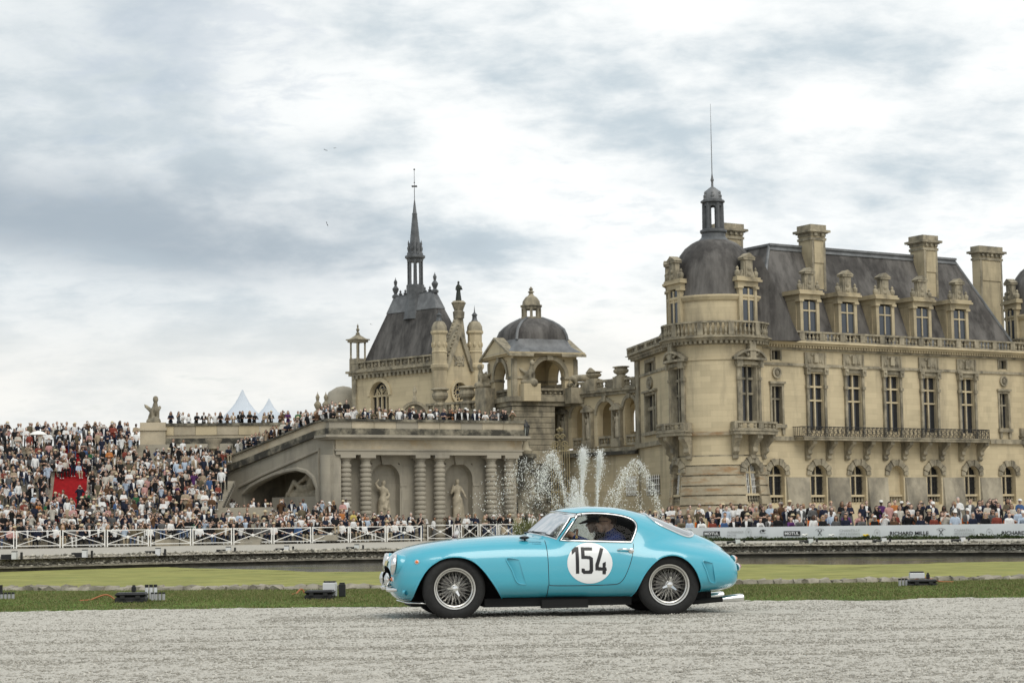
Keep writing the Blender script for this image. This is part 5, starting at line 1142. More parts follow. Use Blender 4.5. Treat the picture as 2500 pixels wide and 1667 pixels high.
# urn on a pillar at the foot of the ramp
q = P(522, 1100, 143); ur = thing('garden_urn', 'pale stone urn on a tall pillar at the foot of the ramp wall', 'urn', (q.x, q.y, 0))
m = MB(); m.box(-0.45, 0.45, -0.45, 0.45, 0.1, P(522, 1118, 143).z); m.box(-0.6, 0.6, -0.6, 0.6, P(522, 1118, 143).z, P(522, 1112, 143).z); m.build('pillar', GREYST, ur)
m = MB(); z0 = P(522, 1112, 143).z; h = P(522, 1071, 143).z-z0; m.lathe([(0.35, z0), (0.35, z0+0.1*h), (0.16, z0+0.2*h), (0.16, z0+0.3*h), (0.42, z0+0.42*h), (0.46, z0+0.75*h), (0.6, z0+0.9*h), (0.62, z0+h), (0.4, z0+h)], 14); m.build('bowl', MARBLE, ur, 40)
# ------------------------------------------------------------------ grand staircase
ST_X0, ST_X1 = -46.0, P(548, 1150, 145).x
stair = thing('grand_staircase', 'broad stone staircase packed with spectators left of the ramp wall', 'staircase', (0, 0, 0))
SY0, SY1, SZ1 = 125.5, 149.0, 7.5; NS = 46
def stair_z(y):
    if y <= SY0: return 0.15
    if y >= SY1: return SZ1
    i = int((y-SY0)/((SY1-SY0)/NS)); return 0.15+(SZ1-0.15)*(i+1)/NS
for i in range(NS):
    y = SY0+(SY1-SY0)*i/NS; z1 = 0.15+(SZ1-0.15)*(i+1)/NS; x1 = ST_X1 if y > 139 else -19.5+ (0 if y > 133 else 3.5)
    m = MB(); m.box(ST_X0, x1, y, y+(SY1-SY0)/NS+0.3, z1-0.45, z1); m.build('step', GREYST, stair)
m = MB(); m.box(ST_X0, UF.A.x+0.8, SY1, SY1+14, SZ1-0.5, SZ1-0.003); m.build('landing', GREYST, stair)
RED = mat('red_carpet', (0.34, 0.013, 0.017), 0.9, var=0.15, vscale=3)
ca, cb = P(137, 1150, 138).x, P(211, 1150, 138).x
car_ = MB()
for i in range(NS):
    y = SY0+(SY1-SY0)*i/NS; z1 = 0.15+(SZ1-0.15)*(i+1)/NS
    if y < 130.5: continue
    xm = -31.5-0.20*(y-142); x0, x1 = xm-1.15, xm+1.15
    car_.box(x0, x1, y-0.012, y+(SY1-SY0)/NS+0.001, z1+0.0, z1+0.012); car_.box(x0, x1, y-0.014, y-0.002, z1-(SZ1-0.15)/NS, z1+0.012)
o = car_.build('red_carpet', RED); tag(o, 'bright red carpet running down the middle of the stone staircase', 'carpet')
# rope posts along the carpet
for k in range(9):
    for sx in (-1.5, 1.5):
        y = SY0+6+k*1.6; sx += -31.5-0.20*(y-142); r_ = MB(); z = stair_z(y)
        r_.lathe([(0.16, 0), (0.16, 0.03), (0.03, 0.06), (0.03, 0.95), (0.06, 0.97), (0.06, 1.03), (0.0, 1.06)], 10); o = r_.build('rope_post', MATS.get('chrome_far') or mat('chrome_far', (0.6, 0.58, 0.55), 0.25, metal=1.0)); o.location = (sx, y, z)
        tag(o, 'chrome rope post standing beside the red carpet', 'rope post', 'rope posts along the red carpet')
# ------------------------------------------------------------------ white marquee peaks
CANVAS = mat('marquee_canvas', (0.52, 0.57, 0.63), 0.7, var=0.03, vscale=2)
for px_, yt, hw, lab in ((592, 951, 42, 'tall white pointed marquee peak behind the upper wall'), (657, 973, 30, 'smaller white pointed marquee peak behind the upper wall')):
    Yt = 196.0; zt_ = P(px_, yt, Yt).z; z0 = P(px_, 1015, Yt).z; r = hw*Yt/FPX; t = thing('marquee', lab, 'tent', (P(px_, 1000, Yt).x, Yt, 0))
    m = MB(); prof = [(r*1.25, z0-1.2), (r*1.05, z0), (r*0.72, lerp(z0, zt_, 0.22)), (r*0.42, lerp(z0, zt_, 0.48)), (r*0.17, lerp(z0, zt_, 0.78)), (0.05, zt_)]
    sqloft(m, [(a, b, 3.0) for a, b in prof], 24); m.build('canopy', CANVAS, t, 60)
    m = MB(); m.box(-r*1.2, r*1.2, -r*1.2, r*1.2, 0.15, z0-1.2); m.build('wall', CANVAS, t)
# ------------------------------------------------------------------ lamp and gilt gate beside the terrace
q = P(1283, 1075, 146); lp_ = thing('lantern_lamp', 'dark ornate lantern on a scrolled stone pier beside the terrace', 'lamp', (q.x, q.y, 0)); zz = lambda py: P(1283, py, 146).z; s_ = 146/FPX
m = MB(); m.box(-20*s_, 20*s_, -0.6, 0.6, 0.1, zz(1118)); m.box(-26*s_, 26*s_, -0.7, 0.7, zz(1118), zz(1108)); m.build('pier', LICHEN, lp_)
m = MB(); m.lathe([(15*s_, zz(1108)), (17*s_, zz(1100)), (9*s_, zz(1092)), (6*s_, zz(1080)), (8*s_, zz(1076))], 10); m.build('scroll_base', TRIM, lp_, 50)
m = MB(); m.lathe([(3*s_, zz(1076)), (4*s_, zz(1066)), (3*s_, zz(1064))], 8)
for i in range(6): a = 2*PI*i/6; m.tube([(5*s_*math.cos(a), 5*s_*math.sin(a), zz(1065)), (9*s_*math.cos(a), 9*s_*math.sin(a), zz(1042))], 0.05, 4)
m.lathe([(11*s_, zz(1043)), (11*s_, zz(1040)), (8*s_, zz(1036)), (5*s_, zz(1031)), (2*s_, zz(1027)), (0, zz(1022))], 8); m.build('lantern_frame', IRON, lp_, 50)
m = MB(); m.lathe([(4.6*s_, zz(1064)), (8.4*s_, zz(1043))], 8, cap=False); m.build('lantern_glass', simple('lamp_glass', (0.35, 0.38, 0.36), 0.1), lp_)
q = P(1367, 1080, 152); gt = thing('gilt_gate', 'gilded wrought iron gate crest with scrolls beside the rampart', 'gate', (q.x, q.y, 0)); s_ = 152/FPX; zz = lambda py: P(1367, py, 152).z
m = MB()
for k in range(9): x = (-22+k*5.5)*s_; m.box(x-0.025, x+0.025, -0.02, 0.02, 0.1, zz(1075+abs(k-4)*4)); m.ball((x, 0, zz(1075+abs(k-4)*4)), 0.07, 5, 4)
for zz_ in (zz(1100), zz(1200), zz(1280)): m.box(-23*s_, 23*s_, -0.03, 0.03, zz_-0.04, zz_+0.04)
m.build('bars', GILT, gt)
m = MB()
for s in (-1, 1):
    for (cx_, cy_, r_) in ((10, 1085, 9), (6, 1066, 7), (16, 1095, 6), (4, 1050, 4)):
        m.tube([(s*(cx_*s_+r_*s_*(1-t/9)*math.cos(t)), 0, zz(cy_)+r_*s_*(1-t/9)*math.sin(t)) for t in np.linspace(0, 7.5, 16)], 0.045, 4)
m.ball((0, 0, zz(1046)), 0.12, 6, 5); m.build('scroll_crest', GILT, gt)
barred_window(gal, GF.u(1529), GF.u(1551), GF.z(1540, 1206), GF.z(1540, 1165)); barred_window(ret, RF.u(1579), RF.u(1608), RF.z(1594, 1205), RF.z(1594, 1162))
# ------------------------------------------------------------------ white rail fence
posts = [(-305, 115.0), (-190, 116.0), (-75, 117.0), (37, 117.6), (150, 118.8), (259, 120.3), (365, 121.9), (468, 123.6), (568, 125.2), (666, 126.9), (761, 128.6), (853, 130.4), (943, 132.2), (1031, 134.0)]
FENCE = []
def fence_panel(a, b, h, label, group):
    d = (b-a); L_ = d.length; t = thing('fence_panel', label, 'fence', a, math.atan2(d.y, d.x), group)
    g = 0.045
    for x in (g, L_-g-0.07): m = MB(); m.box(x, x+0.06, -0.03, 0.03, 0, h); m.build('post', WPAINT, t)
    for z in (h-0.07, 0.12): m = MB(); m.box(g+0.07, L_-g-0.07, -0.02, 0.02, z, z+0.048); m.build('rail', WPAINT, t)
    x0, x1, z0, z1 = g+0.07, L_-g-0.07, 0.18, h-0.07; an = math.atan2(z1-z0, x1-x0); dl = math.hypot(z1-z0, x1-x0)
    for s in (1, -1): m = MB(); m.box(-dl/2, dl/2, -0.018+0.004*s, 0.018+0.004*s, -0.019, 0.019, T((x0+x1)/2, 0, (z0+z1)/2) @ RY(-an*s)); m.build('brace', WPAINT, t)
    m = MB(); m.lathe([(0.09, -0.03), (0.1, 0.0), (0.09, 0.03)], 12, T((x0+x1)/2, 0, (z0+z1)/2) @ RX(PI/2)); m.build('boss', WPAINT, t)
    return t
pw = [Vector((P(p, 1330, Y).x, Y, gz(0, 100))) for p, Y in posts]
for a, b in zip(pw[:-1], pw[1:]): fence_panel(a, b, 1.05, 'white wooden fence panel with crossed braces before the seated spectators', 'white fence panels along the gravel walk')
p2 = [Vector((P(p, 1310, 141).x, 141, 0.15)) for p in (1042, 1108, 1124, 1170, 1216, 1263)]
for a, b in zip(p2[:-1], p2[1:]): fence_panel(a, b, 1.1, 'white crossbraced fence panel guarding the standing spectators by the terrace columns', 'white fence panels by the terrace columns')
p3 = [Vector((P(p, 1310, 125.6).x, 125.6, 0.15)) for p in (434, 480)]; fence_panel(p3[0], p3[1], 1.2, 'short white gate panel set back behind the fence near the stairs', None)
# ------------------------------------------------------------------ lettering
def text_me(txt, size, bold=0.0, wscale=1.0):
    c = bpy.data.curves.new('lettering', 'FONT'); c.body = txt; c.size = size; c.offset = bold; c.extrude = 0.0015; c.align_x = 'CENTER'; c.align_y = 'CENTER'; c.resolution_u = 3
    o = bpy.data.objects.new('tmp_text', c); col.objects.link(o); dg = bpy.context.evaluated_depsgraph_get()
    me = bpy.data.meshes.new_from_object(o.evaluated_get(dg)); bpy.data.objects.remove(o); bpy.data.curves.remove(c)
    if wscale != 1.0: me.transform(Matrix.Diagonal((wscale, 1, 1, 1)))
    return me
def text_fit(txt, w, h, mt, bold=0.0):
    me = text_me(txt, 1.0, bold); xs = [v.co.x for v in me.vertices]; ys = [v.co.y for v in me.vertices]
    sx = w/(max(xs)-min(xs)); sy = h/(max(ys)-min(ys)); cx_, cy_ = (max(xs)+min(xs))/2, (max(ys)+min(ys))/2
    me.transform(Matrix.Diagonal((sx, sy, 1, 1)) @ Matrix.Translation((-cx_, -cy_, 0))); me.materials.clear(); me.materials.append(mt); return me
INK = simple('black_ink', (0.02, 0.02, 0.022), 0.6); GREYINK = simple('grey_ink', (0.42, 0.43, 0.43), 0.6); WINK = simple('white_ink', (0.8, 0.8, 0.8), 0.6)
BAN = mat('banner_vinyl', (0.70, 0.72, 0.74), 0.55, var=0.03, vscale=2.0, bump=0.15, bscale=1.5)
BF_ = Frame((P(1560, 1300, 107.5).x, 107.5), (P(2500, 1300, 95).x, 95))
ban = thing('advert_banner', 'long white sponsor banner with black lettering before the seated guests', 'banner', BF_.A, BF_.rz)
bz1, bz0 = BF_.z(2000, 1284), BF_.z(2000, 1319); bL = BF_.L+4
m = MB(); n = 60
V = []; F = []
for i in range(n+1):
    u = -1.5+(bL+1.5)*i/n
    for z in (bz0, bz1): V.append((u, 0.02*math.sin(u*2.1)*(1 if z == bz0 else 0.3), z))
    if i: k = 2*i; F.append((k-2, k, k+1, k-1))
m.add(V, F); sheet_o = m.build('sheet', BAN, ban)
m = MB(); m.box(-1.5, bL, 0.03, 0.07, bz1-0.03, bz1+0.004); m.build('top_rail', WPAINT, ban)
def onban(me, px_, py_, name, v=-0.026):
    u, z = BF_.fp(px_, py_); return inst(name, me, ban, T(u, v, z) @ RX(PI/2))
pb = lambda a, b: abs(BF_.u(b)-BF_.u(a)); hb_ = lambda h, px_: h*BF_.world(BF_.u(px_), 0).y/FPX
def ban_motul(px_, py_):
    w, h = pb(px_-20, px_+20), hb_(12, px_)*0.95; u, z = BF_.fp(px_, py_)
    m = MB(); m.box(u-w/2, u+w/2, -0.025, -0.021, z-h/2, z+h/2); m.build('logo_plate', INK, ban); onban(text_fit('MOTUL', w*0.86, h*0.62, WINK, 0.03), px_, py_, 'logo_lettering', -0.028)
for p, y in ((1738, 1302), (1934, 1301.5)): ban_motul(p, y)
def ban_mille(px_, py_, w, h, mt=INK): onban(text_fit('RICHARD MILLE', pb(px_-w/2, px_+w/2), hb_(h, px_), mt, 0.02), px_, py_, 'logo_lettering')
ban_mille(2220, 1301, 94, 9); ban_mille(2494, 1300, 96, 9)
def ban_chant(px_, py_):
    onban(text_fit('CHANTILLY', pb(px_-25, px_+25), hb_(6.5, px_), GREYINK), px_, py_-8, 'logo_lettering'); onban(text_fit('ARTS & ELEGANCE', pb(px_-25, px_+25), hb_(5, px_), GREYINK), px_, py_+0.5, 'logo_lettering'); ban_mille(px_, py_+9.5, 50, 4.6)
ban_chant(2075, 1302); ban_chant(2355, 1301)
onban(text_fit('ALEXANDER', pb(1776, 1816), hb_(5.5, 1796), GREYINK), 1796, 1298, 'logo_lettering'); onban(text_fit('SACHS', pb(1776, 1798), hb_(5, 1796), GREYINK), 1787, 1306, 'logo_lettering'); onban(text_fit('MATHIS', pb(1850, 1876), hb_(4, 1860), GREYINK), 1863, 1309, 'logo_lettering')
def ban_emblem(px_, py_, kind):
    u, z = BF_.fp(px_, py_); r = hb_(9, px_); m = MB()
    if kind == 'cross':
        for s in (-1, 1): m.tube([(u-s*r*0.55, -0.026, z-r*0.7), (u+s*r*0.5, -0.026, z+r*0.75)], 0.014, 4); m.ball((u+s*r*0.5, -0.026, z+r*0.6), 0.028, 6, 4); m.ball((u-s*r*0.4, -0.026, z-r*0.55), 0.02, 6, 4)
        m.tube([(u+r*1.3*math.cos(t), -0.024, z+r*0.55+r*0.55*math.sin(t)) for t in np.linspace(0.2, PI-0.2, 10)], 0.007, 4); m.build('emblem', INK, ban)
    elif kind == 'oval':
        m.tube([(u+r*0.85*math.cos(t), -0.026, z+r*1.15*math.sin(t)) for t in np.linspace(0, 2*PI, 20)[:-1]], 0.008, 4, closed=True); m.add([(u-r*0.35, -0.026, z+r*0.35), (u+r*0.35, -0.026, z+r*0.35), (u, -0.026, z-r*0.35)], [(0, 1, 2)]); m.build('emblem', GREYINK, ban)
    else:
        m.tube([(u+r*1.0*math.cos(t), -0.026, z+r*0.5*math.sin(t)) for t in np.linspace(0.4, 2*PI-0.9, 16)], [0.004+0.014*abs(math.sin(i*0.25)) for i in range(16)], 4); m.ball((u, -0.026, z+0.03), (r*0.45, 0.01, r*0.25), 8, 4); m.build('emblem', INK, ban)
for p, y, k in ((1684, 1297, 'ring'), (1864, 1297, 'ring'), (2002, 1300, 'cross'), (2298, 1299, 'cross'), (2142, 1301, 'oval'), (2416, 1300, 'oval'), (1828, 1299, 'oval')): ban_emblem(p, y, k)
# ------------------------------------------------------------------ low plants before the banner
LEAF = islandmat('shrub_leaf', (0.030, 0.045, 0.018), (0.085, 0.11, 0.045), 0.7)
LEAFY = islandmat('grass_plume', (0.10, 0.12, 0.045), (0.22, 0.23, 0.10), 0.8)
def leaf_clump(n, rx, ry, h, seed, mt, blade=0.14, wd=0.03, up=0.35):
    r = np.random.default_rng(seed); a = r.random(n)*2*PI; q = np.sqrt(r.random(n)); zb = r.random(n)**1.1*h*(1-0.55*q*q)
    bx = np.cos(a)*q*rx; by = np.sin(a)*q*ry; d = np.stack([np.cos(a)*(0.4+r.random(n)*0.6), np.sin(a)*(0.4+r.random(n)*0.6), up+r.random(n)], -1); d /= np.linalg.norm(d, axis=1)[:, None]
    t = np.cross(d, r.standard_normal((n, 3))); t /= np.linalg.norm(t, axis=1)[:, None]; L_ = blade*(0.6+0.8*r.random(n))[:, None]; b = np.stack([bx, by, zb], -1)
    V = np.stack([b, b+d*L_*0.5+t*wd, b+d*L_, b+d*L_*0.5-t*wd], 1).reshape(-1, 3); return mesh_np('foliage', V, np.arange(4*n).reshape(-1, 4), [mt])
labs = ['low dark green shrub planted under the white banner', 'spreading grey green shrub planted under the white banner']
for i, p in enumerate([1700, 1722, 1752, 1775, 1795, 1822, 1838, 1852, 1890, 1905, 1925, 1945, 1965, 1985, 2024, 2040, 2052, 2110, 2125, 2168, 2185, 2215, 2232, 2262, 2280, 2318, 2334, 2392, 2402, 2440, 2465, 2482]):
    u = BF_.u(p); big = rnd.random(); wp = BF_.world(u, -0.5-0.3*rnd.random(), 0.12); h = 0.10+0.24*big**3
    o = inst('shrub', leaf_clump(240, 0.42+0.25*rnd.random(), 0.25, h, i, LEAF, 0.10)); o.location = wp; tag(o, labs[i % 2], 'shrub', 'shrubs along the banner %d' % (i % 2))
m = MB(); m.add([(-1.5, -1.1, 0.165), (bL, -1.1, 0.165), (bL, -0.05, 0.165), (-1.5, -0.05, 0.165)], [(0, 1, 2, 3)]); o = m.build('planting_bed', TURF); o.location = BF_.A; o.rotation_euler = (0, 0, BF_.rz); tag(o, kind='structure')
FLY, FLW = simple('yellow_petal', (0.75, 0.55, 0.03), 0.6), simple('white_petal', (0.8, 0.8, 0.76), 0.6)
for p, y, mt, nm in ((2114, 1306, FLY, 'yellow'), (2030, 1306, FLW, 'white'), (2394, 1306, FLW, 'white'), (1965, 1305, FLW, 'white')):
    u, z = BF_.fp(p, y, -0.6); m = MB()
    for k in range(7): a = k*0.9; m.ball((0.1*math.cos(a), 0.06*math.sin(a), z+0.03*math.sin(2.3*k)), (0.07, 0.06, 0.035), 6, 4)
    m.tube([(0, 0, 0.14), (0, 0, z)], 0.02, 5); o = m.build('flower', mt); o.location = BF_.world(u, -0.6); tag(o, '%s flower head among the shrubs under the banner' % nm, 'flower', 'flowers under the banner')
q = P(1283, 1300, 118); o = inst('ornamental_grass', leaf_clump(420, 0.5, 0.4, 0.7, 77, LEAFY, 0.9, 0.02, 1.4)); o.location = (q.x, q.y, 0.12); tag(o, 'tall feathery grass clump by the fence end near the fountain', 'grass clump')
# ------------------------------------------------------------------ firework cases on the verge and the far bank
CASE = mat('black_case_plastic', (0.014, 0.014, 0.015), 0.45, var=0.3, vscale=20); TUBEW = mat('white_mortar_tube', (0.62, 0.63, 0.64), 0.5); TUBES = simple('grey_mortar_tube', (0.35, 0.35, 0.36), 0.4); CABLE = simple('orange_cable', (0.35, 0.13, 0.05), 0.6)
def rbox(m, x0, x1, y0, y1, z0, z1, b=0.02):
    m.frustum((x0, x1, y0, y1), z0+b, (x0, x1, y0, y1), z1-b); m.frustum((x0+b, x1-b, y0+b, y1-b), z0, (x0, x1, y0, y1), z0+b); m.frustum((x0, x1, y0, y1), z1-b, (x0+b, x1-b, y0+b, y1-b), z1)
def case(label, px0, px1, ybase, ytop, rz=0.0):
    Yc = (CAMH-0.03)*FPX/(ybase-(1286+(1250-px0)*0.01396)); a = P(px0, ybase, Yc); b = P(px1, ybase, Yc); s = Yc/FPX; w = (px1-px0)*s; h = (ybase-ytop)*s
    t = thing('equipment_case', label, 'case', (a.x, Yc, 0.02), rz)
    m = MB(); rbox(m, 0, w, 0, w*0.75, 0, h*0.62); m.build('body', CASE, t)
    m = MB(); rbox(m, -0.006, w+0.006, -0.006, w*0.75, h*0.64, h, 0.03); m.build('lid', CASE, t)
    for x in (0.25, 0.75): m = MB(); m.box(w*x-0.03, w*x+0.03, -0.025, 0.0, h*0.5, h*0.75); m.build('latch', IRON, t)
    m = MB(); m.tube([(w*0.4, -0.01, h*0.3), (w*0.4, -0.04, h*0.25), (w*0.6, -0.04, h*0.25), (w*0.6, -0.01, h*0.3)], 0.008, 5); m.build('handle', IRON, t)
    return t, Yc
def mortar(name, label, px_, Yc, ytop, ybase, n, pitch, mt, rows=1, group=None, wd=None):
    s = Yc/FPX; z0 = max(0.02, P(px_, ybase, Yc).z); z1 = P(px_, ytop, Yc).z; t = thing(name, label, 'mortar rack', (P(px_, ybase, Yc).x, Yc, z0), 0.05, group); r = pitch*s*0.42
    for i in range(n):
        for k in range(rows): m = MB(); m.lathe([(r, 0), (r, z1-z0), (r*0.8, z1-z0), (r*0.8, z1-z0-0.05)], 8, T(i*pitch*s, k*2.2*r, 0), cap=False); m.build('tube', mt, t); m = MB(); m.lathe([(r*1.02, (z1-z0)*0.82), (r*1.02, z1-z0+0.004), (0, z1-z0+0.004)], 8, T(i*pitch*s, k*2.2*r, 0), cap=False); m.build('cap', CASE, t)
    return t
c1, Y1 = case('black flight case on the grass with orange cable and three white mortar tubes', 280, 354, 1471, 1443, 0.06); c2, Y2 = case('black flight case on the grass beside a white box, thin orange cable', 743, 812, 1463, 1437, -0.05); c3, Y3 = case('wide black flight case on the grass behind the turquoise car tail', 2221, 2290, 1433, 1411, 0.04)
mortar('mortar_rack', 'three white mortar tubes standing behind a black case', 358, Y1+0.35, 1427, 1462, 3, 10.5, TUBEW)
mortar('mortar_rack', 'row of short dark mortar tubes in silver frames beside the white tubes', 372, Y1+0.1, 1446, 1464, 4, 9, TUBES)
mortar('mortar_rack', 'short silver framed mortar tubes standing alone on the verge', 4, 29.0, 1446, 1467, 4, 9, TUBES)
mortar('mortar_rack', 'tall dark mortar tube behind the silver framed tubes', 1, 29.4, 1428, 1467, 1, 12, CASE)
mortar('mortar_rack', 'silver mortar tubes beside the wide black case', 2197, Y3+0.1, 1412, 1432, 3, 8, TUBES)
def crate(label, px0, px1, ytop, ybase, Yc, mt, dark=False):
    s = Yc/FPX; a = P(px0, ybase, Yc); w = (px1-px0)*s; z1 = P(px0, ytop, Yc).z; z0 = max(0.02, a.z); t = thing('firework_box', label, 'box', (a.x, Yc, z0), rnd.uniform(-0.1, 0.1))
    m = MB(); rbox(m, 0, w, 0, w*0.8, 0, z1-z0, 0.008); m.build('body', mt, t); m = MB(); m.box(0.01, w-0.01, 0.01, w*0.8-0.01, z1-z0, z1-z0+0.02); m.build('top', CASE, t); return t
crate('white box with dark top leaning behind the black case', 788, 819, 1422, 1456, Y2+0.3, TUBEW); crate('tall black box on the grass beside the white box', 827, 843, 1425, 1456, Y2+0.25, CASE)
crate('row of white firework cartons on the wide black case', 2222, 2257, 1398, 1412, Y3+0.2, TUBEW); crate('small black carton on the wide black case', 2262, 2270, 1401, 1412, Y3+0.2, CASE); crate('small black box standing on a flight case by the verge', 321, 331, 1431, 1444, Y1+0.2, CASE)
for px_, ys, dx_, lab in ((283, 1468, -75, 'orange cable trailing left over the grass from a black case'), (745, 1455, -25, 'thin orange cable trailing from the middle flight case'), (2225, 1430, 90, 'orange cable trailing over the grass by the wide case')):
    Yc = 28.5 if px_ < 700 else (30.0 if px_ < 2000 else 31.5); a = P(px_, 1465, Yc); s = Yc/FPX
    m = MB(); m.tube([(a.x+dx_*s*t, Yc-0.1-0.25*t+0.06*math.sin(5*t), 0.06+0.10*math.sin(PI*min(1, t*1.4))*(1-t)) for t in np.linspace(0, 1, 10)], 0.012, 5); tag(m.build('cable', CABLE), lab, 'cable')
k = 0
for p0, w_, y in ((2, 34, 1366), (174, 34, 1361), (353, 34, 1356.5), (528, 30, 1352), (672, 28, 1351), (845, 26, 1349.5), (1776, 26, 1338), (1954, 26, 1333), (2133, 26, 1331), (2326, 26, 1333)):
    Yb = (CAMH-0.15)*FPX/(y-(1286+(1250-p0)*0.01396)); Yb = min(max(Yb, 66), 90); s = Yb/FPX; a = P(p0, y, Yb); z = gz(a.x, a.y)
    dd = math.hypot(a.x-BC[0], a.y-BC[1]); 
    if dd < BR+0.7: Yb += (BR+0.7-dd)*1.2; s = Yb/FPX; a = P(p0, y, Yb)
    t = thing('firework_rack', ['flat black rack with one white carton on the far stone bank', 'flat black rack with a white carton on the far bank before the banner'][p0 > 1500], 'firework rack', (a.x, Yb, 0.13), 0, 'firework racks on the far bank %s' % ('left of the car' if p0 < 1500 else 'before the banner'))
    m = MB(); m.box(0, w_*s, 0, 0.3, 0, 0.17); m.build('tray', CASE, t); m = MB(); m.box(w_*s*0.78, w_*s*0.78+11*s, -0.05, 0.2, 0, 0.25); m.build('carton', TUBEW, t); m = MB(); m.box(w_*s*0.78, w_*s*0.78+11*s, -0.055, 0.205, 0.25, 0.28); m.build('carton_lid', CASE, t); m = MB(); m.box(w_*s+13*s, w_*s+17*s, 0, 0.15, -0.01, 0.24); m.build('control_box', CASE, t)
# ------------------------------------------------------------------ fountain
SPRAY = bpy.data.materials.new('water_spray'); SPRAY.use_nodes = True; b = SPRAY.node_tree.nodes['Principled BSDF']
b.inputs['Base Color'].default_value = (0.93, 0.95, 0.96, 1); b.inputs['Roughness'].default_value = 0.25; b.inputs['Specular IOR Level'].default_value = 0.8; b.inputs['Subsurface Weight'].default_value = 0.0
MIST = bpy.data.materials.new('water_mist'); MIST.use_nodes = True; b = MIST.node_tree.nodes['Principled BSDF']; b.inputs['Base Color'].default_value = (0.93, 0.95, 0.96, 1); b.inputs['Roughness'].default_value = 0.5; b.inputs['Alpha'].default_value = 0.45
fx0 = BC[0]; FY = 56.5; fs = FY/FPX
fou = thing('fountain', 'fountain of white water jets rising from the basin behind the car', 'fountain', (fx0, FY, WZ))
def drops(n, r0, r1, pts, rad, name, mt, parent):
    base = np.array([(1, 0, 0), (0, 1, 0), (-1, 0, 0), (0, -1, 0), (0, 0, 2.0), (0, 0, -2.0)], float)
    V = (base[None]*rad[:, None, None]*(0.7+0.6*nrng.random((len(rad), 6, 1)))+pts[:, None, :]).reshape(-1, 3)
    o = inst(name, mesh_np(name, V, (np.arange(len(rad))[:, None, None]*6+tri[None]).reshape(-1, 3), [mt], True), parent); o['kind'] = 'stuff'; return o
def jet(px_n, px_p, ytop, n, fall, dyv, spread, r0=0.003, r1=0.011, n0=0.0):
    n = int(n*1.5)
    x0 = P(px_n, 1390, FY).x-fx0; xp = P(px_p, ytop, FY).x-fx0; h = P(px_p, ytop, FY).z-WZ; tp = math.sqrt(2*h/9.81)
    t = (nrng.random(n)**0.85)*tp*(1+fall); v = math.sqrt(2*9.81*h); core = nrng.random(n) < 0.6; sp = spread*(0.12+(t/tp)**1.3)*np.where(core, 0.45, 1.25)
    g = nrng.standard_normal((n, 3)); vh = 1-0.09*np.abs(nrng.standard_normal(n))
    x = x0+(xp-x0)*t/tp+g[:, 0]*sp; y = dyv*t/tp+g[:, 1]*sp; z = (v*t-4.905*t*t)*vh+g[:, 2]*sp*0.8
    k = z > 0.02; rad = (r0+(r1-r0)*nrng.random(n)**2.5)
    drops(n, 0, 0, np.stack([x, y, z], -1)[k], rad[k], 'water_jet', SPRAY, fou)
for a in ((1420, 1424, 1094, 6500, 0.22, 0.1, 0.055), (1456, 1463, 1101, 3600, 0.25, -0.2, 0.055), (1470, 1553, 1119, 2000, 0.80, 0.2, 0.030), (1464, 1522, 1142, 1000, 0.85, -0.5, 0.05), (1406, 1346, 1100, 2300, 0.62, 0.1, 0.075), (1398, 1285, 1118, 1100, 0.95, 0.3, 0.09), (1402, 1322, 1160, 800, 0.95, -0.6, 0.10), (1440, 1500, 1190, 700, 0.9, 0.6, 0.08), (1392, 1250, 1150, 260, 0.97, -0.2, 0.2, 0.006, 0.014), (1425, 1402, 1165, 1300, 0.6, -0.2, 0.07)): jet(*a)
n = 26000; zz_ = nrng.random(n)**1.1; cxn = P(1410, 1300, FY).x-fx0
pts = np.stack([cxn+nrng.standard_normal(n)*(0.12+0.26*(1-zz_)), nrng.standard_normal(n)*0.3, zz_*2.3*(0.75+0.25*nrng.random(n))], -1)
drops(n, 0, 0, pts, 0.004+0.007*nrng.random(n), 'mist_plume', MIST, fou)
m = MB(); m.lathe([(0.35, -0.3), (0.3, 0.02), (0.12, 0.06), (0.08, 0.22), (0.0, 0.24)], 12); m.build('nozzle', LEADD, fou)
# ------------------------------------------------------------------ birds
BIRD = simple('bird_feathers', (0.02, 0.02, 0.022), 0.8)
for p, y, w_, tl, lab in ((795, 367, 9, 0.3, 'dark bird gliding with wings level beside the grey cloud'), (818, 362, 7, -0.2, 'small dark bird just right of the gliding bird'), (798, 547, 11, 1.2, 'dark bird banking steeply left of the spire'), (906, 792, 6, 0.4, 'tiny dark bird close to the chapel roof'), (967, 817, 5, -0.5, 'tiny dark bird against the chapel roof slates')):
    Yb = 150.0; q = P(p, y, Yb); s = w_*Yb/FPX; m = MB()
    m.add([(-0.18*s, 0, 0), (0, -0.25*s, 0.03*s), (0.18*s, 0, 0), (0, 0.35*s, 0.02*s), (0, 0, 0.09*s), (0, 0, -0.07*s)], [(0, 1, 4), (1, 2, 4), (2, 3, 4), (3, 0, 4), (1, 0, 5), (2, 1, 5), (3, 2, 5), (0, 3, 5)]); bo = None
    t = thing('bird', lab, 'bird', q); m.build('body', BIRD, t)
    for sg in (-1, 1): m = MB(); m.add([(sg*0.05*s, -0.12*s, 0.02*s), (sg*0.05*s, 0.15*s, 0.02*s), (sg*0.32*s, 0.02*s, 0.16*s), (sg*0.62*s, 0.18*s, 0.05*s), (sg*0.3*s, -0.12*s, 0.17*s), (sg*0.1*s, 0, -0.02*s)], [(0, 4, 2, 1), (4, 3, 2), (0, 1, 5), (5, 1, 2), (0, 5, 4), (5, 2, 3), (5, 3, 4)]); m.build('wing', BIRD, t)
    t.rotation_euler = (0.2, tl, 0.4)
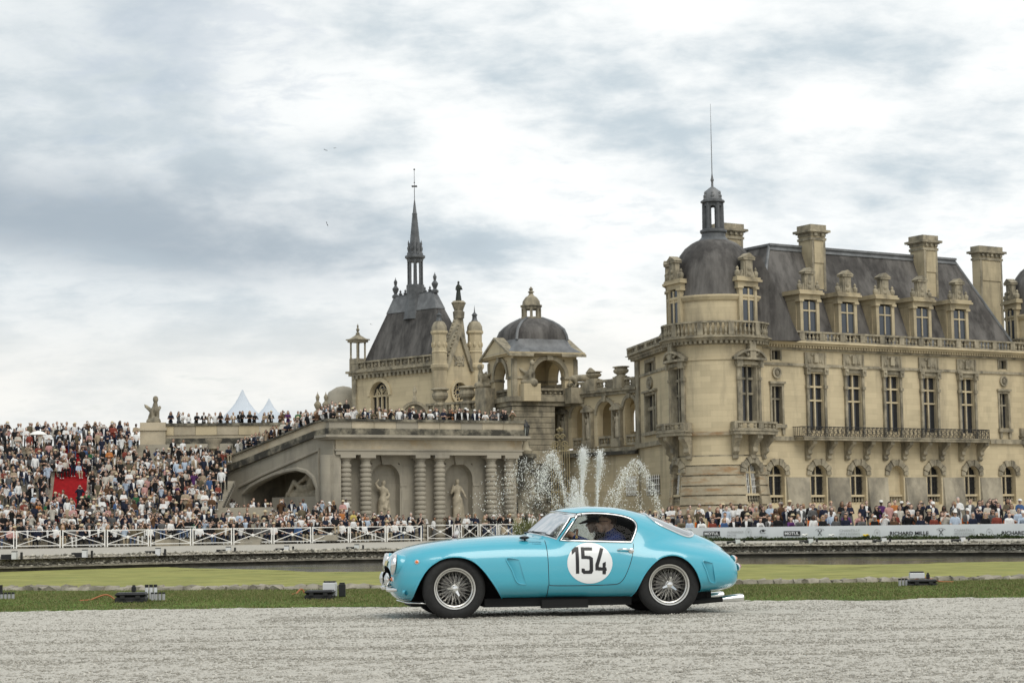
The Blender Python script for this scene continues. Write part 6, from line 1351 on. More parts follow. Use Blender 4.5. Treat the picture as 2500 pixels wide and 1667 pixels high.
# ------------------------------------------------------------------ the car
# s: metres behind the front axle; y: lateral, near side negative; z: up
def cs(x): return (x-517)/534.6
def cz(x, y): return (772-(x-517)*0.0234-y)/534.6
def table(pts):
    X = np.array([p[0] for p in pts], float); Y = np.array([p[1] for p in pts], float); n = len(X)
    h = np.diff(X); d = np.diff(Y)/h; m = np.zeros(n); m[0] = d[0]; m[-1] = d[-1]
    for i in range(1, n-1):
        if d[i-1]*d[i] > 0: w1 = 2*h[i]+h[i-1]; w2 = h[i]+2*h[i-1]; m[i] = (w1+w2)/(w1/d[i-1]+w2/d[i])
    def f(x):
        x = min(max(x, X[0]), X[-1]); i = min(max(int(np.searchsorted(X, x))-1, 0), n-2); t = (x-X[i])/h[i]
        return (2*t**3-3*t*t+1)*Y[i]+(t**3-2*t*t+t)*h[i]*m[i]+(-2*t**3+3*t*t)*Y[i+1]+(t**3-t*t)*h[i]*m[i+1]
    return f
cT = table([(-.735, .52), (-.72, .62), (-.68, .69), (-.62, .74), (-.5, .795), (-.25, .85), (0, .885), (.35, .912), (.7, .928), (.9, .925), (1.2, .905), (1.6, .89), (2.2, .885), (2.5, .872), (2.75, .835), (2.95, .79), (3.1, .74), (3.18, .685), (3.24, .60), (3.268, .52), (3.28, .45)])
cB = table([(-.735, .46), (-.72, .38), (-.66, .27), (-.58, .215), (-.42, .19), (0, .19), (.6, .193), (1.98, .185), (2.6, .215), (2.85, .235), (3.0, .248), (3.12, .265), (3.2, .29), (3.26, .345), (3.28, .42)])
cW = table([(-.735, .10), (-.730, .27), (-.715, .40), (-.69, .50), (-.64, .615), (-.58, .685), (-.45, .745), (-.2, .785), (0, .805), (.4, .80), (.8, .788), (1.2, .782), (1.8, .79), (2.2, .82), (2.5, .825), (2.75, .795), (2.95, .755), (3.1, .705), (3.2, .62), (3.25, .50), (3.272, .34), (3.28, .16)])
cG = table([(.80, .60), (.88, .90), (.93, .955), (1.05, 1.06), (1.2, 1.175), (1.27, 1.208), (1.38, 1.228), (1.6, 1.242), (1.88, 1.228), (2.09, 1.19), (2.28, 1.135), (2.63, .995), (2.87, .90), (3.05, .815), (3.15, .745), (3.22, .655), (3.27, .5)])
cA = table([(.80, .05), (.88, .30), (.93, .42), (1.05, .585), (1.15, .665), (1.25, .712), (1.4, .742), (1.8, .745), (2.1, .72), (2.35, .665), (2.6, .60), (2.9, .52), (3.1, .42), (3.25, .25)])
cNu = table([(-.735, 2.4), (-.5, 3.1), (0, 3.4), (.8, 3.3), (1.4, 3.4), (2.4, 3.0), (2.9, 2.8), (3.28, 2.5)])
ZM = 0.50
def crad(s, ph):
    if s < -0.3: s = -0.3+(s+0.3)*1.0875           # the nose is a little blunter than the tables
    c, q = abs(math.cos(ph)), math.sin(ph); W = cW(s)
    if q >= 0: H = max(cT(s)-ZM, 0.02); n = cNu(s)
    else: H = max(ZM-cB(s), 0.02); n = 3.6
    r = 1/((c/W)**n+(abs(q)/H)**n)**(1/n)
    if q > 0:
        ya = r*c                                     # fender crests stand above the hood
        k_ = min(1, max(0, (s+0.73)/0.3)); k2_ = min(1, max(0, (0.9-s)/0.7)); bmp = 0.038*k_*k_*(3-2*k_)*k2_*k2_*(3-2*k2_)*math.exp(-((ya-0.58)/0.15)**2)*q**2
        bmp += 0.028*max(0, 1-abs((s-2.45)/0.6))*math.exp(-((ya-0.68)/0.12)**2)*q
        r += bmp
        if s > 0.80:
            H2 = max(cG(s)-ZM, 0.02); r2 = 1/((c/cA(s))**3.0+(q/H2)**3.0)**(1/3.0)
            p = 22.0; mx = max(r, r2); rm = mx*((r/mx)**p+(r2/mx)**p)**(1/p); f_ = min(1, q/0.38); f_ = f_*f_*(3-2*f_); r = r+(rm-r)*f_
    return r
def cpt(s, ph, off=0.0): r = crad(s, ph)+off; return Vector((s, -r*math.cos(ph), ZM+r*math.sin(ph)))
def side_y(s, z):                                    # near-side surface, |y| at (s, z)
    lo, hi = -1.45, 1.5
    for _ in range(34):
        m_ = (lo+hi)/2
        if ZM+crad(s, m_)*math.sin(m_) < z: lo = m_
        else: hi = m_
    return crad(s, lo)*math.cos(lo)
def on_side(s, z, off=0.0): return Vector((s, -(side_y(s, z)+off), z))
def inside(s, y, z):
    r = math.hypot(y, z-ZM); return r <= crad(s, math.atan2(z-ZM, abs(y)))
def inside_g(s, y, z):
    r = math.hypot(y, z-ZM); ph = math.atan2(z-ZM, abs(y)); return r <= 1/((abs(math.cos(ph))/cA(s))**3.0+(math.sin(ph)/max(cG(s)-ZM, .02))**3.0)**(1/3.0)*1.002
def front_s(y, z, lo=0.82, hi=1.75):
    for _ in range(30):
        m_ = (lo+hi)/2
        if inside_g(m_, y, z): hi = m_
        else: lo = m_
    return hi
PAINT = mat('turquoise_paint', (0.055, 0.37, 0.49), 0.26, spec=0.5, coat=0.9, var=0.015, vscale=2.0)
CHROME = simple('chrome', (0.78, 0.78, 0.77), 0.08, 1.0); ALLOY = mat('alloy_wire', (0.62, 0.61, 0.58), 0.28, metal=1.0)
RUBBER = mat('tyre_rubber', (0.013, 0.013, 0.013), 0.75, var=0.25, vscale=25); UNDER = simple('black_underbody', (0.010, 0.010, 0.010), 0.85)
TRIMB = simple('black_seal', (0.008, 0.008, 0.008), 0.5); LEATH = mat('dark_leather', (0.014, 0.012, 0.011), 0.65)
ORANGE = simple('orange_lens', (0.75, 0.16, 0.02), 0.15, coat=0.6); REDL = simple('red_lens', (0.25, 0.02, 0.015), 0.15, coat=0.6); LENS = simple('lamp_lens', (0.55, 0.56, 0.56), 0.06, 0.3, coat=0.8)
def make_clear(name, tint, refl):
    m = bpy.data.materials.new(name); m.use_nodes = True; N = m.node_tree.nodes; L = m.node_tree.links; N.clear()
    o = N.new('ShaderNodeOutputMaterial'); mx = N.new('ShaderNodeMixShader'); t = N.new('ShaderNodeBsdfTransparent'); g_ = N.new('ShaderNodeBsdfGlossy'); f = N.new('ShaderNodeFresnel')
    t.inputs[0].default_value = (*tint, 1); g_.inputs['Roughness'].default_value = 0.02; f.inputs[0].default_value = refl
    L.new(f.outputs[0], mx.inputs[0]); L.new(t.outputs[0], mx.inputs[1]); L.new(g_.outputs[0], mx.inputs[2]); L.new(mx.outputs[0], o.inputs[0]); return m
GLASS = make_clear('car_glass', (0.74, 0.76, 0.76), 1.16); WSGLASS = make_clear('windscreen_glass', (0.84, 0.87, 0.86), 1.38)
CAR_RZ = R(8)
fw = P(1109, 1512, 22.0)
c8, s8 = math.cos(CAR_RZ), math.sin(CAR_RZ)
car = thing('sports_car', 'turquoise vintage coupe with white roundel number 154 and wire wheels', 'car', (fw.x+0.70*s8*1.0, fw.y+0.70*c8, 0.0), CAR_RZ); car.scale = (1, 1, 0.985)
car.location.x = fw.x-0.70*s8
# the closed body solid
ss = sorted(set(list(-.70+.10*(1-np.cos(np.linspace(0, PI/2, 14))))+list(np.linspace(-.6, 3.1, 125))+list(3.1+.18*np.sin(np.linspace(0, PI/2, 14)))))
NPH = 84
V = []; F = []
for s in ss:
    for k in range(NPH):
        ph = -PI/2+2*PI*k/NPH; q = ph
        if ph > PI/2: q = PI-ph; p = cpt(s, q); p.y = -p.y
        else: p = cpt(s, q)
        V.append(tuple(p))
ns = len(ss)
for i in range(ns-1):
    for k in range(NPH): k2 = (k+1) % NPH; F.append((i*NPH+k, (i+1)*NPH+k, (i+1)*NPH+k2, i*NPH+k2))
F.append(tuple(range(NPH))); F.append(tuple(range((ns-1)*NPH+NPH-1, (ns-1)*NPH-1, -1)))
bodym = MB(); bodym.add(V, F); body = bodym.build('body', [PAINT, UNDER], car)
def fix_normals(o):
    bm = bmesh.new(); bm.from_mesh(o.data); bmesh.ops.recalc_face_normals(bm, faces=bm.faces[:]); bm.to_mesh(o.data); bm.free()
fix_normals(body)
cutters = []
def cutter(m, mats=None):
    o = m.build('cutter', [mats or UNDER], car); fix_normals(o); cutters.append(o); return o
ARCF = [(262, 700), (285, 610), (318, 535), (360, 472), (410, 432), (462, 408), (520, 400), (580, 406), (635, 430), (685, 475), (735, 540), (785, 613), (826, 672), (830, 700)]
ARCR = [(1568, 700), (1572, 655), (1598, 595), (1634, 515), (1682, 448), (1740, 400), (1800, 381), (1860, 386), (1915, 417), (1960, 472), (1990, 542), (2010, 612), (2013, 700)]
def cpoly(pts): return [(cs(x), cz(x, y)) for x, y in pts]
def dense(pts, n=6):
    out = []; m_ = len(pts)
    for i in range(m_-1):
        p0, p1, p2, p3 = pts[max(i-1, 0)], pts[i], pts[i+1], pts[min(i+2, m_-1)]
        for k in range(n):
            t = k/n; out.append(tuple(0.5*((2*p1[j])+(-p0[j]+p2[j])*t+(2*p0[j]-5*p1[j]+4*p2[j]-p3[j])*t*t+(-p0[j]+3*p1[j]-3*p2[j]+p3[j])*t**3) for j in (0, 1)))
    return out+[pts[-1]]
for pl in (ARCF, ARCR):
    q = cpoly(dense(pl)); q = [(q[0][0], -0.1)]+q+[(q[-1][0], -0.1)]
    for y0, y1 in ((-1.2, -0.42), (0.42, 1.2)): m = MB(); m.prism(q, y0, y1); cutter(m)
# cabin hollow
m = MB(); V = []; F = []; st = np.linspace(0.98, 2.55, 30); NQ = 40
for s in st:
    for k in range(NQ):
        ph = R(-28)+(PI+R(56))*k/(NQ-1); q = ph if ph <= PI/2 else PI-ph
        H2 = max(cG(s)-ZM, 0.05); sq = math.sin(q); r = crad(s, q)-0.035
        if sq > 0.05: r = min(r, 1/((abs(math.cos(q))/(cA(s)+0.02))**3.0+(sq/H2)**3.0)**(1/3.0)-0.03)
        r = max(r, 0.12); V.append((s, -r*math.cos(ph), ZM+r*math.sin(ph)))
for i in range(len(st)-1):
    for k in range(NQ): k2 = (k+1) % NQ; F.append((i*NQ+k, (i+1)*NQ+k, (i+1)*NQ+k2, i*NQ+k2))
F += [tuple(range(NQ)), tuple(range(len(st)*NQ-1, (len(st)-1)*NQ-1, -1))]
m.add(V, F); cutter(m, UNDER)
# side windows
SW = [(1156, 298), (1205, 216), (1252, 141), (1300, 136), (1360, 134), (1420, 136), (1480, 142), (1530, 151), (1570, 164), (1597, 182), (1608, 207), (1602, 245), (1590, 280), (1579, 305)]
def swp(x, y): z = cz(x, y); return (cs(x)+max(0, (z-.85))/.3*.05, z)
swin = [swp(*p) for p in SW]
m = MB(); m.prism(swin, -1.2, 1.2); cutter(m)
# windscreen (cut along the car's axis)
def sw_front(z):                                     # leading edge of the side window at height z
    (s0, z0), (s1, z1), (s2, z2) = swin[0], swin[1], swin[2]
    return lerp(s0, s1, (z-z0)/(z1-z0)) if z < z1 else lerp(s1, s2, (z-z1)/(z2-z1))
wside = [(side_y(sw_front(z)-0.052, z), z) for z in (.872, .92, .97, 1.02, 1.07, 1.11)]
wtop = [(wside[-1][0]*0.955, 1.143), (0.40, 1.168), (0.2, 1.182), (0, 1.186)]
wbot = [(0, .950), (0.2, .944), (0.4, .926), (0.55, .902)]
half = wbot+wside+wtop                                # from bottom centre round to top centre, +y side
WS = half+[(-y, z) for y, z in half[-2:0:-1]]
m = MB(); V = [(0.86, y, z) for y, z in WS]+[(1.46, y, z) for y, z in WS]; n = len(WS); m.add(V, [tuple(range(n)), tuple(range(2*n-1, n-1, -1))]+[((i+1) % n, i, n+i, n+(i+1) % n) for i in range(n)]); cutter(m)
# grille mouth
m = MB(); V = []; gm = [(0.46*math.copysign(abs(math.cos(a))**0.6, math.cos(a)), 0.475+0.115*math.copysign(abs(math.sin(a))**0.8, math.sin(a))) for a in np.linspace(0, 2*PI, 29)[:-1]]; n = len(gm)
V = [(-1.0, y, z) for y, z in gm]+[(-0.50, y, z) for y, z in gm]; m.add(V, [tuple(range(n)), tuple(range(2*n-1, n-1, -1))]+[((i+1) % n, i, n+i, n+(i+1) % n) for i in range(n)]); cutter(m)
VENTS = [((824, 407), (886, 548), (898, 413), (938, 560)), ((2004, 414), (2046, 536), (2066, 426), (2084, 547))]
for (t_, b_, tt_, tb_) in VENTS:
    q = [(cs(t_[0]), cz(*t_)), (cs(tt_[0]), cz(*tt_)), (cs(tb_[0]), cz(*tb_)), (cs(b_[0]), cz(*b_))]
    for sg in (-1, 1):
        V = [(s_, sg*1.1, z_) for s_, z_ in q]; dep = (0.020, 0.001, 0.001, 0.018)
        V += [(s_, sg*(side_y(s_, z_)-d_), z_) for (s_, z_), d_ in zip(q, dep)]
        m = MB(); m.add(V, [(0, 1, 2, 3), (7, 6, 5, 4), (0, 4, 5, 1), (1, 5, 6, 2), (2, 6, 7, 3), (3, 7, 4, 0)]); cutter(m, PAINT)
for c in cutters:
    md = body.modifiers.new('b', 'BOOLEAN'); md.operation = 'DIFFERENCE'; md.object = c; md.solver = 'EXACT'
    try: md.material_mode = 'TRANSFER'
    except Exception: pass
bpy.context.view_layer.update(); dg = bpy.context.evaluated_depsgraph_get(); nm = bpy.data.meshes.new_from_object(body.evaluated_get(dg)); body.modifiers.clear(); body.data = nm; nm.name = 'body'
for c in cutters: bpy.data.objects.remove(c)
nm.polygons.foreach_set('use_smooth', [True]*len(nm.polygons)); nm.set_sharp_from_angle(angle=R(32))
# --- small helpers on the skin
def skin_tube(name, pts, r, mt, off=0.0, parent=None, both=True, n=6, closed=False, flat=None):
    for sg in ((-1, 1) if both else (-1,)):
        q = []
        for s, z in pts: p = on_side(s, z, off); q.append((p.x, p.y*(-sg), p.z))
        m = MB(); m.tube(q, r, n, closed=closed); m.build(name, mt, parent or car, 60)
def curve_px(pts, n=5): return [(cs(x), cz(x, y)) for x, y in dense(pts, n)]
for pl in (ARCF, ARCR):
    skin_tube('arch_lip', [(s, z) for s, z in cpoly(dense(pl, 4)) if z > 0.2], 0.009, PAINT, -0.002)
# door with its shut line
door_px = [(1068, 300), (1070, 360), (1073, 450), (1075, 545), (1078, 562), (1100, 566), (1200, 566), (1350, 563), (1450, 558), (1490, 552), (1515, 532), (1535, 500), (1560, 440), (1580, 375), (1590, 325), (1590, 312)]
dl = curve_px(door_px)
skin_tube('door_shut_line', dl, 0.0038, TRIMB, -0.0015)
skin_tube('sill_seam', curve_px([(1072, 565), (1071, 610), (1070, 658)]), 0.004, TRIMB, -0.0015)
# bright window frames
def frame_loop(nm, loop, both=True):
    skin_tube(nm, loop, 0.0105, CHROME, 0.004, both=both, n=8, closed=True); skin_tube(nm+'_seal', [(s+(s-1.80)*0.0, z) for s, z in loop], 0.019, TRIMB, -0.008, both=both, closed=True)
swd = [swin[0], (lerp(swin[0][0], swin[1][0], .5), lerp(swin[0][1], swin[1][1], .5)), swin[1]]+dense(swin[2:], 3)+[(lerp(swin[-1][0], swin[0][0], t), lerp(swin[-1][1], swin[0][1], t)) for t in (.15, .3, .45, .6, .75, .9)]; frame_loop('window_trim', swd)
wsl = []
for y, z in WS: wsl.append((front_s(y, z)-0.008, y*1.003, z))
m = MB(); m.tube(wsl, 0.0105, 8, closed=True); m.build('windscreen_trim', CHROME, car, 60); m = MB(); m.tube([(s+0.016, y*0.985, z) for s, y, z in wsl], 0.016, 6, closed=True); m.build('windscreen_seal', TRIMB, car, 60)
# panes: patches of the skin
def clip_grid(pts_fn, poly, name, mt, na, nb, a0, a1, b0, b1, parent=car):
    def ins(a, b):
        c = False; n = len(poly); j = n-1
        for i in range(n):
            if (poly[i][1] > b) != (poly[j][1] > b) and a < (poly[j][0]-poly[i][0])*(b-poly[i][1])/(poly[j][1]-poly[i][1])+poly[i][0]: c = not c
            j = i
        return c
    V = []; F = []
    for i in range(na+1):
        for j in range(nb+1): V.append(pts_fn(a0+(a1-a0)*i/na, b0+(b1-b0)*j/nb))
    for i in range(na):
        for j in range(nb):
            if ins(a0+(a1-a0)*(i+.5)/na, b0+(b1-b0)*(j+.5)/nb): F.append((i*(nb+1)+j, (i+1)*(nb+1)+j, (i+1)*(nb+1)+j+1, i*(nb+1)+j+1))
    m = MB(); m.add(V, F); o = m.build(name, mt, parent, 180); return o
sa, sb = min(p[0] for p in swin), max(p[0] for p in swin); za, zb = min(p[1] for p in swin), max(p[1] for p in swin)
for sg in (-1, 1):
    clip_grid(lambda a, b, sg=sg: (lambda p: (p.x, p.y*(-sg), p.z))(on_side(a, b, -0.006)), swin, 'side_glass', GLASS, 44, 18, sa, sb, za, zb)
clip_grid(lambda a, b: (front_s(a, b)+0.003, a, b), WS, 'windscreen', WSGLASS, 60, 26, -0.72, 0.72, 0.868, 1.19)
# rear window and boot lid as raised skin patches
def top_patch(name, mt, s0, s1, w0, w1, off, n=14, k=16):
    V = []; F = []
    for i in range(n+1):
        s = s0+(s1-s0)*i/n; w = (w0+(w1-w0)*i/n)*(1-0.25*(2*abs(i/n-.5))**6)
        for j in range(k+1):
            y = -w+2*w*j/k; lo, hi = 0.05, PI/2
            for _ in range(26):
                m_ = (lo+hi)/2
                if crad(s, m_)*math.cos(m_) > abs(y): lo = m_
                else: hi = m_
            r = crad(s, lo)+off; V.append((s, y, ZM+r*math.sin(lo)))
    for i in range(n):
        for j in range(k): F.append((i*(k+1)+j, i*(k+1)+j+1, (i+1)*(k+1)+j+1, (i+1)*(k+1)+j))
    m = MB(); m.add(V, F); return m.build(name, mt, car, 180), [V[j] for j in range(k+1)]+[V[i*(k+1)+k] for i in range(1, n+1)]+[V[n*(k+1)+j] for j in range(k-1, -1, -1)]+[V[i*(k+1)] for i in range(n-1, 0, -1)]
REARG = simple('rear_glass', (0.30, 0.32, 0.33), 0.04, 0.85, coat=1.0)
o, lp = top_patch('rear_window', REARG, 2.26, 2.78, 0.50, 0.47, 0.008); m = MB(); m.tube(lp, 0.012, 8, closed=True); m.build('rear_window_trim', CHROME, car, 60)
o, lp = top_patch('fuel_flap', CHROME, 2.93, 3.10, 0.20, 0.17, 0.012, 6, 8)
# wipers, mirrors, hood deflector, side marker, names
m = MB(); base = Vector((front_s(-0.25, 0.90, .7)-0.06, -0.25, 0.945)); m.tube([base, (base.x+0.05, -0.36, 0.962), (front_s(-0.52, 0.93)-0.02, -0.52, 0.945)], [0.008, 0.006, 0.005], 6); m.tube([(front_s(-0.26, 0.96)-0.02, -0.26, 0.965), (front_s(-0.60, 0.905)-0.022, -0.60, 0.912)], 0.006, 5); m.build('wiper', TRIMB, car, 60)
m = MB(); m.tube([(front_s(0.2, 0.95)-0.02, 0.2, 0.958), (front_s(-0.12, 0.935)-0.02, -0.12, 0.945)], 0.006, 5); m.build('wiper', TRIMB, car, 60)
for (x, y, yy, mt, nm) in ((925, 275, -0.60, TRIMB, 'near_mirror'), (935, 248, 0.55, PAINT, 'far_mirror')):
    s, z = cs(x)+0.02+(0.2 if yy > 0 else 0.03), cz(x, y); m = MB(); zt = ZM+crad(s, PI/2*0.62)*0.0; 
    zs = next(zz_ for zz_ in np.linspace(1.1, 0.6, 60) if inside(s, yy, zz_)); m.tube([(s, yy, zs-0.01), (s-0.01, yy*1.02, zs+0.02)], 0.010, 6); m.ball((s-0.015, yy*1.03, zs+0.032), (0.055, 0.045, 0.020), 10, 8); m.build('wing_mirror', mt, car, 60)
    m = MB(); m.lathe([(0.042, 0), (0.0, 0.001)], 12, T(s+0.038, yy*1.03, zs+0.032) @ RY(PI/2) @ SC(0.42, 1, 1)); m.build('mirror_glass', CHROME, car)
DEFL = make_clear('deflector_glass', (0.55, 0.56, 0.56), 1.7); s = cs(535)+0.05; zt = ZM+crad(s, PI/2); m = MB(); m.add([(s, -0.28, zt-0.01), (s, 0.28, zt-0.01), (s+0.03, 0.26, zt+0.085), (s+0.03, -0.26, zt+0.085), (s+0.004, -0.28, zt-0.01), (s+0.004, 0.28, zt-0.01), (s+0.034, 0.26, zt+0.085), (s+0.034, -0.26, zt+0.085)], [(0, 1, 2, 3), (7, 6, 5, 4), (0, 3, 7, 4), (2, 1, 5, 6), (3, 2, 6, 7)]); m.build('bug_deflector', DEFL, car)
p = on_side(cs(300), cz(300, 432), 0.0); a_out = Vector((-0.25, -1, 0.1)).to_track_quat('Z', 'Y').to_matrix().to_4x4()
m = MB(); m.lathe([(0.026, -0.01), (0.026, 0.008), (0.019, 0.014)], 16, T(*p) @ a_out @ SC(1, 1, 1)); m.build('marker_bezel', CHROME, car, 40); m = MB(); m.lathe([(0.018, 0.0), (0.017, 0.016), (0.0, 0.024)], 14, T(*p) @ a_out); m.build('marker_lens', ORANGE, car, 60)
# door handle
m = MB(); hp = [on_side(cs(x), cz(x, y), o_) for x, y, o_ in ((1490, 353, 0.004), (1500, 348, 0.03), (1530, 346, 0.036), (1558, 349, 0.03), (1568, 353, 0.012))]; m.tube(hp, [0.006, 0.009, 0.010, 0.011, 0.012], 8); q = on_side(cs(1572), cz(1572, 356), 0.0)
m.lathe([(0.030, -0.004), (0.030, 0.014), (0.016, 0.020), (0.0, 0.021)], 14, T(*q) @ RX(PI/2)); m.build('door_handle', CHROME, car, 50)
# fender vents: sunk trapezoid with raised lips
def vent(p_top, p_bot, p_tip_t, p_tip_b, nm):
    for sg in (-1, 1):
        def sp(x, y, o_=0.0): v_ = on_side(cs(x), cz(x, y), o_); return Vector((v_.x, v_.y*(-sg), v_.z))
        m = MB(); path = dense([p_tip_t, p_top, ((p_top[0]+p_bot[0])/2, (p_top[1]+p_bot[1])/2), p_bot, p_tip_b], 5)
        m.tube([sp(x, y, 0.001) for x, y in path], [0.004+0.0065*math.sin(PI*min(1, i/(len(path)-1)*0.999+0.0)) for i in range(len(path))], 8); m.build(nm, PAINT, car, 60)
vent((824, 407), (886, 548), (898, 413), (938, 560), 'front_vent'); vent((2004, 414), (2046, 536), (2066, 426), (2084, 547), 'rear_vent')
# roundel and number
ROUND = mat('roundel_white', (0.74, 0.75, 0.75), 0.35, coat=0.6)
rc = (cs(1321), cz(1321, 431)); rx, rz_ = 135/534.6, 122/534.6
m = MB(); V = []; F = []; nr_, nt_ = 10, 44
for i in range(nr_+1):
    for k in range(nt_):
        a = 2*PI*k/nt_; q = i/nr_; V.append(tuple(on_side(rc[0]+rx*q*math.cos(a), rc[1]+rz_*q*math.sin(a), 0.0028)))
for i in range(nr_):
    for k in range(nt_): k2 = (k+1) % nt_; F.append((i*nt_+k, (i+1)*nt_+k, (i+1)*nt_+k2, i*nt_+k2))
m.add(V, F); rnd_o = m.build('roundel', ROUND, car, 180)
gS = np.linspace(rc[0]-rx*1.05, rc[0]+rx*1.05, 15); gZ = np.linspace(rc[1]-rz_*1.05, rc[1]+rz_*1.05, 15)
GY = np.array([[side_y(a_, b_) for b_ in gZ] for a_ in gS])
def fast_y(a_, b_):
    i = np.clip((a_-gS[0])/(gS[1]-gS[0]), 0, 13.999); j = np.clip((b_-gZ[0])/(gZ[1]-gZ[0]), 0, 13.999); i0 = i.astype(int); j0 = j.astype(int); f = i-i0; g_ = j-j0
    return GY[i0, j0]*(1-f)*(1-g_)+GY[i0+1, j0]*f*(1-g_)+GY[i0, j0+1]*(1-f)*g_+GY[i0+1, j0+1]*f*g_
DIGM = simple('number_black', (0.018, 0.018, 0.02), 0.4)
def digit(polys, nm):
    polys = [[(cs(x), cz(x, y)) for x, y in q] for q in polys]; h = 0.003
    xa, xb = min(p[0] for q in polys for p in q), max(p[0] for q in polys for p in q); ya, yb = min(p[1] for q in polys for p in q), max(p[1] for q in polys for p in q)
    na, nb = int((xb-xa)/h), int((yb-ya)/h); A, B = np.meshgrid(np.linspace(xa, xb, na+1), np.linspace(ya, yb, nb+1), indexing='ij'); ca_, cb_ = (A[:-1, :-1]+A[1:, 1:])/2, (B[:-1, :-1]+B[1:, 1:])/2
    I = np.zeros_like(ca_, bool)
    for q in polys:
        c = np.zeros_like(I); n = len(q); j = n-1
        for i in range(n):
            x1, y1 = q[i]; x2, y2 = q[j]
            if y1 != y2: c ^= ((y1 > cb_) != (y2 > cb_)) & (ca_ < (x2-x1)*(cb_-y1)/(y2-y1)+x1)
            j = i
        I |= c
    V = np.stack([A, -(fast_y(A, B)+0.0055), B], -1).reshape(-1, 3); ii, jj = np.nonzero(I); k = ii*(nb+1)+jj
    inst(nm, mesh_np(nm, V, np.stack([k, k+nb+1, k+nb+2, k+1], -1), [DIGM], True), rnd_o)
def k5(x, y): return ((1250+x/6.72-900)*2.476, (1220+y/6.72-1200)*2.476)   # finer zoom -> working zoom
D = lambda L_: [k5(*p) for p in L_]
digit([D([(946, 828), (1000, 778), (1058, 776), (1058, 830), (1008, 850), (946, 902)]), D([(1005, 830), (1058, 828), (1058, 1206), (1002, 1206)])], 'digit_one')
digit([D([(1096, 778), (1280, 782), (1280, 832), (1150, 832)]), D([(1096, 778), (1152, 830), (1150, 968), (1098, 968)]), D([(1150, 915), (1240, 920), (1225, 972), (1150, 968)]), D([(1240, 920), (1284, 950), (1228, 990), (1222, 970)]), D([(1284, 950), (1284, 1165), (1228, 1140), (1228, 988)]), D([(1228, 1138), (1284, 1165), (1262, 1205), (1210, 1158)]), D([(1212, 1156), (1262, 1207), (1125, 1208), (1150, 1156)]), D([(1152, 1156), (1128, 1208), (1097, 1180), (1096, 1122), (1146, 1126)])], 'digit_five')
digit([D([(1412, 788), (1464, 800), (1378, 1065), (1378, 1100), (1320, 1098), (1320, 1060)]), D([(1320, 1097), (1500, 1103), (1504, 1158), (1320, 1152)]), D([(1440, 1035), (1490, 1010), (1488, 1104), (1436, 1102)]), D([(1434, 1157), (1490, 1158), (1488, 1214), (1432, 1212)])], 'digit_four')
def skin_text(txt, x0, x1, y, h):
    me = text_me(txt, 1.0); xs = [v.co.x for v in me.vertices]; ys = [v.co.y for v in me.vertices]; w_ = max(xs)-min(xs); hh = max(ys)-min(ys)
    for v_ in me.vertices:
        x = lerp(x0, x1, (v_.co.x-min(xs))/w_); yy = y-h*((v_.co.y-min(ys))/hh-0.5); v_.co = on_side(cs(x), cz(x, yy), 0.002+0.001*(v_.co.z > 0))
    me.materials.clear(); me.materials.append(simple('blue_lettering', (0.02, 0.10, 0.16), 0.5)); inst('driver_lettering', me, car)
skin_text('WO SCHWARTZMAN', 972, 1044, 308, 5.5); skin_text('P. LOUSTEL', 988, 1042, 319, 5.5)
# headlights: chrome-ringed, recessed in the fender ends; fog lamps, indicators, bumperettes, grille
for sg in (-1, 1):
    hy = sg*0.555; hs, hz = -0.640, 0.618
    Mh = T(hs, hy, hz) @ Matrix.Rotation(R(6)*sg, 4, 'Z') @ RY(R(-84))
    m = MB(); m.lathe([(0.02, -0.62), (0.07, -0.42), (0.104, -0.22), (0.117, -0.08), (0.119, -0.015), (0.112, -0.012)], 32, T(hs, hy, hz) @ Matrix.Rotation(R(-3)*sg, 4, 'Z') @ RY(R(-84)), cap=False); m.build('headlight_pod', PAINT, car, 180)
    m = MB(); m.lathe([(0.108, -0.02), (0.115, -0.012), (0.116, 0.012), (0.108, 0.028), (0.094, 0.030)], 28, Mh); h_ = m.build('headlight', CHROME, car, 40)
    m = MB(); m.lathe([(0.096, 0.024), (0.080, 0.033), (0.05, 0.039), (0.0, 0.041)], 28, Mh); m.build('headlight_lens', LENS, h_, 60)
    fy, fs_, fz_ = sg*0.36, -0.700, 0.445; Mf = T(fs_, fy, fz_) @ RY(R(-90)); m = MB(); m.lathe([(0.02, -0.10), (0.06, -0.07), (0.078, -0.01), (0.080, 0.012), (0.07, 0.02)], 22, Mf); f_ = m.build('fog_lamp', CHROME, car, 40)
    m = MB(); m.lathe([(0.072, 0.016), (0.045, 0.034), (0.0, 0.042)], 22, Mf); m.build('fog_lens', LENS, f_, 60)
    iy = sg*0.50; Mi = T(-0.636, iy, 0.455) @ Matrix.Rotation(R(35)*sg, 4, 'Z') @ RY(R(-90)); m = MB(); m.lathe([(0.036, -0.02), (0.036, 0.008)], 14, Mi); i_ = m.build('indicator', CHROME, car, 40); m = MB(); m.lathe([(0.031, 0.006), (0.027, 0.03), (0.012, 0.045), (0.0, 0.047)], 14, Mi); m.build('indicator_lens', ORANGE, i_, 60)
    m = MB(); m.tube([(-0.665, sg*0.30, 0.345), (-0.700, sg*0.40, 0.338), (-0.665, sg*0.50, 0.335), (-0.61, sg*0.56, 0.335)], [0.018, 0.026, 0.024, 0.014], 8); m.build('bumperette', CHROME, car, 60)
    m = MB(); q = MB(); dct = on_side(cs(232), cz(232, 612), -0.01); m.lathe([(0.030, -0.03), (0.034, 0.012), (0.026, 0.014), (0.022, -0.03)], 14, T(dct.x, sg*abs(dct.y), dct.z) @ Matrix.Rotation(R(60)*sg, 4, 'Z') @ RY(R(-80)), cap=False); m.build('brake_duct', PAINT, car, 60)
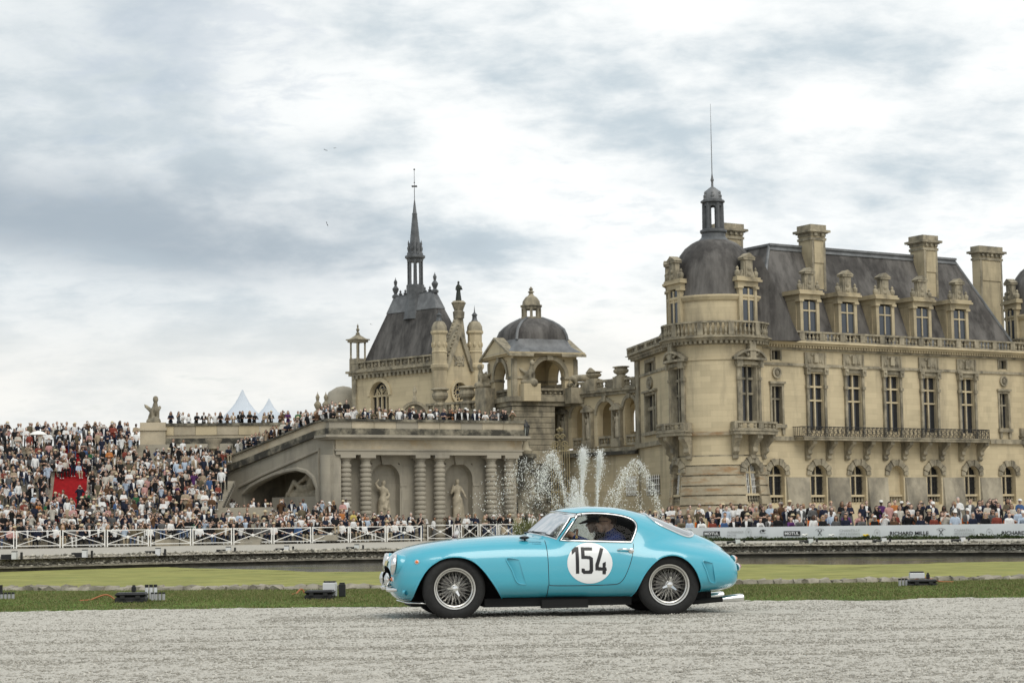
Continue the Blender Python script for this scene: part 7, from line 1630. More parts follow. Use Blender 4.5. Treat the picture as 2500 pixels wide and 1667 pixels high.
m = MB(); ring = [(0.49*math.copysign(abs(math.cos(a))**0.6, math.cos(a)), 0.475+0.13*math.copysign(abs(math.sin(a))**0.8, math.sin(a))) for a in np.linspace(0, 2*PI, 41)[:-1]]
m.tube([(-0.690+0.22*(y/0.6)**2, y, z) for y, z in ring], 0.015, 8, closed=True); m.build('grille_surround', CHROME, car, 60)
m = MB()
for k in range(13): y = -0.42+0.07*k; m.box(-0.60+0.12*(y/.6)**2, -0.592+0.12*(y/.6)**2, y-0.003, y+0.003, 0.37, 0.58)
for k in range(5): z = 0.395+0.04*k; m.box(-0.605, -0.597, -0.43, 0.43, z-0.003, z+0.003)
m.build('grille_bars', CHROME, car); m = MB(); m.box(-0.51, -0.50, -0.47, 0.47, 0.36, 0.60); m.build('grille_shade_panel', UNDER, car)  # black panel added behind the bars as painted shade in the grille mouth
m = MB(); m.prism([(-0.706, 0.60), (-0.698, 0.60), (-0.680, 0.655), (-0.688, 0.655)], -0.16, 0.10); m.build('plate_strip', simple('cream_plate', (0.62, 0.52, 0.26), 0.5), car)
# tail lights, number plate panel, exhausts
for sg in (-1, 1):
    for zz_, mt, nm, rr_ in ((0.615, ORANGE, 'rear_indicator', 0.038), (0.525, REDL, 'tail_light', 0.036)):
        yy = sg*0.50; lo, hi = 2.6, 3.28
        for _ in range(25):
            m_ = (lo+hi)/2
            if inside(m_, yy, zz_): lo = m_
            else: hi = m_
        Mt = T(lo-0.004, yy, zz_) @ Matrix.Rotation(R(-28)*sg*-1*-1, 4, 'Z') @ RY(R(78)); m = MB(); m.lathe([(rr_+0.008, -0.01), (rr_+0.008, 0.012), (rr_, 0.016)], 16, Mt); t_ = m.build(nm, CHROME, car, 40); m = MB(); m.lathe([(rr_, 0.01), (rr_*0.9, 0.03), (rr_*0.4, 0.055), (0, 0.058)], 16, Mt); m.build('lens', mt, t_, 60)
    for dy_ in (-0.05, 0.05):
        y_ = sg*0.46+dy_; m = MB(); m.tube([(2.72, y_, 0.135), (2.98, y_, 0.155), (3.09, y_, 0.160)], 0.028, 10); m.build('exhaust_pipe', UNDER, car, 60)
        m = MB(); Mx = T(3.06, y_, 0.160) @ RY(R(86)); m.lathe([(0.030, 0.0), (0.038, 0.06), (0.042, 0.24), (0.036, 0.245), (0.034, 0.10)], 18, Mx, cap=False); m.build('exhaust_tip', CHROME, car, 40)
    m = MB(); m.tube([(2.9, sg*0.46, 0.26), (2.9, sg*0.46, 0.15)], 0.008, 5); m.build('exhaust_hanger', UNDER, car)
m = MB(); m.box(0.35, 2.0, -0.60, 0.60, 0.125, 0.22); m.box(0.98, 1.50, -0.66, -0.55, 0.105, 0.2); m.box(-0.45, 0.4, -0.42, 0.42, 0.14, 0.35); m.box(1.95, 2.95, -0.44, 0.44, 0.16, 0.35); m.box(2.5, 2.95, -0.3, 0.3, 0.12, 0.2); m.build('underbody', UNDER, car)
m = MB(); m.tube([(-0.60, -0.35, 0.215), (-0.5, -0.55, 0.190), (-0.30, -0.62, 0.182), (-0.25, -0.60, 0.182)], 0.008, 6); m.build('chin_edge', CHROME, car, 60)
# ------------------------------------------------------------------ wheels
RW, RR = 0.345, 0.226
def wheel_meshes():
    ty = MB(); w2 = 0.088
    pr = [(RR-0.004, -w2+0.018), (RR+0.02, -w2+0.004), (RR+0.055, -w2-0.004), (RW-0.035, -w2+0.004), (RW-0.012, -w2+0.016), (RW, -w2+0.034), (RW+0.002, 0), (RW, w2-0.034), (RW-0.012, w2-0.016), (RW-0.04, w2), (RR, w2-0.02)]
    ty.lathe(pr, 64, cap=False)
    for k in range(48):
        for z_ in (-0.03, 0.0, 0.03): pass
    rim_ = MB(); rim_.lathe([(RR-0.004, -w2+0.012), (RR+0.004, -w2+0.006), (RR+0.004, -w2+0.0), (RR-0.010, -w2+0.002), (RR-0.018, -w2+0.012), (RR-0.022, -w2+0.022), (RR-0.034, -w2+0.026), (RR-0.040, -w2+0.05), (RR-0.050, -0.01), (RR-0.052, 0.03), (RR-0.02, w2-0.03), (RR, w2-0.02)], 64, cap=False)
    sp_ = MB(); n = 24
    for layer, (zo, zi, rh, ro, tw) in enumerate(((-0.052, -0.075, 0.046, RR-0.040, 0.30), (-0.02, -0.075, 0.050, RR-0.050, -0.42), (0.02, -0.005, 0.056, RR-0.050, 0.5))):
        for k in range(n):
            a = 2*PI*(k+0.33*layer)/n; sg = 1 if k % 2 else -1; b_ = a+sg*tw
            sp_.tube([(rh*math.cos(a), rh*math.sin(a), zi), (ro*math.cos(b_), ro*math.sin(b_), zo)], 0.0019, 4)
    hb = MB(); hb.lathe([(0.062, 0.03), (0.058, -0.005), (0.050, -0.07), (0.044, -0.085), (0.036, -0.088), (0.0, -0.088)], 24)
    kn = MB(); kn.lathe([(0.034, -0.086), (0.036, -0.10), (0.030, -0.114), (0.0, -0.118)], 20)
    for k in range(3):
        M_ = RZ(2*PI*k/3+0.4); kn.add([(0.022, -0.020, -0.092), (0.022, 0.020, -0.092), (0.092, 0.010, -0.120), (0.092, -0.010, -0.120), (0.022, -0.016, -0.108), (0.022, 0.016, -0.108), (0.090, 0.008, -0.128), (0.090, -0.008, -0.128)], [(0, 1, 2, 3), (7, 6, 5, 4), (0, 4, 5, 1), (1, 5, 6, 2), (2, 6, 7, 3), (3, 7, 4, 0)], M_)
    br_ = MB(); br_.lathe([(0.135, 0.0), (0.135, 0.02), (0.06, 0.02)], 32); br_.box(-0.15, -0.06, -0.05, 0.05, -0.02, 0.05)
    bk = MB(); bk.lathe([(RR-0.03, 0.045), (0.0, 0.045)], 40, cap=False)  # black disc behind the spokes stands in for the shade inside the wheel
    return [('tyre', ty.mesh('tyre', RUBBER, 50)), ('rim', rim_.mesh('rim', ALLOY, 35)), ('wire_spokes', sp_.mesh('wire_spokes', ALLOY)), ('hub', hb.mesh('hub', ALLOY, 40)), ('knock_off_spinner', kn.mesh('knock_off_spinner', CHROME, 30)), ('brake_drum', br_.mesh('brake_drum', simple('brake_iron', (0.10, 0.095, 0.09), 0.5, 0.7), 40)), ('wheel_shade_disc', bk.mesh('wheel_shade_disc', UNDER))]
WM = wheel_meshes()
for s, st_ in ((0.0, R(3)), (2.4, 0.0)):
    for sg in (-1, 1):
        wh = bpy.data.objects.new('wheel', None); col.objects.link(wh); wh.parent = car; wh.empty_display_size = 0.1
        wh.matrix_local = T(s, sg*0.668, RW) @ RZ(st_) @ (Matrix.Identity(4) if sg < 0 else RZ(PI)) @ RX(-PI/2) @ RZ(0.7*(s+1))
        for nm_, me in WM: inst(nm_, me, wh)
# ------------------------------------------------------------------ cabin: seats, dash, steering wheel
m = MB(); m.box(1.10, 2.45, -0.60, 0.60, 0.24, 0.30); m.build('cabin_floor', LEATH, car)
m = MB(); m.tube([(1.13, -0.60, 0.80), (1.10, -0.3, 0.85), (1.08, 0, 0.86), (1.10, 0.3, 0.85), (1.13, 0.60, 0.80)], 0.06, 8); m.box(1.02, 1.14, -0.58, 0.58, 0.5, 0.80); m.build('dashboard', LEATH, car, 60)
for sg in (-1, 1):
    m = MB(); rbox(m, 1.55, 2.02, sg*0.31-0.22, sg*0.31+0.22, 0.30, 0.46, 0.05); m.build('seat_cushion', LEATH, car, 60)
    m = MB(); rbox(m, -0.06, 0.06, sg*0.31-0.22, sg*0.31+0.22, 0.0, 0.52, 0.04); o = m.build('seat_back', LEATH, car, 60); o.matrix_local = T(2.02, 0, 0.42) @ RY(R(16))
m = MB(); m.box(2.30, 2.34, -0.52, 0.52, 0.3, 0.98); m.build('rear_bulkhead', LEATH, car)
Mw = T(1.36, -0.33, 0.80) @ RY(R(-66)); m = MB(); m.tube([(0.195*math.cos(t), 0.195*math.sin(t), 0) for t in np.linspace(0, 2*PI, 33)[:-1]], 0.013, 8, Mw, closed=True); sw_ = m.build('steering_wheel', simple('wood_rim', (0.16, 0.06, 0.02), 0.35, coat=0.5), car, 60)
m = MB(); [m.tube([(0.03*math.cos(a), 0.03*math.sin(a), -0.02), (0.19*math.cos(a), 0.19*math.sin(a), 0)], 0.007, 5, Mw) for a in (0.5, 2.6, 4.7)]; m.lathe([(0.04, -0.03), (0.03, 0.0), (0, 0.004)], 14, Mw); m.tube([(0, 0, -0.02), (0, 0, -0.3)], 0.02, 8, Mw); m.build('steering_spokes', ALLOY, sw_, 50)
m = MB(); m.ball((1.30, 0.0, 1.11), (0.015, 0.10, 0.03), 10, 6); m.build('rear_view_mirror', TRIMB, car, 60)
# ------------------------------------------------------------------ people
SK, TOP, BOT, HAIR, SHOE, SHIRT, EYE, SLV = range(8)
def body_caps(pose, fem):
    c = []
    w = 0.160 if fem else 0.182; hr = 0.085
    def limb(a, b, r0, r1, k): c.append((a, b, r0, r1, k))
    lean = 0.0
    sit = pose.startswith('sit')
    if sit:
        pz = 0.46; hip = (0, 0.0, pz); ly = {'sit_lap': -0.03, 'sit_photo': -0.03, 'sit_lean': -0.26}[pose]; ch = (0, ly, pz+0.42 if pose != 'sit_lean' else pz+0.36)
        for s in (-1, 1):
            limb((s*hr, 0, pz), (s*0.12, -0.43, pz+0.04), .085, .065, BOT); limb((s*0.12, -0.43, pz+0.04), (s*0.11, -0.45+0.05*s, 0.10), .062, .045, BOT); limb((s*0.11, -0.44+0.05*s, 0.05), (s*0.12, -0.58+0.05*s, 0.04), .045, .038, SHOE)
    else:
        pz = 0.90; hip = (0, 0, pz); ly = -0.22 if pose == 'lean' else 0.0; ch = (0, ly, pz+0.43 if pose != 'lean' else pz+0.36)
        for s in (-1, 1):
            limb((s*hr, 0, pz), (s*0.10, -0.02, 0.48), .090, .065, BOT); limb((s*0.10, -0.02, 0.48), (s*0.11, 0.02, 0.10), .062, .045, BOT); limb((s*0.11, 0.02, 0.05), (s*0.13, -0.13, 0.04), .045, .038, SHOE)
        if fem == 2: limb((0, 0, pz), (0, 0, 0.50), .15, .21, BOT)
    cx, cy, czz = ch; mid = (0, cy*0.55, (pz+czz)/2)
    limb(hip, mid, .145 if not fem else .14, .125 if not fem else .105, TOP); limb(mid, (0, cy, czz), .13 if not fem else .11, .125 if not fem else .105, TOP)
    for s in (-1, 1): limb((s*0.07, cy*0.6, (pz+czz)/2), (s*0.10, cy, czz), .10 if not fem else .085, .10 if not fem else .085, TOP)
    for s in (-1, 1): limb((s*0.03, cy+0.01, czz+0.085), (s*w, cy, czz+0.035), .060, .055, TOP)
    sh = czz+0.06; nb = (0, cy-0.02, sh+0.06); hd = (0, cy-0.05, sh+0.21)
    limb((0, cy, sh), nb, .06, .052, SK); limb((0, hd[1]+0.005, hd[2]-0.025), (0, hd[1]+0.005, hd[2]+0.03), .082, .088, SK); limb((0, hd[1]-0.075, hd[2]-0.05), (0, hd[1]-0.07, hd[2]-0.07), .035, .035, SK); limb((0, hd[1]-0.09, hd[2]+0.0), (0, hd[1]-0.10, hd[2]-0.02), .014, .018, SK)
    limb((0, hd[1]+0.025, hd[2]+0.03), (0, hd[1]+0.01, hd[2]+0.055), .092, .085, HAIR)
    if fem:
        for s in (-1, 0, 1): limb((s*0.06, hd[1]+0.05, hd[2]), (s*0.085, hd[1]+0.06, hd[2]-0.24), .06, .045, HAIR)
    # arms
    A = {'stand_down': ((.055, .03, -.28), (.03, -.06, -.52), (.03, -.10, -.60)), 'stand_cross': ((.08, -.02, -.27), (-.12, -.22, -.26), (-.22, -.20, -.22)), 'stand_photo': ((.10, -.18, -.16), (-.06, -.26, .10), (-.10, -.24, .16)),
         'sit_lap': ((.06, -.02, -.27), (-.02, -.24, -.33), (-.07, -.31, -.32)), 'sit_lean': ((.05, -.12, -.25), (-.03, -.24, -.30), (-.08, -.28, -.28)), 'sit_photo': ((.10, -.18, -.15), (-.06, -.26, .10), (-.10, -.24, .16)), 'lean': ((.08, -.12, -.24), (-.04, -.34, -.26), (-.10, -.40, -.25))}[pose]
    for s in (-1, 1):
        p0 = Vector((s*w, cy, sh-0.025)); q = [Vector((s*(w+a[0]), cy+a[1], sh+a[2])) for a in A]
        limb(tuple(p0), tuple(q[0]), .052, .041, TOP); limb(tuple(q[0]), tuple(q[1]), .039, .031, SLV); limb(tuple(q[1]), tuple(q[2]), .036, .030, SK)
    if pose.endswith('photo'): limb((-.05, hd[1]-0.20, hd[2]-0.02), (.05, hd[1]-0.20, hd[2]-0.02), .045, .045, SHOE)
    return c, hd, cy, sh, pz
def body_mesh(name, caps, voxel, nface, marks=None, nmat=8):
    me = blob([(a, b, r0, r1) for a, b, r0, r1, k in caps], voxel, None, name, DARKIN, 1)
    if nface and len(me.polygons)*2 > nface:
        o = bpy.data.objects.new('tmp', me); col.objects.link(o); dm = o.modifiers.new('d', 'DECIMATE'); dm.ratio = nface/(len(me.polygons)*2.0)
        dg = bpy.context.evaluated_depsgraph_get(); m2 = bpy.data.meshes.new_from_object(o.evaluated_get(dg)); bpy.data.objects.remove(o); bpy.data.meshes.remove(me); me = m2; me.name = name
    n = len(me.polygons); C = np.zeros(n*3); me.polygons.foreach_get('center', C); C = C.reshape(-1, 3)
    best = np.full(n, 1e9); lab = np.zeros(n, int)
    for a, b, r0, r1, k in caps:
        a = np.array(a); b = np.array(b); d = b-a; L2 = max(1e-9, d@d); t = np.clip(((C-a)@d)/L2, 0, 1); q = np.linalg.norm(C-a-t[:, None]*d, axis=1)-(r0+(r1-r0)*t)
        m_ = q < best; best[m_] = q[m_]; lab[m_] = k
    if marks:
        hd, cy, sh, pz = marks
        N_ = np.zeros(n*3); me.polygons.foreach_get('normal', N_); N_ = N_.reshape(-1, 3); t = (C[:, 2]-pz)/(sh-pz); ym = cy*np.clip(t, 0, 1)
        lab[(lab == TOP) & (np.abs(C[:, 0]) < 0.03+0.035*np.clip(t, 0, 1)) & (N_[:, 1] < -0.35) & (t > 0.25)] = SHIRT
        lab[(lab == SK) & (np.abs(C[:, 2]-hd[2]-0.008) < 0.020) & (C[:, 1] < hd[1]-0.045)] = EYE
    me.materials.clear()
    for i in range(nmat): me.materials.append(DARKIN)
    me.polygons.foreach_set('material_index', lab.astype(np.int32)); me.polygons.foreach_set('use_smooth', [True]*n); me.update(); return me
POSES = ['stand_down', 'stand_cross', 'stand_photo', 'sit_lap', 'sit_lean', 'sit_photo', 'lean']
PM = {}; PL = {}; HEAD = {}
for p in POSES:
    for fem in (0, 1, 2):
        if fem == 2 and p not in ('stand_down', 'stand_cross'): continue
        caps, hd, cy_, sh_, pz_ = body_caps(p, fem); HEAD[(p, fem)] = hd
        PM[(p, fem)] = body_mesh('person', caps, 0.019, 3600, (hd, cy_, sh_, pz_))
        me = PM[(p, fem)].copy(); o = bpy.data.objects.new('tmp', me); col.objects.link(o); dm = o.modifiers.new('d', 'DECIMATE'); dm.ratio = 0.2
        dg = bpy.context.evaluated_depsgraph_get(); m2 = bpy.data.meshes.new_from_object(o.evaluated_get(dg)); bpy.data.objects.remove(o)
        m2.calc_loop_triangles(); nv = len(m2.vertices); co = np.zeros(nv*3); m2.vertices.foreach_get('co', co); tv = np.zeros(len(m2.loop_triangles)*3, int); m2.loop_triangles.foreach_get('vertices', tv); tm = np.zeros(len(m2.loop_triangles), int); m2.loop_triangles.foreach_get('material_index', tm)
        PL[(p, fem)] = (co.reshape(-1, 3), tv.reshape(-1, 3), tm)
SKINS = [simple('skin_%d' % i, c, 0.6) for i, c in enumerate([(.55, .36, .27), (.47, .29, .20), (.60, .41, .32), (.33, .19, .12), (.10, .055, .035)])]
HAIRS = [('dark brown', (.025, .015, .010)), ('black', (.010, .009, .009)), ('brown', (.07, .04, .02)), ('blond', (.30, .20, .09)), ('grey', (.30, .29, .28)), ('auburn', (.13, .04, .015))]
TOPS = [('white', (.72, .72, .71), 19), ('off-white', (.50, .47, .41), 5), ('pale blue', (.42, .50, .60), 6), ('navy', (.016, .020, .038), 18), ('black', (.013, .013, .014), 32), ('beige', (.34, .27, .19), 5), ('grey', (.10, .10, .10), 8), ('blue', (.05, .10, .22), 2), ('pink', (.48, .27, .25), 2), ('rust red', (.20, .05, .035), 2), ('khaki', (.12, .10, .065), 6), ('green', (.03, .12, .05), 1), ('orange', (.42, .16, .05), 1), ('purple', (.09, .03, .12), 0.6), ('yellow', (.52, .42, .12), 0.6), ('brown', (.10, .055, .03), 5)]
BOTS = [('beige', (.36, .30, .21), 4), ('white', (.62, .61, .58), 2.5), ('navy', (.018, .022, .040), 8), ('black', (.012, .012, .013), 13), ('denim', (.07, .10, .17), 4), ('grey', (.11, .11, .11), 4)]
def cm(kind, nm, c): return MATS.get(kind+nm) or mat(kind+nm, c, 0.85, spec=0.2, var=0.12, vscale=14)
TM = [(n_, cm('top ', n_, c), w_) for n_, c, w_ in TOPS]; BMt = [(n_, cm('trousers ', n_, c), w_) for n_, c, w_ in BOTS]; HM = [(n_, simple('hair '+n_, c, 0.6)) for n_, c in HAIRS]
SHOES = [simple('shoe_dark', (.02, .018, .016), 0.5), simple('shoe_white', (.6, .6, .58), 0.6)]
STRAW = mat('straw', (.55, .46, .30), 0.8, var=0.15, vscale=30); CAPW = simple('cap_white', (.72, .71, .68), 0.8); BAND = simple('hat_band', (.02, .02, .025), 0.7)
hb_m = MB(); hb_m.lathe([(0.165, 0.000), (0.168, 0.012), (0.105, 0.018), (0.100, 0.055)], 14); hb_m.mi = 1; hb_m.lathe([(0.102, 0.018), (0.1015, 0.045)], 14, cap=False); hb_m.mi = 0; hb_m.lathe([(0.100, 0.05), (0.092, 0.10), (0.06, 0.112), (0, 0.11)], 14, cap=False)
HATM = hb_m.mesh('hat', [STRAW, BAND], 50)
cp_m = MB(); cp_m.lathe([(0.103, 0.0), (0.100, 0.05), (0.07, 0.088), (0, 0.10)], 12, cap=False); cp_m.add([(-.08, -.06, 0), (.08, -.06, 0), (.07, -.17, -.012), (0, -.19, -.016), (-.07, -.17, -.012), (-.08, -.06, .012), (.08, -.06, .012), (.07, -.17, 0), (0, -.19, -.004), (-.07, -.17, 0)], [(0, 1, 2, 3, 4), (9, 8, 7, 6, 5), (0, 4, 9, 5), (1, 6, 7, 2), (2, 7, 8, 3), (3, 8, 9, 4)])
CAPM = cp_m.mesh('cap', [CAPW], 50)
def hat_arrays(me): me.calc_loop_triangles(); co = np.array([v.co[:] for v in me.vertices]); tv = np.array([t.vertices[:] for t in me.loop_triangles]); return co, tv
HATA, CAPA = hat_arrays(HATM), hat_arrays(CAPM)
wch = lambda L_: rnd.choices(L_, [x[2] for x in L_])[0]
SHADES = simple('sunglasses', (.012, .012, .012), 0.2)
PEOPLE = []
def dress():
    fem = rnd.choices([0, 1, 2], [58, 30, 12])[0]
    tp = wch(TM); sk_ = rnd.choices(SKINS, [34, 26, 24, 10, 6])[0]
    shirt = TM[0][1] if tp[0] in ('black', 'navy', 'grey', 'beige', 'blue', 'brown') and fem == 0 and rnd.random() < 0.6 else tp[1]
    return dict(shirt=shirt, eye=SHADES if rnd.random() < 0.45 else sk_, slv=sk_ if rnd.random() < (0.65 if fem else 0.35) and shirt is tp[1] else tp[1], fem=fem, skin=sk_, top=tp, bot=wch(BMt), hair=rnd.choices(HM, [30, 22, 18, 12, 12, 6])[0], shoe=rnd.choice(SHOES), hat=rnd.choices([None, 'hat', 'cap'], [89, 6, 5])[0], h=rnd.uniform(0.95, 1.06)*(0.95 if fem else 1.0))
def put(x, y, z, pose, face=None, place='', single=False, **k):
    d = dress(); d.update(k)
    if d['fem'] == 2 and (pose, 2) not in PM: d['fem'] = 1
    fa = math.atan2(-x, y)*-1.0 if face is None else face
    d.update(x=x, y=y, z=z, pose=pose, rz=-math.atan2(x, y)*1.0+rnd.uniform(-0.35, 0.35)+(0.25 if face is None else face), place=place, single=single); PEOPLE.append(d)
# rows behind the white fence on the left
fl = [Vector((P(p, 1330, Y).x, Y, 0)) for p, Y in posts]
def along(line, off, step, jit=0.12):
    out = []; acc = 0.0
    for a, b in zip(line[:-1], line[1:]):
        L_ = (b-a).length; d = (b-a)/L_; n = Vector((-d.y, d.x, 0)); t = acc
        while t < L_: q = a+d*t+n*off; out.append((q.x+rnd.uniform(-jit, jit), q.y+rnd.uniform(-jit, jit))); t += step*rnd.uniform(0.85, 1.15)
        acc = t-L_
    return out
CHAIRS = []
FENCEP = 'behind the white fence'
gate_gap = (P(365, 1330, 123).x, P(470, 1330, 123).x)
for x, y in along(fl, 0.95, 0.58, 0.06):
    if gate_gap[0] < x < gate_gap[1]:
        if rnd.random() < 0.75: put(x, y+2.0, 0.15, rnd.choice(['stand_down', 'stand_cross', 'stand_down']), place='in the gateway of the white fence', single=True)
        continue
    put(x, y, 0.15, rnd.choices(['sit_lap', 'sit_lean', 'sit_photo'], [8, 1, 2])[0], h=rnd.uniform(1.02, 1.12), place='in the front seats behind the white fence', single=True); CHAIRS.append((x, y, 0.15, 0))
STAND1 = []
std = thing('spectator_stand', 'low tiered platform carrying the second and third rows behind the fence', 'stand', (0, 0, 0))
for off, zz_ in ((1.65, 0.55), (2.75, 0.95)):
    for a, b in zip(fl[:-1], fl[1:]):
        d = (b-a); L_ = d.length; m = MB(); m.box(0.01, L_-0.01, off, off+1.08, 0.13, zz_, T(a.x, a.y, 0) @ RZ(math.atan2(d.y, d.x))); m.build('tier', PLINTH, std)
for k, (off, zz_) in enumerate(((2.2, 0.55), (3.3, 0.95))):
    for x, y in along(fl, off, 0.58): put(x, y, zz_, rnd.choices(['sit_lap', 'sit_lean', 'sit_photo', 'stand_photo'], [6, 2, 2, 0.4])[0], place=('in the second row' if k == 0 else 'in the third row')+' behind the white fence', single=True)
# bank of steps before the grotto
bk = thing('spectator_steps', 'low stone steps full of spectators in front of the grotto arch', 'steps', (0, 0, 0))
NBK = 8
for i in range(NBK):
    y = 128.0+i*1.25; z = 0.55+(i+1)*0.12; m = MB(); m.box(-19.4, -11.5, y+1.2, y+2.8, z-0.35, z); m.build('step', GREYST, bk)
    for x in np.arange(-19.6, -11.6, 0.72):
        if rnd.random() < 0.88: put(x+rnd.uniform(-.15, .15), y+2.0, z, rnd.choices(['sit_lap', 'sit_lean', 'sit_photo', 'stand_down', 'stand_photo', 'stand_cross'], [8, 1, 2, 1, 1, .6] if i < 5 else [2, 1, 1, 3, 2, 2])[0])
# people on the great stairs
rows = 30
for i in range(rows):
    y = SY0+0.5+(SY1-SY0-0.6)*i/rows
    for x in np.arange(-0.325*y, ST_X1+0.4 if y > 137 else -19.6, 0.74):
        xx = x+rnd.uniform(-0.22, 0.22); cxm = -31.5-0.20*(y-142)
        if abs(xx-cxm) < 1.35 and 133.2 < y < 139.0: continue
        if xx > UF.A.x-0.6 and y > 144.3: continue
        if rnd.random() < 0.05: continue
        up = 0.20+0.5*(i > rows-5)+0.15*(9 < i < 14)
        ps = rnd.choices(['stand_down', 'stand_cross', 'stand_photo'], [4, 3, 3])[0] if rnd.random() < up else rnd.choices(['sit_lap', 'sit_lean', 'sit_photo'], [8, 1.5, 2])[0]
        zst = stair_z(y+0.1)
        put(xx, y+0.1+rnd.uniform(-0.1, 0.1), zst, ps)
for k in range(2):
    for x in np.arange(-0.325*SY1, UF.A.x-1.2, 0.75 if k == 0 else 1.0): put(x+rnd.uniform(-.3, .3), SY1+0.6+1.0*k, SZ1, rnd.choice(['stand_down', 'stand_cross', 'stand_photo', 'stand_down']), h=rnd.uniform(0.98, 1.1))
# leaning on the terrace parapets
for u in np.arange(0.2, tL, 0.50): q = TF.world(u+rnd.uniform(-.12, .12), 0.62); put(q.x, q.y, TERZ+0.30, rnd.choices(['lean', 'stand_cross', 'stand_photo', 'stand_down'], [5, 2, 2, 2])[0], h=rnd.uniform(0.9, 1.0))
for u in np.arange(0.4, tL, 0.62): q = TF.world(u+rnd.uniform(-.2, .2), 1.5); put(q.x, q.y, TERZ+0.30, rnd.choice(['stand_cross', 'stand_photo', 'stand_down']), h=rnd.uniform(0.94, 1.06))
for px_ in np.arange(556, 806, 8.5): q = WF.world(rp(px_, 1100)[0], 0.95); put(q.x, q.y, rampz(px_)+0.62+rnd.uniform(-.05, .1), rnd.choices(['lean', 'stand_cross', 'stand_photo', 'stand_down'], [4, 2, 2, 2])[0])
for px_ in np.arange(640, 806, 17): q = WF.world(rp(px_, 1100)[0], 2.0); put(q.x, q.y, rampz(px_)+0.85, 'stand_down')
for u in np.arange(1.4, UF.L-0.5, 0.45):
    if rnd.random() < 0.85: q = UF.world(u+rnd.uniform(-.2, .2), 1.2); put(q.x, q.y, UPZ+0.5, rnd.choices(['lean', 'stand_cross', 'stand_photo', 'stand_down'], [5, 2, 2, 1])[0], h=rnd.uniform(0.84, 1.0))
# standing before the columns
for k, (yy, n0) in enumerate(((135.6, 0), (136.4, 0), (142.0, 1), (142.9, 1))):
    a, b = (P(835, 1300, yy).x, P(1040, 1300, yy).x) if n0 == 0 else (P(1040, 1300, yy).x, P(1265, 1300, yy).x)
    for x in np.arange(a, b, 0.6): put(x+rnd.uniform(-.15, .15), yy+rnd.uniform(-.2, .2), 0.15+0.12*(k % 2), rnd.choices(['stand_down', 'stand_cross', 'stand_photo'], [3, 4, 2])[0], place='standing before the ringed columns', single=True)
for yy in (126, 127.2):
    for x in np.arange(P(1268, 1300, yy).x, P(1640, 1300, yy).x, 0.72): put(x+rnd.uniform(-.2, .2), yy, 0.15, rnd.choice(['stand_down', 'stand_cross', 'stand_photo']))
# guests behind the banner
bl = [BF_.world(-1.2, 0), BF_.world(bL-2.2, 0)]
for k, (off, zz_, st_) in enumerate(((0.8, 0.15, 'sit'), (1.75, 0.30, 'sit'), (3.3, 0.2, 'up'), (4.3, 0.38, 'up'), (5.2, 0.38, 'up'))):
    for x, y in along(bl, off, 0.66 if st_ == 'sit' else 0.60):
        if st_ == 'sit':
            put(x, y, zz_, rnd.choices(['sit_lap', 'sit_lean', 'sit_photo'], [6, 3, 1])[0], place=['in the front seats behind the sponsor banner', 'in the second row behind the sponsor banner'][k], single=(k == 0 or rnd.random() < .99)); CHAIRS.append((x, y, zz_, 1 if rnd.random() < 0.3 else 2))
        elif rnd.random() < (0.9 if k == 2 else 0.75): put(x, y, zz_, rnd.choices(['stand_down', 'stand_cross', 'stand_photo'], [4, 4, 1.5])[0], place='standing at the back behind the sponsor banner', single=(k == 2))
# the ones that show largest become single people, the rest one crowd
def inview(d): return (-40 if d['single'] else -420) < 1250+FPX*d['x']/d['y'] < 2540
PEOPLE = [d for d in PEOPLE if inview(d)]
singles = sorted([d for d in PEOPLE if d['single']], key=lambda d: d['y'])[:300]; sid = set(id(d) for d in singles); rest = [d for d in PEOPLE if id(d) not in sid]
PW = {'stand_down': 'arms down', 'stand_cross': 'arms folded', 'stand_photo': 'raising camera', 'sit_lap': 'hands in lap', 'sit_lean': 'leaning forward', 'sit_photo': 'raising camera', 'lean': 'leaning'}
SHORT = {'in the gateway of the white fence': 'standing in fence gateway', 'in the front seats behind the white fence': 'front seat behind fence', 'in the second row behind the white fence': 'second row behind fence', 'in the third row behind the white fence': 'third row behind fence', 'standing before the ringed columns': 'standing before ringed columns', 'in the front seats behind the sponsor banner': 'front seat behind banner', 'in the second row behind the sponsor banner': 'second row behind banner', 'standing at the back behind the sponsor banner': 'standing row behind banner'}
for d in singles:
    o = inst('person', PM[(d['pose'], d['fem'])]); o.location = (d['x'], d['y'], d['z']); o.rotation_euler = (0, 0, d['rz']); o.scale = (d['h'],)*3
    for i, m_ in enumerate((d['skin'], d['top'][1], d['bot'][1], d['hair'][1], d['shoe'], d['shirt'], d['eye'], d['slv'])): o.material_slots[i].link = 'OBJECT'; o.material_slots[i].material = m_
    hd = HEAD[(d['pose'], d['fem'])]
    hw = {'hat': 'straw hat', 'cap': 'white cap', None: d['hair'][0]+' hair'}[d['hat']]
    if d['hat']: inst(d['hat'], HATM if d['hat'] == 'hat' else CAPM, o, T(0, hd[1]+0.005, hd[2]+0.055) @ RX(rnd.uniform(-.1, .15)))
    pw_ = PW[d['pose']]; place = SHORT[d['place']]
    tag(o, '%s top, %s %s, %s, %s, %s' % (d['top'][0], d['bot'][0], 'skirt' if d['fem'] == 2 else 'trousers', hw, pw_, place), 'person', 'spectators '+d['place'])
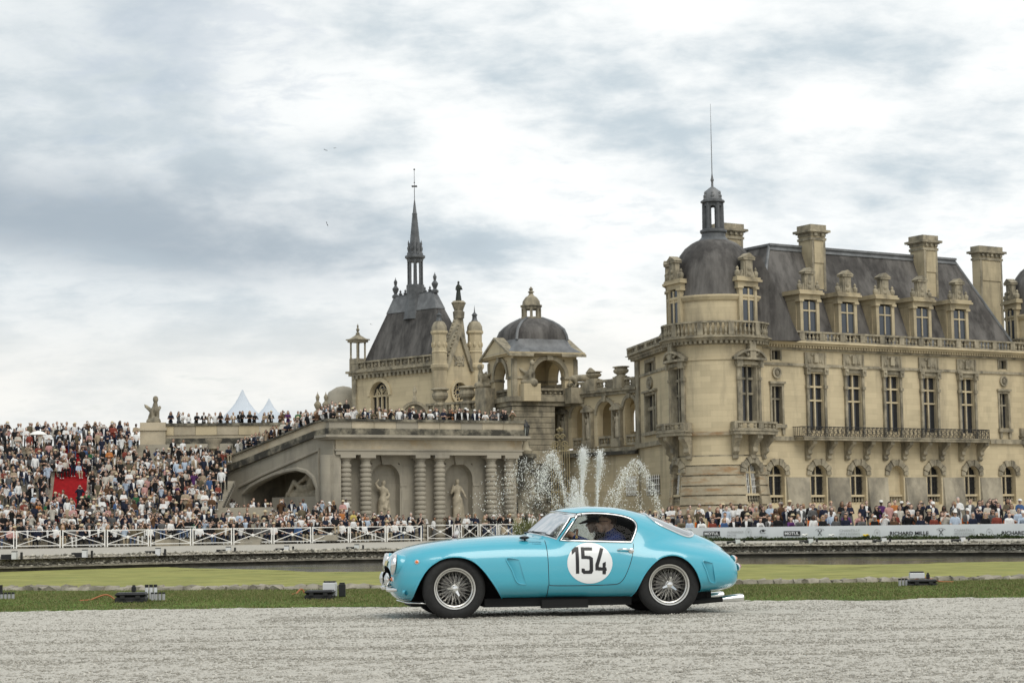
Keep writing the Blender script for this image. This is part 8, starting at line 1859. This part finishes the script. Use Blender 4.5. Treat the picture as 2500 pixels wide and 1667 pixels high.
# one crowd mesh
allm = SKINS+[t[1] for t in TM]+[t[1] for t in BMt]+[h[1] for h in HM]+SHOES+[STRAW, CAPW, SHADES]; mi = {m_.name: i for i, m_ in enumerate(allm)}
Vs, Fs, Ms = [], [], []; nv = 0
for d in rest:
    co, tv, tm = PL[(d['pose'], d['fem'])]; ml = np.array([mi[m_.name] for m_ in (d['skin'], d['top'][1], d['bot'][1], d['hair'][1], d['shoe'], d['shirt'], d['eye'], d['slv'])])
    parts_ = [(co, tv, ml[tm])]
    if d['hat']:
        hc, ht = HATA if d['hat'] == 'hat' else CAPA; hd = HEAD[(d['pose'], d['fem'])]; parts_.append((hc+np.array([0, hd[1]+0.005, hd[2]+0.055]), ht, np.full(len(ht), mi['straw' if d['hat'] == 'hat' else 'cap_white'])))
    ca_, sa_ = math.cos(d['rz']), math.sin(d['rz'])
    for co_, tv_, tm_ in parts_:
        q = co_*d['h']; X = q[:, 0]*ca_-q[:, 1]*sa_+d['x']; Y = q[:, 0]*sa_+q[:, 1]*ca_+d['y']; Vs.append(np.stack([X, Y, q[:, 2]+d['z']], -1)); Fs.append(tv_+nv); Ms.append(tm_); nv += len(co_)
o = inst('crowd', mesh_np('crowd', np.concatenate(Vs), np.concatenate(Fs), allm, True, np.concatenate(Ms))); tag(o, 'dense crowd of spectators packed on the stairs, terrace and back rows', 'crowd', kind='stuff')
print('people', len(PEOPLE), 'single', len(singles))
# chairs of the front rows
chm = MB(); chm.box(-.21, .21, -.40, .02, .40, .43); chm.box(-.21, .21, .14, .17, .55, .82)
for sx in (-.2, .2): chm.tube([(sx, -.38, 0), (sx, -.36, .41), (sx, .10, .43), (sx, .17, .84)], .014, 5); chm.tube([(sx, .20, 0), (sx, .08, .42)], .014, 5)
CHD = simple('chair_dark', (.03, .03, .032), .5)
CH = [chm.mesh('chair', CHD), chm.mesh('chair', simple('chair_orange', (.75, .17, .02), .6)), None]; CH[2] = CH[0]
for x, y, z, k in CHAIRS[:]:
    if not -40 < 1250+FPX*x/y < 2540: continue
    o = inst('chair', CH[k]); o.location = (x, y+0.06, z); o.rotation_euler = (0, 0, -math.atan2(x, y)+0.2); tag(o, ['dark folding chair under a front row spectator behind the white fence', 'orange chair under a seated guest behind the sponsor banner', 'dark chair under a seated guest behind the sponsor banner'][k], 'chair', ['dark chairs behind the fence', 'orange chairs behind the banner', 'dark chairs behind the banner'][k])
# white parasol on the stairs
q = P(93, 1055, 140.5); pr_ = thing('parasol', 'small white parasol held above the crowd on the stairs', 'parasol', (q.x, q.y, q.z-1.2)); m = MB(); m.lathe([(0.02, 1.32), (0.35, 1.24), (0.62, 1.06), (0.64, 1.02)][::-1], 10, cap=False); m.build('canopy', WPAINT, pr_, 20); m = MB(); m.tube([(0, 0, 0), (0, 0, 1.36)], 0.015, 6); m.build('shaft', IRON, pr_)
# ------------------------------------------------------------------ driver and passenger
def car_person(name, label, dy, male):
    S0 = 1.86; c = []; J = 1; Yc = dy
    def limb(a, b, r0, r1, k): c.append((a, b, r0, r1, k))
    limb((S0, Yc, .50), (S0+.04, Yc, .68), .15, .145, TOP); limb((S0+.04, Yc, .68), (S0+.02, Yc, .82), .145, .14, TOP)
    for s in (-1, 1): limb((S0+.03, Yc+s*.09, .70), (S0+.01, Yc+s*.12, .83), .105, .085, TOP); limb((S0, Yc+s*.09, .50), (S0-.46, Yc+s*.11, .52), .085, .06, BOT); limb((S0-.46, Yc+s*.11, .52), (S0-.66, Yc+s*.10, .34), .06, .045, BOT)
    limb((S0+.01, Yc-.17, .865), (S0+.01, Yc+.17, .865), .062, .062, TOP); limb((S0+.005, Yc, .88), (S0-.02, Yc, .93), .075, .072, TOP); limb((S0-.005, Yc, .90), (S0-.045, Yc, .975), .06, .056, SK)
    H = Vector((S0-.085, Yc, 1.055)); limb((H.x+.015, Yc, H.z-.01), (H.x+.01, Yc, H.z+.02), .088, .092, SK); limb((H.x-.045, Yc, H.z-.055), (H.x-.05, Yc, H.z-.085), .045, .036, SK); limb((H.x-.085, Yc, H.z-.005), (H.x-.105, Yc, H.z-.03), .012, .016, SK); limb((H.x-.06, Yc, H.z-.058), (H.x-.075, Yc, H.z-.062), .03, .022, SK)
    for s in (-1, 1): limb((H.x+.02, Yc+s*.085, H.z-.01), (H.x+.03, Yc+s*.09, H.z+.015), .016, .02, SK)
    limb((H.x+.045, Yc, H.z+.03), (H.x+.02, Yc, H.z+.045), .092, .088, HAIR); limb((H.x-.01, Yc, H.z+.075), (H.x-.045, Yc, H.z+.08), .062, .050, HAIR); limb((H.x+.075, Yc, H.z-.02), (H.x+.07, Yc, H.z-.05), .052, .045, HAIR)
    if male:
        for s, wr, hd_ in ((-1, (1.40, -.49, .885), (1.345, -.455, .925)), (1, (1.42, -.17, .88), (1.355, -.215, .925))):
            limb((S0+.01, Yc+s*.18, .86), (S0-.22, Yc+s*.20, .775), .062, .052, TOP); limb((S0-.22, Yc+s*.20, .775), wr, .05, .038, TOP); limb(wr, hd_, .028, .036, SK)
            hv = Vector(hd_)
            for f in range(4): a = hv+Vector((-.018, s*.012*0, -.028+.018*f)); limb(tuple(a), (a.x-.045, a.y+(-s)*.03, a.z+.01), .0105, .0095, SK); limb((a.x-.045, a.y+(-s)*.03, a.z+.01), (a.x-.02, a.y+(-s)*.06, a.z+.012), .0095, .009, SK)
            limb((hv.x+.005, hv.y+(-s)*.02, hv.z+.02), (hv.x-.035, hv.y+(-s)*.045, hv.z+.045), .012, .010, SK)
    else:
        for s in (-1, 1): limb((S0+.01, Yc+s*.18, .86), (S0-.10, Yc+s*.22, .66), .055, .045, TOP); limb((S0-.10, Yc+s*.22, .66), (S0-.30, Yc+s*.10, .60), .042, .035, SK); limb((S0-.30, Yc+s*.10, .60), (S0-.38, Yc+s*.06, .60), .034, .03, SK)
    me = body_mesh('person', c, 0.0085, 30000, None, 5); o = inst(name, me)
    cols = ((SKINS[1], cm('top ', 'driver blue', (.016, .032, .13)), BMt[2][1], HM[2][1], SHOES[0]) if male else (SKINS[0], cm('top ', 'dark', (.03, .025, .02)), BMt[3][1], HM[0][1], SHOES[0]))
    for i, m_ in enumerate(cols): o.material_slots[i].link = 'OBJECT'; o.material_slots[i].material = m_
    o.matrix_world = car.matrix_basis; tag(o, label, 'person'); return o, H
car.matrix_basis
drv, H = car_person('person', 'driver in blue jacket and dark glasses holding the wheel of the turquoise car', -0.31, True)
m = MB()
for s in (-1, 1): m.tube([(H.x-.088, -.31+s*.035+.022*math.cos(t), H.z+.012+.017*math.sin(t)) for t in np.linspace(0, 2*PI, 13)[:-1]], .0035, 5, closed=True); m.tube([(H.x-.085, -.31+s*.06, H.z+.016), (H.x+.0, -.31+s*.098, H.z+.014), (H.x+.035, -.31+s*.098, H.z+.005)], .0032, 5); m.ball((H.x-.087, -.31+s*.035, H.z+.012), (.004, .02, .015), 8, 6)
m.tube([(H.x-.09, -.325, H.z+.014), (H.x-.09, -.295, H.z+.014)], .003, 5); m.build('glasses', TRIMB, drv)
m = MB(); m.tube([(1.405+.0*math.cos(t), -.487+.034*math.cos(t), .889+.034*math.sin(t)) for t in np.linspace(0, 2*PI, 13)[:-1]], .008, 6, closed=True); m.lathe([(.017, 0), (.017, .008)], 12, T(1.405, -.525, .895) @ RX(PI/2)); m.build('wristwatch', simple('watch_gold', (.5, .33, .1), .25, 1.0), drv)
psg, H = car_person('person', 'passenger in wide brown felt hat beside the driver of the turquoise car', 0.31, False)
m = MB(); FELT = mat('brown_felt', (.065, .045, .03), .9); m.lathe([(.205, -.015), (.21, -.005), (.15, .012), (.105, .02), (.10, .07), (.085, .10), (.04, .115), (0, .11)], 24, T(H.x+.01, .31, H.z+.035) @ RY(R(-10))); o = m.build('felt_hat', FELT, psg, 50)
